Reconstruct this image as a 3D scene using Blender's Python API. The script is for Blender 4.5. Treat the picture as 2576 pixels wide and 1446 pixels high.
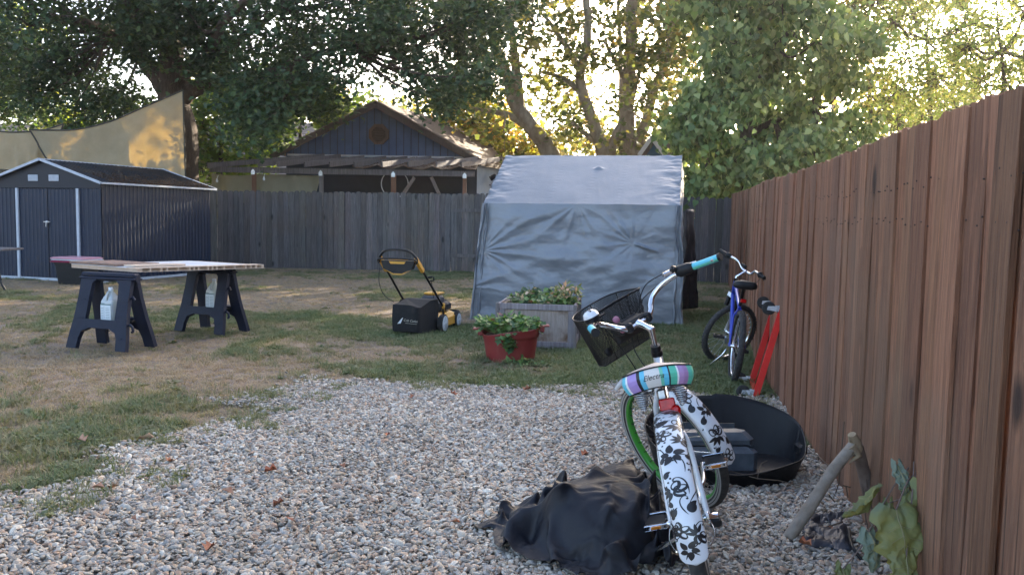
import bpy, math, random
import numpy as np
from math import radians, sin, cos, pi, atan, sqrt, degrees
from mathutils import Vector, Matrix, noise
sc = bpy.context.scene
for o in list(bpy.data.objects): bpy.data.objects.remove(o)
C = sc.collection
R_ = random.Random(7)
rng = np.random.default_rng(11)

# ------------------------------------------------------------------ camera
FPX, W_, H_ = 2100.0, 2576.0, 1446.0          # focal length in pixels of a 2576 px wide picture
PITCH, ROLL, CAMZ = atan(176/2100), radians(1.03), 1.35
fv = Vector((0, cos(PITCH), -sin(PITCH)))
r0 = Vector((1, 0, 0)); u0 = r0.cross(fv)
rv = r0*cos(ROLL)+u0*sin(ROLL); uv = u0*cos(ROLL)-r0*sin(ROLL)
cd = bpy.data.cameras.new('camera'); cam = bpy.data.objects.new('camera', cd); C.objects.link(cam)
cam.matrix_world = Matrix(((rv.x, uv.x, -fv.x, 0), (rv.y, uv.y, -fv.y, 0), (rv.z, uv.z, -fv.z, CAMZ), (0, 0, 0, 1)))
cd.sensor_width = 36; cd.lens = 36*FPX/W_; cd.clip_end = 600; cd.clip_start = .05
sc.camera = cam
sc.render.resolution_x, sc.render.resolution_y = 1024, 574
CO = Vector((0, 0, CAMZ))

def ray(x, y): return fv*FPX+rv*(x-W_/2)-uv*(y-H_/2)
def G(x, y, z=0):                              # point of the photograph on the level z
    d = ray(x, y); t = (z-CAMZ)/d.z; return CO+d*t
def at(x, y, Y):                               # point of the photograph at the distance Y
    d = ray(x, y); return CO+d*(Y/d.y)

# ------------------------------------------------------------------ light
SUN_AZ, SUN_EL = radians(25), radians(19)      # azimuth from +Y towards +X
w = bpy.data.worlds.new('World'); sc.world = w; w.use_nodes = True
nt = w.node_tree; nt.nodes.clear()
sky = nt.nodes.new('ShaderNodeTexSky'); sky.sky_type = 'NISHITA'; sky.sun_disc = False
sky.sun_elevation = SUN_EL; sky.sun_rotation = SUN_AZ; sky.altitude = 800
sky.air_density = .8; sky.dust_density = 6.0; sky.ozone_density = .2
bg = nt.nodes.new('ShaderNodeBackground'); bg.inputs['Strength'].default_value = .15
ow = nt.nodes.new('ShaderNodeOutputWorld')
nt.links.new(sky.outputs[0], bg.inputs[0]); nt.links.new(bg.outputs[0], ow.inputs[0])
sl = bpy.data.lights.new('sun', 'SUN'); sl.energy = 4.7; sl.angle = radians(.5); sl.color = (1, .86, .66)
so = bpy.data.objects.new('sun', sl); C.objects.link(so)
sd = Vector((sin(SUN_AZ)*cos(SUN_EL), cos(SUN_AZ)*cos(SUN_EL), sin(SUN_EL)))
so.rotation_euler = sd.to_track_quat('Z', 'Y').to_euler(); so.location = (10, 20, 20)
sc.view_settings.view_transform = 'Standard'; sc.view_settings.look = 'None'
sc.view_settings.exposure = 2.5; sc.view_settings.gamma = 1
sc.cycles.max_bounces = 6; sc.cycles.diffuse_bounces = 4; sc.cycles.glossy_bounces = 3
sc.cycles.transmission_bounces = 4; sc.cycles.transparent_max_bounces = 8
sc.cycles.use_denoising = True
sc.cycles.sample_clamp_indirect = 6

# ------------------------------------------------------------------ helpers
def link(o, parent=None):
    C.objects.link(o)
    if parent is not None: o.parent = parent
    return o
def tag(o, label=None, cat=None, group=None, kind=None):
    if label: o['label'] = label
    if cat: o['category'] = cat
    if group: o['group'] = group
    if kind: o['kind'] = kind
    return o
def empty(name, loc, rz=0, label=None, cat=None, group=None, rot=None):
    o = bpy.data.objects.new(name, None); o.empty_display_size = .2
    o.location = loc; o.rotation_euler = rot or (0, 0, rz); link(o)
    return tag(o, label, cat, group)

class MB:
    def __init__(s, M=None): s.v = []; s.f = []; s.mi = []; s.sm = []; s.c = []; s.M = M or Matrix(); s.m = 0; s.col = (1, 1, 1); s.smooth = False
    def add(s, vs, fs, M=None):
        M = s.M @ M if M is not None else s.M
        b = len(s.v)
        for p in vs: s.v.append(tuple(M @ Vector(p))); s.c.append(s.col)
        for f in fs: s.f.append(tuple(b+i for i in f)); s.mi.append(s.m); s.sm.append(s.smooth)
        return s
    def box(s, c, d, M=None, rz=0, taper=1):
        x, y, z = [k/2 for k in d]; vs = []
        for sz in (-1, 1):
            t = taper if sz > 0 else 1
            for sx, sy in ((-1, -1), (1, -1), (1, 1), (-1, 1)): vs.append((sx*x*t, sy*y*t, sz*z))
        T = Matrix.Translation(c) @ Matrix.Rotation(rz, 4, 'Z')
        if M is not None: T = M @ T
        return s.add(vs, [(3, 2, 1, 0), (4, 5, 6, 7), (0, 1, 5, 4), (1, 2, 6, 5), (2, 3, 7, 6), (3, 0, 4, 7)], T)
    def bbox(s, c, d, b=.01, M=None, rz=0):     # bevelled box
        x, y, z = [k/2 for k in d]; b = min(b, x*.9, y*.9, z*.9); vs = []; fs = []
        for (zz, bb) in ((-z, b), (-z+b, 0), (z-b, 0), (z, b)):
            X, Y = x-bb, y-bb; q = b if bb == 0 else 0
            q = b
            for (px, py) in ((-X+q, -Y), (X-q, -Y), (X, -Y+q), (X, Y-q), (X-q, Y), (-X+q, Y), (-X, Y-q), (-X, -Y+q)): vs.append((px, py, zz))
        for k in range(3):
            for i in range(8): j = (i+1) % 8; fs.append((k*8+i, k*8+j, k*8+8+j, k*8+8+i))
        fs.append(tuple(range(7, -1, -1))); fs.append(tuple(range(24, 32)))
        T = Matrix.Translation(c) @ Matrix.Rotation(rz, 4, 'Z')
        if M is not None: T = M @ T
        return s.add(vs, fs, T)
    def beam(s, a, b, w, h, up=(0, 0, 1)):      # rectangular bar between two points
        a = Vector(a); b = Vector(b); d = (b-a).normalized(); u = Vector(up); sd_ = d.cross(u).normalized(); u = sd_.cross(d)
        vs = []
        for p in (a, b):
            for (i, j) in ((-1, -1), (1, -1), (1, 1), (-1, 1)): vs.append(p+sd_*i*w/2+u*j*h/2)
        return s.add(vs, [(3, 2, 1, 0), (4, 5, 6, 7), (0, 1, 5, 4), (1, 2, 6, 5), (2, 3, 7, 6), (3, 0, 4, 7)])
    def tube(s, pts, r, n=8, caps=True, closed=False, flat=1.0):
        pts = [Vector(p) for p in pts]; N = len(pts)
        rs = r if isinstance(r, (list, tuple)) else [r]*N
        if N < 2: return s
        vs = []; prev = None
        for i, p in enumerate(pts):
            if closed: t = (pts[(i+1) % N]-pts[i-1])
            else: t = pts[min(i+1, N-1)]-pts[max(i-1, 0)]
            if t.length < 1e-9: t = Vector((0, 0, 1))
            t.normalize()
            if prev is None:
                a = Vector((0, 0, 1)) if abs(t.z) < .9 else Vector((1, 0, 0)); nrm = t.cross(a).normalized()
            else:
                nrm = prev-t*prev.dot(t)
                nrm = nrm.normalized() if nrm.length > 1e-6 else t.orthogonal().normalized()
            prev = nrm; bn = t.cross(nrm)
            for k in range(n):
                a = 2*pi*k/n; vs.append(p+(nrm*cos(a)*flat+bn*sin(a))*rs[i])
        fs = []
        for i in range(N if closed else N-1):
            j = (i+1) % N
            for k in range(n): l = (k+1) % n; fs.append((i*n+k, i*n+l, j*n+l, j*n+k))
        o = s.smooth; s.smooth = True; s.add(vs, fs)
        if caps and not closed:
            s.smooth = False; s.add(vs[:n], [tuple(range(n-1, -1, -1))]); s.add(vs[-n:], [tuple(range(n))])
        s.smooth = o; return s
    def lathe(s, prof, n=24, M=None, caps=False, sx=1, sy=1):   # prof: (r, z) up the axis
        vs = []; fs = []
        for (r, z) in prof:
            for k in range(n): a = 2*pi*k/n; vs.append((r*cos(a)*sx, r*sin(a)*sy, z))
        for i in range(len(prof)-1):
            for k in range(n): l = (k+1) % n; fs.append((i*n+k, i*n+l, (i+1)*n+l, (i+1)*n+k))
        o = s.smooth; s.smooth = True; s.add(vs, fs, M); s.smooth = o
        if caps:
            s.add(vs[:n], [tuple(range(n-1, -1, -1))], M); s.add(vs[-n:], [tuple(range(n))], M)
        return s
    def prism(s, poly, y0, y1, M=None):        # poly in (x, z), between y0 and y1
        n = len(poly); vs = [(x, y0, z) for x, z in poly]+[(x, y1, z) for x, z in poly]
        fs = [tuple(range(n)), tuple(range(2*n-1, n-1, -1))]
        for i in range(n): j = (i+1) % n; fs.append((j, i, n+i, n+j))
        return s.add(vs, fs, M)
    def grid(s, nu, nv, fn, flip=False):
        vs = [fn(i/nu, j/nv) for i in range(nu+1) for j in range(nv+1)]; fs = []
        for i in range(nu):
            for j in range(nv):
                a = i*(nv+1)+j; q = (a, a+nv+1, a+nv+2, a+1); fs.append(q[::-1] if flip else q)
        o = s.smooth; s.smooth = True; s.add(vs, fs); s.smooth = o; return s
    def build(s, name, mats, parent=None, solid=0):
        me = bpy.data.meshes.new(name); me.from_pydata(s.v, [], s.f); 
        for m in (mats if isinstance(mats, (list, tuple)) else [mats]): me.materials.append(m)
        me.polygons.foreach_set('material_index', s.mi); me.polygons.foreach_set('use_smooth', s.sm)
        at_ = me.attributes.new('tint', 'FLOAT_COLOR', 'POINT')
        at_.data.foreach_set('color', np.array([(a, b, c, 1) for a, b, c in s.c], dtype=np.float32).ravel())
        me.update()
        o = bpy.data.objects.new(name, me); link(o, parent)
        if solid:
            md = o.modifiers.new('solid', 'SOLIDIFY'); md.thickness = solid; md.offset = 0
        return o
def T_(x, y, z): return Matrix.Translation((x, y, z))
def RX(a): return Matrix.Rotation(a, 4, 'X')
def RY(a): return Matrix.Rotation(a, 4, 'Y')
def RZ(a): return Matrix.Rotation(a, 4, 'Z')
def frame(o, x, y, z=None):                    # matrix from origin and axes
    x = Vector(x).normalized(); y = Vector(y).normalized(); z = Vector(z).normalized() if z is not None else x.cross(y)
    return Matrix(((x.x, y.x, z.x, o[0]), (x.y, y.y, z.y, o[1]), (x.z, y.z, z.z, o[2]), (0, 0, 0, 1)))
def bez(pts, n=6):                              # catmull-rom through the points
    P = [Vector(p) for p in pts]; P = [P[0]*2-P[1]]+P+[P[-1]*2-P[-2]]; out = []
    for i in range(1, len(P)-2):
        for k in range(n):
            t = k/n; a, b, c, d = P[i-1], P[i], P[i+1], P[i+2]
            out.append(.5*((2*b)+(c-a)*t+(2*a-5*b+4*c-d)*t*t+(-a+3*b-3*c+d)*t**3))
    out.append(P[-2]); return out
def fbm(x, y, z=0, o=4): return noise.fractal(Vector((x, y, z)), 1.0, 2.0, o)

# ------------------------------------------------------------------ materials
def mat(name, c1, c2=None, rough=.7, metal=0, scale=4, stretch=(1, 1, 1), bump=0, bscale=40, bstretch=None, detail=5,
        lo=.35, hi=.65, tint=False, attr=None, inst=False, spec=.5, trans=0, c3=None, s3=1.5, coat=0, alpha=1, bdist=.01, crack=0, knots=0):
    m = bpy.data.materials.new(name); m.use_nodes = True; n = m.node_tree.nodes; L = m.node_tree.links
    p = n['Principled BSDF']; out = n['Material Output']
    p.inputs['Roughness'].default_value = rough; p.inputs['Metallic'].default_value = metal
    p.inputs['Specular IOR Level'].default_value = spec; p.inputs['Coat Weight'].default_value = coat
    tc = n.new('ShaderNodeTexCoord')
    def nz(sc_, st, det=detail):
        mp = n.new('ShaderNodeMapping'); mp.inputs['Scale'].default_value = st; L.new(tc.outputs['Object'], mp.inputs[0])
        t = n.new('ShaderNodeTexNoise'); t.inputs['Scale'].default_value = sc_; t.inputs['Detail'].default_value = det; t.inputs['Roughness'].default_value = .6
        L.new(mp.outputs[0], t.inputs['Vector']); return t.outputs[0]
    def rng_(src, a, b):
        r = n.new('ShaderNodeMapRange'); r.inputs[1].default_value = a; r.inputs[2].default_value = b; L.new(src, r.inputs[0]); return r.outputs[0]
    def mix(f, a, b, mode='MIX'):
        x = n.new('ShaderNodeMix'); x.data_type = 'RGBA'; x.blend_type = mode
        if isinstance(f, (int, float)): x.inputs[0].default_value = f
        else: L.new(f, x.inputs[0])
        for k, v in ((6, a), (7, b)):
            if isinstance(v, tuple): x.inputs[k].default_value = (*v, 1)
            else: L.new(v, x.inputs[k])
        return x.outputs[2]
    col = c1
    if c2 is not None: col = mix(rng_(nz(scale, stretch), lo, hi), c1, c2)
    if c3 is not None: col = mix(rng_(nz(s3, (1, 1, 1), 6), .5, .7), col, c3)
    if crack:
        col = mix(rng_(nz(crack, (6, 6, .10), 3), .60, .72), col, tuple(k*.28 for k in c1))
        col = mix(rng_(nz(crack*2.3, (6, 6, .22), 3), .56, .74), col, tuple(min(1, k*1.45) for k in (c2 or c1)))
    if knots:
        mp = n.new('ShaderNodeMapping'); mp.inputs['Scale'].default_value = (1, 1, .42); L.new(tc.outputs['Object'], mp.inputs[0])
        vo = n.new('ShaderNodeTexVoronoi'); vo.inputs['Scale'].default_value = knots; L.new(mp.outputs[0], vo.inputs['Vector'])
        r = n.new('ShaderNodeMapRange'); r.inputs[1].default_value = .10; r.inputs[2].default_value = .05; L.new(vo.outputs[0], r.inputs[0]); col = mix(r.outputs[0], col, tuple(k*.3 for k in c1))
    if attr or tint:
        a = n.new('ShaderNodeAttribute'); a.attribute_name = attr or 'tint'; a.attribute_type = 'INSTANCER' if inst else 'GEOMETRY'
        col = mix(1.0, col, a.outputs['Color'], 'MULTIPLY')
    if isinstance(col, tuple): p.inputs['Base Color'].default_value = (*col, 1)
    else: L.new(col, p.inputs['Base Color'])
    if bump:
        b = n.new('ShaderNodeBump'); b.inputs['Strength'].default_value = bump; b.inputs['Distance'].default_value = bdist
        L.new(nz(bscale, bstretch or stretch, 4), b.inputs['Height']); L.new(b.outputs[0], p.inputs['Normal'])
    if trans:
        t = n.new('ShaderNodeBsdfTranslucent'); ms = n.new('ShaderNodeMixShader'); ms.inputs[0].default_value = trans
        if isinstance(col, tuple): t.inputs[0].default_value = (*col, 1)
        else: L.new(mix(1.0, col, (1.25, 1.2, .6), 'MULTIPLY'), t.inputs[0])
        L.new(p.outputs[0], ms.inputs[1]); L.new(t.outputs[0], ms.inputs[2]); L.new(ms.outputs[0], out.inputs['Surface'])
    m['nodes'] = 1
    return m

MT = {}
MT['black'] = mat('black_plastic', (.007, .0075, .009), (.012, .0125, .014), .5, spec=.3, scale=30)
MT['blackm'] = mat('black_metal', (.006, .006, .007), None, .4, spec=.35)
MT['rubber'] = mat('rubber', (.012, .012, .012), (.026, .025, .024), .85, scale=60, bump=.4, bscale=200, bdist=.003)
MT['chrome'] = mat('chrome', (.72, .73, .75), None, .12, 1)
MT['steel'] = mat('galvanised_steel', (.5, .51, .53), (.35, .36, .38), .35, .9, scale=30)
MT['white'] = mat('white_paint', (.62, .64, .67), None, .22, coat=.5)
MT['trimw'] = mat('white_trim', (.44, .47, .52), (.36, .385, .43), .5, scale=8)
MT['navy'] = mat('sawhorse_plastic', (.0055, .008, .022), (.008, .012, .028), .6, spec=.3, scale=14, bump=.15, bscale=120)
MT['green'] = mat('green_rim', (.045, .27, .03), None, .4, coat=.2)

# ------------------------------------------------------------------ scatter of stuff (instances on points)
def scatter(name, pos, rot, scl, col, idx, protos, kind='stuff', label=None, cat=None):
    N = len(pos); me = bpy.data.meshes.new(name); me.vertices.add(N)
    me.vertices.foreach_set('co', np.asarray(pos, np.float32).ravel())
    for nm, ty, dat, key in (('rot', 'FLOAT_VECTOR', rot, 'vector'), ('scl', 'FLOAT_VECTOR', scl, 'vector'), ('idx', 'INT', idx, 'value')):
        a = me.attributes.new(nm, ty, 'POINT'); a.data.foreach_set(key, np.asarray(dat, np.int32 if ty == 'INT' else np.float32).ravel())
    a = me.attributes.new('col', 'FLOAT_COLOR', 'POINT'); a.data.foreach_set('color', np.concatenate([np.asarray(col, np.float32), np.ones((N, 1), np.float32)], 1).ravel())
    o = bpy.data.objects.new(name, me); link(o)
    pc = bpy.data.collections.new(name+'_kinds')
    for p in protos: pc.objects.link(p)
    ng = bpy.data.node_groups.new(name, 'GeometryNodeTree')
    ng.interface.new_socket('Geometry', in_out='INPUT', socket_type='NodeSocketGeometry')
    ng.interface.new_socket('Geometry', in_out='OUTPUT', socket_type='NodeSocketGeometry')
    n = ng.nodes; L = ng.links; gi = n.new('NodeGroupInput'); go = n.new('NodeGroupOutput')
    iop = n.new('GeometryNodeInstanceOnPoints'); ci = n.new('GeometryNodeCollectionInfo')
    ci.inputs[0].default_value = pc; ci.inputs[1].default_value = True; ci.inputs[2].default_value = True
    def na(nm, ty):
        a = n.new('GeometryNodeInputNamedAttribute'); a.data_type = ty; a.inputs[0].default_value = nm; return a.outputs[0]
    e2r = n.new('FunctionNodeEulerToRotation'); L.new(na('rot', 'FLOAT_VECTOR'), e2r.inputs[0])
    L.new(gi.outputs[0], iop.inputs['Points']); L.new(ci.outputs[0], iop.inputs['Instance'])
    iop.inputs['Pick Instance'].default_value = True
    L.new(na('idx', 'INT'), iop.inputs['Instance Index']); L.new(e2r.outputs[0], iop.inputs['Rotation'])
    L.new(na('scl', 'FLOAT_VECTOR'), iop.inputs['Scale']); L.new(iop.outputs[0], go.inputs[0])
    md = o.modifiers.new('scatter', 'NODES'); md.node_group = ng
    return tag(o, label, cat, kind=kind)
def proto(name, mb, m):
    me = bpy.data.meshes.new(name); me.from_pydata(mb.v, [], mb.f); me.materials.append(m); me.polygons.foreach_set('use_smooth', mb.sm); me.update()
    return bpy.data.objects.new(name, me)

# ------------------------------------------------------------------ ground
m_dirt = mat('dry_lawn_soil', (.155, .115, .085), (.27, .205, .155), .95, scale=5, lo=.35, hi=.65, detail=10, c3=(.12, .105, .065), s3=1.1, bump=.9, bscale=45, bdist=.02)
g = MB(); 
def gz(x, y): return 0.0
g.smooth = True
NX = 60
def gfn(u, v):
    x = -14+u*24; y = 1+v*24
    e = min(u, 1-u, v, 1-v); k = min(1, e*12)
    return (x, y, k*(.016*fbm(x*.7, y*.7)+.006*fbm(x*4, y*4, 3)) - .004)
g.grid(140, 140, gfn)
# the sheet goes on flat to the horizon
S = 400
x0, x1, y0, y1 = -14, 10, 1, 25
g.smooth = False
g.add([(-S, -60, -.004), (x0, y0, -.004), (x0, y1, -.004), (-S, S, -.004)], [(0, 1, 2, 3)])
g.add([(S, -60, -.004), (x1, y0, -.004), (x1, y1, -.004), (S, S, -.004)], [(3, 2, 1, 0)])
g.add([(-S, -60, -.004), (S, -60, -.004), (x1, y0, -.004), (x0, y0, -.004)], [(0, 1, 2, 3)])
g.add([(-S, S, -.004), (S, S, -.004), (x1, y1, -.004), (x0, y1, -.004)], [(3, 2, 1, 0)])
tag(g.build('ground', m_dirt), 'dry brown backyard lawn with bare patches', kind='structure')

GB = [G(*p) for p in ((-500, 1340), (-150, 1275), (0, 1262), (130, 1245), (240, 1215), (330, 1160), (520, 1090), (620, 1022), (720, 985), (800, 958), (900, 944), (1100, 962), (1240, 970), (1500, 978), (1700, 986), (1860, 1003), (1960, 1012), (2010, 1040))]
GBX = np.array([p.x for p in GB]); GBY = np.array([p.y for p in GB])
FENCE = [(4.77, 18.3), (3.3, 11.8), (2.30, 7.6), (1.97, 5.73), (1.63, 3.73), (1.50, 3.0), (1.24, 1.4), (1.1, .3)]
def fence_x(y): 
    ys = np.array([p[1] for p in FENCE][::-1]); xs = np.array([p[0] for p in FENCE][::-1]); return np.interp(y, ys, xs)
GP = np.array([[p.x, p.y] for p in GB]+[[2.1, 5.6], [1.7, 3.7], [1.5, 2.9], [1.3, 1.8], [-4.5, 1.8]])
def in_poly(x, y, P):
    ins = np.zeros(len(x), bool); n = len(P); j = n-1
    for i in range(n):
        xi, yi = P[i]; xj, yj = P[j]
        c = ((yi > y) != (yj > y)) & (x < (xj-xi)*(y-yi)/(yj-yi+1e-12)+xi); ins ^= c; j = i
    return ins
def vnoise(x, y, s, seed=0):                    # smooth value noise for arrays
    r = np.random.default_rng(seed); T = r.random((64, 64)); X = x*s; Y = y*s
    xi = np.floor(X).astype(int); yi = np.floor(Y).astype(int); fx = X-xi; fy = Y-yi
    fx = fx*fx*(3-2*fx); fy = fy*fy*(3-2*fy)
    a = T[xi % 64, yi % 64]; b = T[(xi+1) % 64, yi % 64]; c = T[xi % 64, (yi+1) % 64]; d = T[(xi+1) % 64, (yi+1) % 64]
    return (a*(1-fx)+b*fx)*(1-fy)+(c*(1-fx)+d*fx)*fy
def is_gravel(x, y, jit=0):
    nx = x+(vnoise(x, y, 2.2, 1)-.5)*.6+(vnoise(x, y, 9, 2)-.5)*.12; ny = y+(vnoise(x, y, 2.2, 3)-.5)*.5+(vnoise(x, y, 9, 4)-.5)*.12
    if jit: q = np.random.default_rng(77); nx = nx+q.normal(0, jit, len(nx)); ny = ny+q.normal(0, jit, len(ny))
    return in_poly(nx, ny, GP)

# gravel bed: a sheet below the stones
gb = MB(); gb.smooth = True
ys_ = np.linspace(2.0, 7.3, 90)
cells = []
xs_ = np.linspace(-4.6, 2.2, 120)
XX, YY = np.meshgrid(xs_, ys_, indexing='ij'); inn = is_gravel(XX.ravel(), YY.ravel()).reshape(XX.shape)
vid = {}
for i in range(len(xs_)-1):
    for j in range(len(ys_)-1):
        if inn[i, j] and inn[i+1, j] and inn[i, j+1] and inn[i+1, j+1]:
            q = []
            for a, b in ((i, j), (i+1, j), (i+1, j+1), (i, j+1)):
                if (a, b) not in vid:
                    vid[(a, b)] = len(gb.v); X, Y = xs_[a], ys_[b]; gb.v.append((X, Y, gfn((X+14)/24, (Y-1)/24)[2]+.012)); gb.c.append((1, 1, 1))
                q.append(vid[(a, b)])
            gb.f.append(tuple(q)); gb.mi.append(0); gb.sm.append(True)
m_bed = mat('gravel_bed', (.22, .19, .16), (.36, .32, .28), .95, scale=60, bump=.8, bscale=90, bdist=.01)
tag(gb.build('gravel_bed', m_bed), 'gravel bed under the stones', kind='structure')

m_stone = mat('pebbles', (.66, .64, .63), (1.0, 1.0, 1.0), .8, scale=2.5, attr='col', inst=True, bump=.15, bscale=8)
def pebble(seed):
    r = random.Random(seed); mb = MB(); mb.smooth = True
    rings = [(-1, .0), (-.7, .68), (-.15, 1.0), (.35, .92), (.8, .55), (1, 0)]
    n = 9; vs = []; ph = r.random()*9
    for (z, rr) in rings:
        for k in range(n):
            a = 2*pi*k/n; q = 1+.22*fbm(cos(a)*1.3+ph, sin(a)*1.3, z+seed)
            vs.append((cos(a)*rr*q, sin(a)*rr*q*.75, z*.42*(1+.25*fbm(cos(a), sin(a), ph))))
    fs = []
    for i in range(len(rings)-1):
        for k in range(n): l = (k+1) % n; fs.append((i*n+k, i*n+l, (i+1)*n+l, (i+1)*n+k))
    mb.add(vs, fs); return mb
PEB = [proto('pebble%d' % i, pebble(i), m_stone) for i in range(10)]
def stones(N, seed):
    r = np.random.default_rng(seed)
    y = 2.2+(r.random(N)**1.0)*5.2; x = -4.2+r.random(N)*6.6
    vis = (np.abs(x) < y*.64+.5) & (x < fence_x(y)+.1)
    k = is_gravel(x, y, .055) & vis; return x[k], y[k], r
x, y, r = stones(215000, 5)
# a few strays in the grass
N = len(x)
sz = .0064*np.exp(r.normal(0, .34, N)); sz = np.clip(sz, .0032, .016)
pal = np.array([(.52, .45, .36), (.42, .38, .325), (.58, .52, .43), (.46, .37, .27), (.33, .31, .285), (.52, .40, .30), (.44, .41, .37), (.40, .28, .20), (.64, .59, .50), (.36, .315, .26)])*1.03
pi_ = r.integers(0, len(pal), N); col = pal[pi_]*(.75+.4*r.random((N, 1)))
low = vnoise(x, y, 1.2, 9); col *= (.82+.3*low)[:, None]
z = .014+r.random(N)*.016+.016*np.array([fbm(a*.7, b*.7) for a, b in zip(x, y)])
scatter('gravel', np.stack([x, y, z], 1), np.stack([r.normal(0, .45, N), r.normal(0, .45, N), r.random(N)*6.28], 1),
        np.stack([sz*(1+.5*r.random(N)), sz*(1+.3*r.random(N)), sz*(.8+.5*r.random(N))], 1)*1.45, col, r.integers(0, 10, N), PEB, label='pale rounded gravel stones spread across the near yard', cat=None)

# ------------------------------------------------------------------ grass
def blade_clump(seed, n, h, spread, wd, lie=.5):
    r = random.Random(seed); mb = MB()
    for i in range(n):
        a = r.random()*6.28; d = spread*sqrt(r.random()); bx, by = d*cos(a), d*sin(a)
        hh = h*r.uniform(.5, 1.2); dr = r.random()*6.28; ln = hh*r.uniform(.3, 1.3)*lie*1.4; wv = wd*r.uniform(.7, 1.3)
        sx, sy = -sin(dr)*wv/2, cos(dr)*wv/2; ex, ey = cos(dr)*ln, sin(dr)*ln
        mb.add([(bx-sx, by-sy, -.005), (bx+sx, by+sy, -.005), (bx+sx*.8+ex*.35, by+sy*.8+ey*.35, hh*.6), (bx-sx*.8+ex*.35, by-sy*.8+ey*.35, hh*.6), (bx+ex, by+ey, hh*.95)], [(0, 1, 2, 3), (3, 2, 4)])
    return mb
m_grass = mat('grass_blades', (.85, .85, .85), (1.1, 1.1, 1.1), .7, scale=20, attr='col', inst=True, trans=.3)
GR = [proto('tuft%d' % i, blade_clump(i, 16, .05, .05, .0045, .7), m_grass) for i in range(6)]+[proto('tuft%d' % (6+i), blade_clump(50+i, 14, .022, .06, .005, 2.2), m_grass) for i in range(4)]
def weed(seed):
    r = random.Random(seed); mb = MB()
    for i in range(12):
        a = r.random()*6.28; L = r.uniform(.02, .06); z = r.uniform(.008, .03); wv = .012; c, s = cos(a), sin(a)
        mb.add([(0, 0, 0), (c*L*.5-s*wv, s*L*.5+c*wv, z), (c*L, s*L, z*.8), (c*L*.5+s*wv, s*L*.5-c*wv, z)], [(0, 1, 2, 3)])
    return mb
WD = [proto('weed%d' % i, weed(i), m_grass) for i in range(3)]
def grass(N, seed):
    r = np.random.default_rng(seed)
    y = 2.6+(r.random(N)**1.35)*17.8; x = -13+r.random(N)*18
    lim = fence_x(y)
    back = np.interp(x, [-7.5, -.75, 4.77], [21.0, 20.2, 18.2])
    k = (np.abs(x) < y*.64+.4) & (x < lim-.02) & (y < back)
    x, y, back = x[k], y[k], back[k]
    gr = is_gravel(x, y, .05)
    lush = .34*vnoise(x, y, .55, 21)+.26*vnoise(x, y, 1.5, 22)+.22*vnoise(x, y, 3.7, 23)+.18*vnoise(x, y, 9, 24)
    # greener along the gravel edge and on the right of the yard, barer at left and centre
    d = np.min(np.hypot(x[:, None]-GBX[None, :], y[:, None]-GBY[None, :]), 1)
    lush += .22*np.exp(-(d/.55)**2)+.16*np.clip((x+.5)/2.2, 0, 1)*np.clip(1.6-(y-7)/6, 0, 1)-.05
    lush += .045-.07*np.clip((-1.0-x)/2.5, 0, 1)
    lush += .1*np.exp(-((y-back)/.5)**2)
    keep = (~gr) & (r.random(len(x)) < np.clip((lush-.34)*4.0, .55, 1))
    tuft = gr & (vnoise(x, y, 2.2, 31) > .80) & (r.random(len(x)) < .25) & ((x < -.6) | (y > 5.6))
    tuft |= gr & (x < -1.5) & (y > 3.95) & (y < 5.2) & (vnoise(x, y, 1.9, 33)+.5*vnoise(x, y, 5, 34) > .84) & (r.random(len(x)) < .6)
    tuft |= gr & (d < .42) & (vnoise(x, y, 4.5, 35) > .55) & (r.random(len(x)) < .55) & (x < 1.2)
    keep |= tuft
    x, y, lush = x[keep], y[keep], lush[keep]; tf = tuft[keep]; n = len(x)
    green = np.clip((lush-.46)*4.4+r.normal(0, .30, n)+.10, 0, 1); green[tf] = .8
    g1 = np.array([.100, .145, .060]); g2 = np.array([.165, .195, .095]); s1 = np.array([.44, .35, .23]); s2 = np.array([.33, .22, .14])
    t = r.random((n, 1)); c = (g1*t+g2*(1-t))*green[:, None]+(s1*t+s2*(1-t))*(1-green[:, None])
    idx = np.where(green > .45, r.integers(0, 6, n), r.integers(6, 10, n)); wd_ = (green > .6) & (r.random(n) < .28); idx[wd_] = r.integers(10, 13, wd_.sum())
    s = (.45+.55*r.random(n))*(.75+.4*green); s[tf] *= .8; s *= np.where(y < 8, 1.25, 1.0)
    z = np.array([gfn((a+14)/24, (b-1)/24)[2] for a, b in zip(x, y)])+np.where(tf, .02, 0)
    scatter('grass', np.stack([x, y, z], 1), np.stack([r.normal(0, .12, n), r.normal(0, .12, n), r.random(n)*6.28], 1), np.stack([s, s, s], 1), c, idx, GR+WD, label='patchy dry and green grass over the yard')
grass(300000, 8)
# ------------------------------------------------------------------ fences
def wood(name, c1, c2, c3=None, s=1.0, tint=True, bump=.5, **k):
    return mat(name, c1, c2, .85, scale=7*s, stretch=(6, 6, .35), lo=.36, hi=.64, detail=9, tint=tint, bump=bump, bscale=16*s, bstretch=(6, 6, .3), bdist=.012, c3=c3, s3=.9, **k)
m_red = wood('stained_red_brown_boards', (.145, .064, .034), (.265, .125, .068), (.19, .112, .07), bump=1.0, crack=9, knots=2.6)
m_grey = wood('weathered_grey_boards', (.066, .060, .060), (.128, .116, .114), (.105, .082, .07), bump=1.0, crack=8, knots=2.4)
m_nail = mat('rusty_nails', (.03, .02, .016), None, .7)
def polyline_at(P, d):
    for i in range(len(P)-1):
        a = Vector((*P[i], 0)); b = Vector((*P[i+1], 0)); L = (b-a).length
        if d <= L or i == len(P)-2: return a+(b-a)*(d/L), (b-a).normalized()
        d -= L
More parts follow.
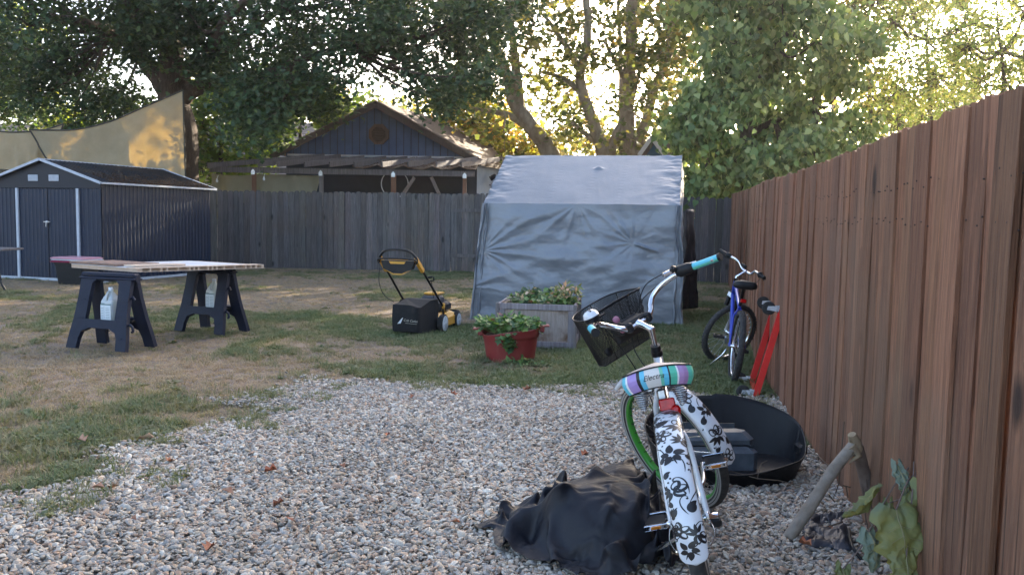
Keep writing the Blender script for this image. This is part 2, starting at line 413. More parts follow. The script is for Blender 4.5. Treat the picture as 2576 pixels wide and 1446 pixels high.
def board_fence(P, total, zt, side, wd, m, seed, name, label, ragged=.012, dog=False, nails=True, tints=None, lean=.012, rails=(.35, 1.0, 1.55), gap=.004, skip=()):
    r = random.Random(seed); root = empty(name, (0, 0, 0), 0, label, 'fence')
    mb = MB(); nl = MB(); d = 0
    while d < total:
        w_ = wd*r.uniform(.88, 1.06)
        p, t = polyline_at(P, d+w_/2); nrm = Vector((-t.y, t.x, 0))*side
        top = zt(p)+(r.uniform(-.007, .007) if not dog else r.uniform(-.018, .018)); th = r.uniform(.014, .02); off = r.uniform(0, .005)+(.010 if r.random() < .3 else 0)
        tw = r.uniform(-.06, .06); tt = (t+nrm*tw).normalized(); nn = Vector((-tt.y, tt.x, 0))*side
        ln = r.gauss(0, lean); bow = r.gauss(0, .012)
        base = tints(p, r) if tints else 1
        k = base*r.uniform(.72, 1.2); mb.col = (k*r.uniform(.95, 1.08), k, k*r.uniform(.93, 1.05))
        ncol = 5 if not dog else 6; nz_ = 7
        hw = w_/2-(gap*r.uniform(.3, 1.6) if gap > 0 else gap)
        tops = [top+r.uniform(-ragged, ragged) for _ in range(ncol+1)]
        if dog:
            tops = [top-(.045 if i in (0, ncol) else .012 if i in (1, ncol-1) else 0)+r.uniform(-.003, .003) for i in range(ncol+1)]
        if r.random() < .12 and not dog: tops[r.randrange(ncol+1)] -= r.uniform(.01, .03)
        cup = r.uniform(-.004, .004)
        vs = []
        for sd_ in (0, 1):
            for j in range(nz_+1):
                for i in range(ncol+1):
                    u = (i/ncol*2-1); z = -.03+(tops[i]+.03)*j/nz_
                    q = p+tt*(u*hw+ln*z)+nn*(off+sd_*th+cup*(1-u*u)+bow*sin(pi*j/nz_)*.6)
                    vs.append((q.x, q.y, z))
        A = (ncol+1)*(nz_+1); fs = []
        for j in range(nz_):
            for i in range(ncol):
                a = j*(ncol+1)+i; fs.append((a, a+1, a+ncol+2, a+ncol+1)); b = a+A; fs.append((b+ncol+1, b+ncol+2, b+1, b))
        for i in range(ncol): a = nz_*(ncol+1)+i; fs.append((a, a+1, a+1+A, a+A))
        for j in range(nz_):
            for i in (0, ncol): a = j*(ncol+1)+i; fs.append((a, a+ncol+1, a+ncol+1+A, a+A))
        mb.add(vs, fs)
        if nails and p.y < 11:
            for rz_ in rails[1:] if r.random() < .8 else rails[1:2]:
                for uu in (-.5, .5):
                    q = p+tt*(uu*hw+ln*rz_+r.uniform(-.008, .008))+nn*(off+th+cup*.7+.003)
                    nl.lathe([(.003, -.004), (.003, .0008), (0, .001)], 6, frame((q.x, q.y, rz_+r.uniform(-.02, .02)), tt, (0, 0, 1)))
        d += w_+(r.uniform(.0, .004) if dog else -.004)
    if nl.v:
        b0 = len(mb.v); mb.v += nl.v; mb.c += nl.c; mb.f += [tuple(i+b0 for i in f) for f in nl.f]; mb.mi += [1]*len(nl.f); mb.sm += nl.sm
    mb.build('boards', [m, m_nail], root)
    rb = MB()
    for rz_ in rails:
        dd = 0
        while dd < total-.1:
            a, ta = polyline_at(P, dd); e = min(dd+2.4, total); b, tb = polyline_at(P, e-.01)
            n_ = Vector((-ta.y, ta.x, 0))*side
            rb.beam(a-n_*.06+Vector((0, 0, rz_)), b-n_*.06+Vector((0, 0, rz_)), .038, .085); dd += 2.4
    rb.build('rails', m, root)
    dd = .1
    while dd < total:
        a, ta = polyline_at(P, dd); n_ = Vector((-ta.y, ta.x, 0))*side
        MB().box((a.x-n_.x*.1, a.y-n_.y*.1, .78), (.09, .09, 1.62), rz=math.atan2(ta.y, ta.x)).build('post', m, root); dd += 2.4
    return root
FP = FENCE
tot = sum((Vector(FP[i+1])-Vector(FP[i])).length for i in range(len(FP)-1))
def red_top(p): return float(np.interp(p.y, [1, 6, 9, 18.3], [1.735, 1.70, 1.735, 1.93]))
board_fence(FP, tot, red_top, -1, .135, m_red, 3, 'wooden_fence', 'tall red-brown board fence with ragged tops along the right side', ragged=.008, rails=(.3, 1.36, 1.5), gap=-.015, lean=.002)
BP = [(4.85, 18.25), (-.75, 20.3), (-7.5, 21.1), (-15, 22.3)]
def grey_top(p): return float(np.interp(p.x, [-7.5, -.75, 4.8], [1.895, 1.91, 1.86]))
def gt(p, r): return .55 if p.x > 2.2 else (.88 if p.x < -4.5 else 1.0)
totb = sum((Vector(BP[i+1])-Vector(BP[i])).length for i in range(len(BP)-1))
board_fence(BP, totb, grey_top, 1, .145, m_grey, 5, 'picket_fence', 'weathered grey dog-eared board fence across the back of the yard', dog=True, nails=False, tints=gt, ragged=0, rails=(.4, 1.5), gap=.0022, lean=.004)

# ------------------------------------------------------------------ metal shed
m_shed = mat('dark_blue_corrugated_steel', (.008, .0145, .033), (.011, .019, .041), .45, .1, scale=3, spec=.35)
m_shedr = mat('shed_roof_steel', (.035, .038, .045), (.02, .022, .03), .35, .5, scale=5, c3=(.09, .06, .04), s3=1.2)
m_debris = mat('dry_debris', (.17, .10, .06), (.09, .055, .035), .95, scale=30)
SP = Vector((-7.57, 15.4, 0)); SU = Vector((-.951, .309, 0)).normalized(); SV = Vector((.309, .951, 0)).normalized()
SWD, SLN, SEV, SAP = 2.64, 3.05, 1.86, 2.24
def make_shed(root, SP, SU, SV, full=True):
    def corr(a, dirv, ln, n_out, ztop, pitch=.1, dep=.012):
        mb = MB(); n = int(ln/pitch*6); vs = []
        for i in range(n+1):
            s_ = ln*i/n; ph = (s_/pitch) % 1; o_ = dep if ph < .3 else 0
            p = a+dirv*s_+n_out*o_; zz = ztop(s_) if callable(ztop) else ztop
            vs += [(p.x, p.y, .02), (p.x, p.y, zz)]
        mb.add(vs, [(2*i, 2*i+2, 2*i+3, 2*i+1) for i in range(n)]); return mb
    gab = lambda s_: SEV-.02+(SAP-SEV)*(1-abs(s_/SWD*2-1))
    corr(SP, SV, SLN, -SU, SEV).build('side_wall', m_shed, root)
    corr(SP+SU*SWD, SV, SLN, SU, SEV).build('side_wall', m_shed, root)
    corr(SP+SV*SLN, SU, SWD, SV, gab).build('rear_wall', m_shed, root)
    a = SP; D0, D1 = .52, 1.98
    corr(SP, SU, D0, -SV, 1.74).build('front_panel', m_shed, root)
    corr(SP+SU*D1, SU, SWD-D1, -SV, 1.74).build('front_panel', m_shed, root)
    corr(SP+SU*.0+SV*.03, SU, SWD, -SV, 1.74).build('front_lining', m_shed, root)
    mid = (D0+D1)/2
    for s0, s1 in ((D0+.02, mid-.006), (mid+.006, D1-.02)):
        d = corr(SP+SU*s0-SV*.01, SU, s1-s0, -SV, 1.72, .09, .01).build('door', m_shed, root)
        if s0 < 1:
            h = MB(); q = SP+SU*(mid)-SV*.04+Vector((0, 0, 1.11))
            h.beam(q-SU*.07, q+SU*.08, .02, .018); h.beam(q+Vector((0, 0, -.01))-SV*.01, q+Vector((0, 0, -.09))+SU*.01-SV*.01, .03, .02); h.lathe([(.02, -.02), (.028, 0), (.02, .02)], 10, T_(q.x, q.y, q.z))
            h.build('door_handle', MT['steel'], d)
    # gable with ridged trim
    gb_ = MB(); vs = []
    for (s_, z) in ((-.02, 1.745), (SWD+.02, 1.745), (SWD+.02, SEV), (SWD/2, SAP), (-.02, SEV)):
        p = SP+SU*s_-SV*.025; vs.append((p.x, p.y, z))
    gb_.add(vs, [(0, 1, 2, 3, 4)])
    gable = gb_.build('gable', mat('gable_steel', (.016, .018, .026), None, .5, .1, spec=.3), root, solid=.006)
    for s_ in (SWD/2-.25, SWD/2+.25):
        v_ = MB(); q = SP+SU*s_-SV*.035+Vector((0, 0, 1.93)); Mx = frame(q, -SU, Vector((0, 0, 1)))
        v_.bbox((0, 0, 0), (.24, .12, .016), .012, Mx)
        for k in range(4):
            v_.box((0, -.036+k*.024, .012), (.2, .008, .01), Mx)
        v_.build('vent', MT['trimw'], gable)
    pz = Vector((0, 0, 1))
    for s_ in (D0, D1):
        tr = MB(); q = SP+SU*s_-SV*.03; tr.beam(q+pz*.02, q+pz*1.74, .055, .03, up=SV); tr.build('door_jamb', MT['trimw'], root)
    bt = MB(); q = SP-SV*.03; bt.beam(q+pz*.03-SU*.01, q+SU*SWD+pz*.03, .02, .05); bt.beam(q-SU*.02+pz*.03, q-SU*.02+SV*SLN+pz*.03, .02, .05)
    bt.build('base_rail', MT['trimw'], root)
    rf = MB(); ov = .1; nr = 30
    for sg in (0, 1):
        e0 = -ov if sg == 0 else SWD+ov; vs = []; n = nr*4
        for i in range(n+1):
            s_ = -ov+(SLN+2*ov)*i/n; up = .014 if (i % 4) in (0,) else 0
            for (u_, z) in ((e0, SEV-.02), (SWD/2, SAP+.03)):
                p = SP+SU*u_+SV*s_; vs.append((p.x, p.y, z+up))
        rf.add(vs, [(2*i, 2*i+2, 2*i+3, 2*i+1) for i in range(n)])
    roof = rf.build('roof', m_shedr, root, solid=.004)
    ft = MB()
    for s_ in (-ov-.01, SLN+ov):
        A_ = SP+SV*s_
        ft.beam(A_-SU*ov+pz*(SEV-.02), A_+SU*SWD/2+pz*(SAP+.035), .03, .045); ft.beam(A_+SU*(SWD+ov)+pz*(SEV-.02), A_+SU*SWD/2+pz*(SAP+.035), .03, .045)
    for u_ in (-ov, SWD+ov): ft.beam(SP+SU*u_-SV*ov+pz*(SEV-.02), SP+SU*u_+SV*(SLN+ov)+pz*(SEV-.02), .03, .035)
    ft.beam(SP+SU*SWD/2-SV*ov+pz*(SAP+.04), SP+SU*SWD/2+SV*(SLN+ov)+pz*(SAP+.04), .05, .02)
    ft.build('roof_trim', MT['trimw'], root)
    return roof
sh = empty('metal_shed', SP, 0, 'dark blue metal garden shed with double doors and pale trim', 'shed')
_l = C.objects[:]
roof = make_shed(sh, SP, SU, SV)
for o in C.objects:
    if o.parent == sh: o.matrix_parent_inverse = Matrix.Translation(-SP)
rr = random.Random(2); db = MB()
for i in range(1500):
    v = rr.random()**.5; s_ = .2+rr.random()*(SLN-.1); u_ = -.1+abs(rr.gauss(0, .35))*(.3+v)
    if u_ > 1.3: continue
    t = (u_+.1)/(SWD/2+.1); z = SEV-.02+(SAP-SEV+.05)*t+.012; p = SP+SU*u_+SV*(s_)
    a = rr.random()*6.28; l = rr.uniform(.012, .04); c_, s2 = cos(a)*l, sin(a)*l
    db.add([(p.x-c_, p.y-s2, z), (p.x+s2*.4, p.y-c_*.4, z+.012), (p.x+c_, p.y+s2, z+.004), (p.x-s2*.4, p.y+c_*.4, z+.01)], [(0, 1, 2, 3)])
tag(db.build('leaf_litter', m_debris), 'brown dry leaf litter lying on the shed roof', kind='stuff')

# second shed, further left: only its roof corner is in the picture
s2 = empty('dark_shed', (-12.2, 19.2, 0), 0, 'dark low shed behind the metal shed, cut by the left edge', 'shed')
w2 = MB(); w2.box((0, 0, .93), (2.2, 2.6, 1.86)); w2.build('walls', m_shed, s2)
r2 = MB(); r2.prism([(-1.25, 1.84), (1.25, 1.84), (0, 2.28)], -1.4, 1.4); r2.build('roof', m_shedr, s2)

# ------------------------------------------------------------------ shade sails
def sail_mat():
    m = mat('tan_sail_cloth', (.45, .36, .23), (.51, .42, .28), .8, scale=3, trans=.42, bump=.1, bscale=200)
    return m
m_sail = sail_mat(); m_edge = mat('sail_edge_webbing', (.06, .05, .035), None, .8)
def sail(name, label, top, bottom, seed, nu=46, nv=20):
    # top and bottom: curves of points; a cloth is stretched between them
    Tp = bez([Vector(p) for p in top], 8); Bp = bez([Vector(p) for p in bottom], 8)
    def samp(P, u):
        x = u*(len(P)-1); i = min(int(x), len(P)-2); return P[i].lerp(P[i+1], x-i)
    def fn(u, v):
        p = samp(Tp, u).lerp(samp(Bp, u), v)
        k = sin(pi*v)*.10*fbm(u*5+seed, v*.8, seed)+.03*sin(pi*v)*fbm(u*14, v*2, seed)
        return p+Vector((0, k-.0, 0))
    mb = MB(); mb.grid(nu, nv, fn)
    root = mb.build(name, m_sail, None, solid=.002); tag(root, label, 'shade sail', 'tan shade sails')
    e = MB(); e.tube([fn(i/60, 0)+Vector((0, -.004, 0)) for i in range(61)], .02, 6)
    e.tube([fn(1, i/30)+Vector((0, -.004, 0)) for i in range(31)], .02, 6); e.tube([fn(0, i/30)+Vector((0, -.004, 0)) for i in range(31)], .02, 6)
    e.build('webbing', m_edge, root); return root
Y1, Y2 = 20.3, 20.5
P = lambda x, y, Y=Y1: at(x, y, Y)
sail('shade_sail', 'large tan shade sail tied high to the oak trunk, dappled with sun', [P(75, 327), P(140, 328), P(200, 325), P(280, 305), P(350, 275), P(420, 245), P(461, 227)],
     [P(124, 412), P(170, 480), P(220, 490), P(300, 490), P(370, 490), P(430, 490), P(468, 490)], 3)
# pull of the right edge inwards is cut by a second control column
sail('shade_sail', 'tan shade sail at the left edge, overlapping the larger sail in a dark triangle', [P(-420, 250, Y2), P(-200, 312, Y2), P(0, 331, Y2), P(60, 332, Y2), P(110, 327, Y2), P(160, 312, Y2)],
     [P(-420, 500, Y2), P(-200, 500, Y2), P(0, 500, Y2), P(50, 500, Y2), P(90, 470, Y2), P(122, 410, Y2)], 8)

# ------------------------------------------------------------------ navy garage and pergola behind the fence
m_nsid = mat('navy_board_siding', (.040, .082, .175), (.054, .104, .215), .6, scale=3)
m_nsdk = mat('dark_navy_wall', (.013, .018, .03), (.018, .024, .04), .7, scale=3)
m_shin = mat('brown_shingles', (.16, .10, .07), (.09, .06, .045), .9, scale=14, stretch=(1, 1, 4), bump=.5, bscale=25)
m_fasc = wood('dark_fascia', (.045, .03, .022), (.08, .05, .035), tint=False)
m_metal = mat('pale_blue_steel_wall', (.17, .22, .29), (.22, .27, .33), .5, .3, scale=4)
YA = 26.0
ap = at(954, 258, YA); eL = at(699, 386, YA); eR = at(1210, 402, YA)
HD = Vector((.30, .954, 0)).normalized(); HL = 8.0
house = empty('garage_building', (ap.x, ap.y, 0), 0, 'navy garage with plank gable, octagon vent and brown roof behind the fence', 'building')
def hb(mb, name, m, parent=house, **k):
    o = mb.build(name, m, parent, **k)
    if parent is house: o.matrix_parent_inverse = Matrix.Translation((-ap.x, -ap.y, 0))
    return o
gw = MB(); # gable planks, each a shallow strip with grooves between
n = 26
def ztop(x): 
    return ap.z-(ap.z-eL.z)*(ap.x-x)/(ap.x-eL.x) if x < ap.x else ap.z-(ap.z-eR.z)*(x-ap.x)/(eR.x-ap.x)
xl, xr = eL.x+.25, eR.x-.12; zb = 3.03
for i in range(n):
    a = xl+(xr-xl)*i/n+.012; b = xl+(xr-xl)*(i+1)/n-.012
    za, zb_ = max(ztop(a)-.1, zb+.02), max(ztop(b)-.1, zb+.02)
    pol = [(a, zb), (b, zb), (b, zb_)]
    if a < ap.x < b: pol.append((ap.x, ap.z-.1))
    pol.append((a, za)); gw.prism(pol, YA+.0, YA+.1)
gable_ = hb(gw, 'gable_wall', m_nsid)
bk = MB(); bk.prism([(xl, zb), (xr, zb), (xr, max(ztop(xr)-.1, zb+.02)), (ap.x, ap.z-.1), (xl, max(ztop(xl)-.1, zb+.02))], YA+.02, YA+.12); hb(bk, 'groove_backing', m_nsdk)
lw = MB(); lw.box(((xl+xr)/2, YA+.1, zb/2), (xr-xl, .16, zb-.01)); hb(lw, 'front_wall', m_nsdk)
st = MB(); a = at(723, 389.5, YA-.02); b = at(1192, 397.5, YA-.02); st.beam(a, b, .05, .06); hb(st, 'trim_strip', MT['trimw'])
rw = MB(); a0 = Vector((xr, YA+.05, 0)); nrw = int(HL/.1); vs = []
for i in range(nrw*2+1):
    p = a0+HD*(HL*i/(nrw*2))+Vector((.02 if i % 2 else 0, 0, 0)); vs += [(p.x, p.y, 0), (p.x, p.y, eR.z-.12)]
rw.add(vs, [(2*i, 2*i+2, 2*i+3, 2*i+1) for i in range(nrw*2)]); hb(rw, 'side_wall', m_metal)
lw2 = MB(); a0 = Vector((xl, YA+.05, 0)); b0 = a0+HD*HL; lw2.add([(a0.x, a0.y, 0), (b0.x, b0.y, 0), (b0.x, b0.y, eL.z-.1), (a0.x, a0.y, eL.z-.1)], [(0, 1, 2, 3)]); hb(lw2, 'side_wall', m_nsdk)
rf = MB()
fo = -HD*.25
for (e) in (eL, eR):
    A_, B_ = Vector(ap)+fo, Vector(e)+fo; A2, B2 = A_+HD*(HL+.5), B_+HD*(HL+.5)
    ex = (B_-A_)*.02; B_ += ex; B2 += ex
    def fn(u, v, A_=A_, B_=B_, A2=A2, B2=B2):
        p = A_.lerp(B_, u).lerp(A2.lerp(B2, u), v); return p+Vector((0, 0, .012*((u*22) % 1)+.01*fbm(p.x*2, p.y*2)))
    rf.grid(66, 30, fn)
hb(rf, 'roof', m_shin, solid=.05)
fa = MB()
for e in (eL, eR):
    A_, B_ = Vector(ap)+fo*1.1, Vector(e)+fo*1.1; dn = Vector((0, 0, -.11)); fa.beam(A_+dn, B_+dn+(B_-A_)*.02, .04, .17)
A_ = Vector(eR)+fo+(Vector(eR)-Vector(ap))*.02+Vector((0, 0, -.09)); fa.beam(A_, A_+HD*(HL+.5), .03, .14)
hb(fa, 'fascia', m_fasc)
# octagon vent
oc = MB(); c = at(953, 338, YA-.06); r_o, r_i = .33, .23
for k in range(8):
    a1, a2 = pi/8+k*pi/4, pi/8+(k+1)*pi/4
    q = [(c.x+r*cos(a), c.z+r*sin(a)) for r, a in ((r_i, a1), (r_o, a1), (r_o, a2), (r_i, a2))]; oc.prism(q, YA-.09, YA-.0)
vent = hb(oc, 'octagon_vent', wood('vent_wood', (.07, .045, .032), (.13, .085, .06), tint=False), gable_)
lv = MB()
for k in range(5): lv.box((c.x, YA-.05, c.z-.16+k*.08), (.34, .07, .02), RX(0)); 
lv.box((c.x, YA-.012, c.z), (.42, .01, .42)); hb(lv, 'louvres', m_fasc, gable_)

# pergola in front of the garage
m_perg = wood('grey_pergola_timber', (.10, .085, .08), (.17, .15, .145), tint=True)
m_post = wood('brown_post', (.13, .06, .035), (.2, .10, .06), tint=True)
pg = empty('pergola', (0, 23, 0), 0, 'weathered timber pergola standing against the navy garage', 'pergola')
YB = 22.6
def pgb(mb, name, m, parent=pg):
    o = mb.build(name, m, parent)
    if parent is pg: o.matrix_parent_inverse = Matrix.Translation((0, -23, 0))
    return o
bm_ = MB(); a = at(528, 426, YB); b = at(1194, 438, YB); bm_.col = (.85, .85, .9); bm_.beam(a, b, .045, .15); pgb(bm_, 'beam', m_perg)
for i, px in enumerate((638.6, 808, 990, 1169)):
    q = at(px, 446, YB+.05); mp_ = m_post if i != 1 else m_perg
    p_ = MB(); p_.box((q.x, YB+.07, (a.z-.08)/2), (.1 if i != 2 else .13, .09, a.z-.08)); po = pgb(p_, 'post', mp_)
    cp = MB(); cp.prism([(q.x-.05, a.z-.12), (q.x+.05, a.z-.12), (q.x+.05, a.z-.03), (q.x, a.z+.03), (q.x-.05, a.z-.03)], YB-.035, YB-.025); cp.build('bracket', MT['steel'], po).matrix_parent_inverse = Matrix.Translation((0, -23, 0)).inverted() @ Matrix.Translation((0, -23, 0))
for i, px in enumerate((516, 645, 692, 761, 824, 886, 956, 1021, 1093, 1155)):
    q = at(px+5, 416, YB-.25); e = Vector((q.x+.95+(0 if i else 1.2), YA-.12, 3.12+R_.uniform(-.03, .03))); s_ = Vector((q.x, YB-.25, q.z+.02))
    if i == 0: s_.z -= .03
    f_ = MB(); k = R_.uniform(.7, 1.15); f_.col = (k, k, k*1.05); f_.beam(s_, e, .04, .14); pgb(f_, 'rafter', m_perg)
ld = MB(); ld.beam(Vector((xl+.1, YA-.08, 3.0)), Vector((xr, YA-.08, 3.0)), .04, .16); pgb(ld, 'ledger', m_post)
for a_, b_ in ((at(1012, 492, YB+.3), at(1042, 447, YB+.1)), (at(1085, 446, YB+.1), at(1106, 492, YB+.3))): br = MB(); br.beam(a_, b_, .09, .05, up=(0, 1, 0)); pgb(br, 'brace', m_perg)
# sagging panels with old leaves lying on the rafters
m_ply = mat('rotten_plywood', (.16, .10, .065), (.10, .065, .045), .95, scale=12, bump=.8, bscale=30, c3=(.28, .24, .2), s3=3)
sp = MB()
def fnp(u, v):
    x = -4.4+u*3.35; y = YB+.25+v*2.9; return (x, y, 2.70+.36*v+.05*fbm(x*3, y*2)-.10*abs(sin(x*4.2))*(1-v))
sp.grid(60, 20, fnp); tag(sp.build('roof_panel', m_ply, None, solid=.02), 'sagging rotten panel strewn with brown leaves on the pergola rafters', 'roof panel')
lt = MB()
for i in range(1600):
    u, v = rr.random(), rr.random()**.8; x, y, z = fnp(u, v); l = rr.uniform(.02, .05); a_ = rr.random()*6.28
    lt.add([(x-l*cos(a_), y-l*sin(a_), z+.02), (x+l*.4, y-l*.3, z+.05), (x+l*cos(a_), y+l*sin(a_), z+.03), (x-l*.4, y+l*.3, z+.055)], [(0, 1, 2, 3)])
tag(lt.build('leaf_litter', m_debris), 'brown leaves piled on the pergola roof', kind='stuff')
# cloth behind the posts
m_cream = mat('cream_tarp', (.20, .185, .14), (.23, .215, .165), .85, scale=2, trans=.2)
ct = MB()
def fnc(u, v):
    p = at(532, 436, YB+.3).lerp(at(808, 442, YB+.3), u); zb = 1.0
    sag = .05*sin(pi*min(1, u*2.5)); q = Vector((p.x, p.y+.03*sin(u*30)+.05*fbm(u*6, v*2), p.z+.0-(p.z-zb)*v-sag*(1-v)))
    if u > .9: q.x -= (u-.9)*v*4
    return q
ct.grid(60, 14, fnc); tag(ct.build('privacy_cloth', m_cream), 'cream cloth screen hung below the left half of the pergola', 'cloth')
hp = MB(); c = at(993, 463, YB+.5); hp.tube([(c.x+.37*cos(a_), c.y, c.z+.37*sin(a_)) for a_ in np.linspace(0, 2*pi, 40, endpoint=False)], .014, 6, closed=True)
tag(hp.build('metal_hoop', MT['trimw']), 'thin bare metal hoop hanging under the pergola beam', 'hoop')
# dark clutter under the pergola
cb = MB(); cb.box((-2.6, 25.2, .9), (2.6, .6, 1.8)); cb.box((-.9, 25.3, .8), (1.1, .5, 1.6))
tag(cb.build('storage_cabinet', mat('dark_cabinet', (.02, .02, .022), None, .8)), 'dark cabinet in the shade under the pergola', 'cabinet')
# lights on the wall: lamp on the garage side
lp = MB(); q = at(1232, 446, 26.9); lp.lathe([(.02, .1), (.12, .04), (.14, -.06), (.1, -.12)], 14, T_(q.x+.15, q.y-.1, q.z)); lp.beam(q, q+Vector((.2, -.1, .0)), .05, .05); lp.beam(q+Vector((0, 0, -.25)), q+Vector((.3, -.1, -.25)), .03, .03); lp.beam(q+Vector((0.02, 0, -.6)), q+Vector((0.02, 0, 0)), .05, .03)
tag(lp.build('wall_lamp', MT['blackm']), 'black lamp bracket on the pale side wall of the garage', 'lamp')
for k, (px, py) in enumerate(((546, 455), (664, 450))):
    q = at(px, py, YB-.4); b_ = MB(); b_.lathe([(.001, -.05), (.03, -.035), (.035, 0), (.02, .03), (.015, .06)], 10, T_(*q)); b_.tube([q+Vector((0, 0, .06)), q+Vector((0, .1, .14))], .006, 5)
    tag(b_.build('light_bulb', MT['white']), ['white globe bulb hanging left of the pergola beam', 'white globe bulb hanging in front of the cream cloth'][k], 'bulb', 'string light bulbs')

# ------------------------------------------------------------------ neighbouring house roofs
m_sh2 = mat('pale_brown_shingles', (.30, .245, .22), (.22, .175, .155), .9, scale=9, stretch=(1, 3, 6), bump=.6, bscale=20, bstretch=(.3, 3, 3))
m_sid = mat('beige_siding', (.35, .27, .22), None, .8)
def far_house(name, label, pxs, Y, ez, rz, back=6, wall=m_sid, roofm=m_sh2):
    l, r_ = at(pxs[0], rz, Y+back/2), at(pxs[1], rz+(pxs[1]-pxs[0])*.004, Y+back/2); z = ez
    root = empty(name, ((l.x+r_.x)/2, Y, 0), 0, label, 'building', 'neighbouring houses')
    inv = Matrix.Translation((-(l.x+r_.x)/2, -Y, 0))
    r = MB(); nrow = 26
    for sgn in (-1, 1):
        yb_ = Y+back/2+sgn*back/2
        for i in range(nrow):
            t0, t1 = i/nrow, (i+1)/nrow; A = (l.z)+(z-l.z)*t0; B = l.z+(z-l.z)*t1
            ya, yb2 = Y+back/2+(yb_-Y-back/2)*t0, Y+back/2+(yb_-Y-back/2)*t1
            r.add([(l.x-.3, ya, A), (r_.x+.3, ya, A), (r_.x+.3, yb2, B+.03), (l.x-.3, yb2, B+.03)], [(0, 1, 2, 3)])
            r.add([(l.x-.3, yb2, B+.03), (r_.x+.3, yb2, B+.03), (r_.x+.3, yb2, B), (l.x-.3, yb2, B)], [(0, 1, 2, 3)])
    o = r.build('roof', roofm, root); o.matrix_parent_inverse = inv
    w_ = MB(); w_.box(((l.x+r_.x)/2, Y+back/2, (z-.1)/2), (r_.x-l.x, back-.6, z-.1)); o2 = w_.build('walls', wall, root); o2.matrix_parent_inverse = inv
    for k in (.3, .7):
        v = MB(); q = Vector((l.x+(r_.x-l.x)*k, Y+back*.25, (l.z+z)/2)); v.box(q+Vector((0, 0, .12)), (.3, .3, .2)); o3 = MB().lathe([(.06, 0), (.06, .3)], 8, T_(q.x+.9, q.y, q.z)).build('vent_pipe', MT['trimw'], root); o3.matrix_parent_inverse = inv; o3 = v.build('roof_vent', MT['trimw'], root); o3.matrix_parent_inverse = inv
    return root
far_house('house', 'long house with pale brown shingle roof behind the oak', (445, 900), 31, 2.75, 304, 7)
far_house('house', 'shingled roof at the left edge above the shade sails', (-260, 172), 33, 3.4, 306, 7)
# small gabled playhouse behind the tent
pl = empty('playhouse', (4.5, 24, 0), 0, 'small gabled hut with beige trim peeping over the silver shelter', 'hut')
inv = Matrix.Translation((-4.5, -24, 0))
a = at(1638, 347, 24); b = at(1606, 392, 24); c2 = at(1676, 398, 24)
gw = MB(); gw.prism([(b.x+.1, 0), (c2.x, 0), (c2.x, c2.z), (a.x, a.z-.06), (b.x+.1, b.z)], 24, 24.1); gw.box(((c2.x+3.0)/2+2.0, 25.5, 1.15), (4.4, 2.8, 2.3)); gw.build('walls', mat('teal_siding', (.04, .07, .085), None, .7), pl).matrix_parent_inverse = inv
gr = MB(); 
for e in (b, c2): gr.beam(Vector(a)+Vector((0, -.08, 0)), Vector((e.x, 23.92, e.z)), .06, .11)
gr.build('gable_trim', mat('beige_trim', (.42, .36, .30), None, .7), pl).matrix_parent_inverse = inv
gr = MB(); gr.add([(a.x, 23.9, a.z+.05), (a.x+3.5, 25.6, a.z-.05), (c2.x+3.9, 23.9, 2.5), (c2.x+.05, 23.9, c2.z+.03)], [(0, 1, 2, 3)]); gr.add([(a.x, 23.9, a.z+.05), (a.x+3.5, 25.6, a.z-.05), (b.x, 26.5, 2.6), (b.x-.02, 23.9, b.z+.03)], [(3, 2, 1, 0)])
gr.build('roof', m_shin, pl, solid=.05).matrix_parent_inverse = inv

# ------------------------------------------------------------------ silver tarp shelter
def tarp_mat():
    m = mat('silver_tarpaulin', (.170, .182, .20), (.20, .212, .232), .46, .15, scale=1.5, bump=.14, bscale=22, bstretch=(1, 1, 2.4), spec=.5, bdist=.012, coat=.15)
    return m
m_tarp = tarp_mat()
FLb, FRb = Vector((-.52, 11.0, 0)), Vector((2.17, 10.68, 0)); EL, ER = Vector((-.39, 11.0, 1.53)), Vector((2.13, 10.72, 1.545))
RL, RR = at(1273, 391, 12.15), at(1716, 392, 11.9); BL, BR = Vector((.10, 13.4, 1.5)), Vector((2.62, 13.15, 1.5))
tent = empty('storage_shelter', (0, 0, 0), 0, 'silver tarpaulin shelter tent standing on the lawn before the back fence', 'shelter')
def folds(x, z):                                # creases fanning out from the pulled points of the front sheet
    d = 0
    for (cx, cz, n_, amp, r_, ph, a0, aw) in ((1.93, 1.03, 15, .030, 1.3, .3, 2.7, 1.3), (1.93, 1.03, 9, .030, .6, 1.3, -.5, .8), (.05, .90, 17, .034, 1.5, 1.0, .05, .9), (1.2, 1.53, 14, .034, 1.1, .2, -2.5, 1.1), (1.2, 1.53, 12, .022, .8, 2.2, -.7, .8), (-.1, .42, 16, .022, 1.0, .7, .3, .8), (2.2, 1.5, 8, .018, .6, 0, -2.5, .9), (2.3, .55, 12, .020, .6, 1.2, 2.8, .9)):
        dx, dz = x-cx, z-cz; rr_ = sqrt(dx*dx+dz*dz)+1e-6; a_ = math.atan2(dz, dx); da = (a_-a0+pi) % (2*pi)-pi
        wgt = math.exp(-(da/aw)**2)*(.35+.9*max(0, noise.noise(Vector((a_*2.5, cx*5, cz*3)))+.35))
        wv = abs(sin(a_*n_/2+ph+1.2*fbm(a_*1.5+rr_*.8, cx*3, cz)))
        d += amp*wgt*(1-wv**1.5)*math.exp(-(rr_/r_)**1.6)*min(1, rr_*7)
    px_, pz_2 = (x-1.93)*.949-(z-1.03)*.316, (x-1.93)*.316+(z-1.03)*.949
    if 0 < px_ < .34: d += .05*math.exp(-(pz_2/.016)**2)*min(1, (.34-px_)*6, px_*20)
    d = d*.55+.045*fbm(x*.8, z*1.3, 3)+.003*fbm(x*3, z*5, 1)+.0016*fbm(x*14, z*26, 2)
    return d
fr = MB()
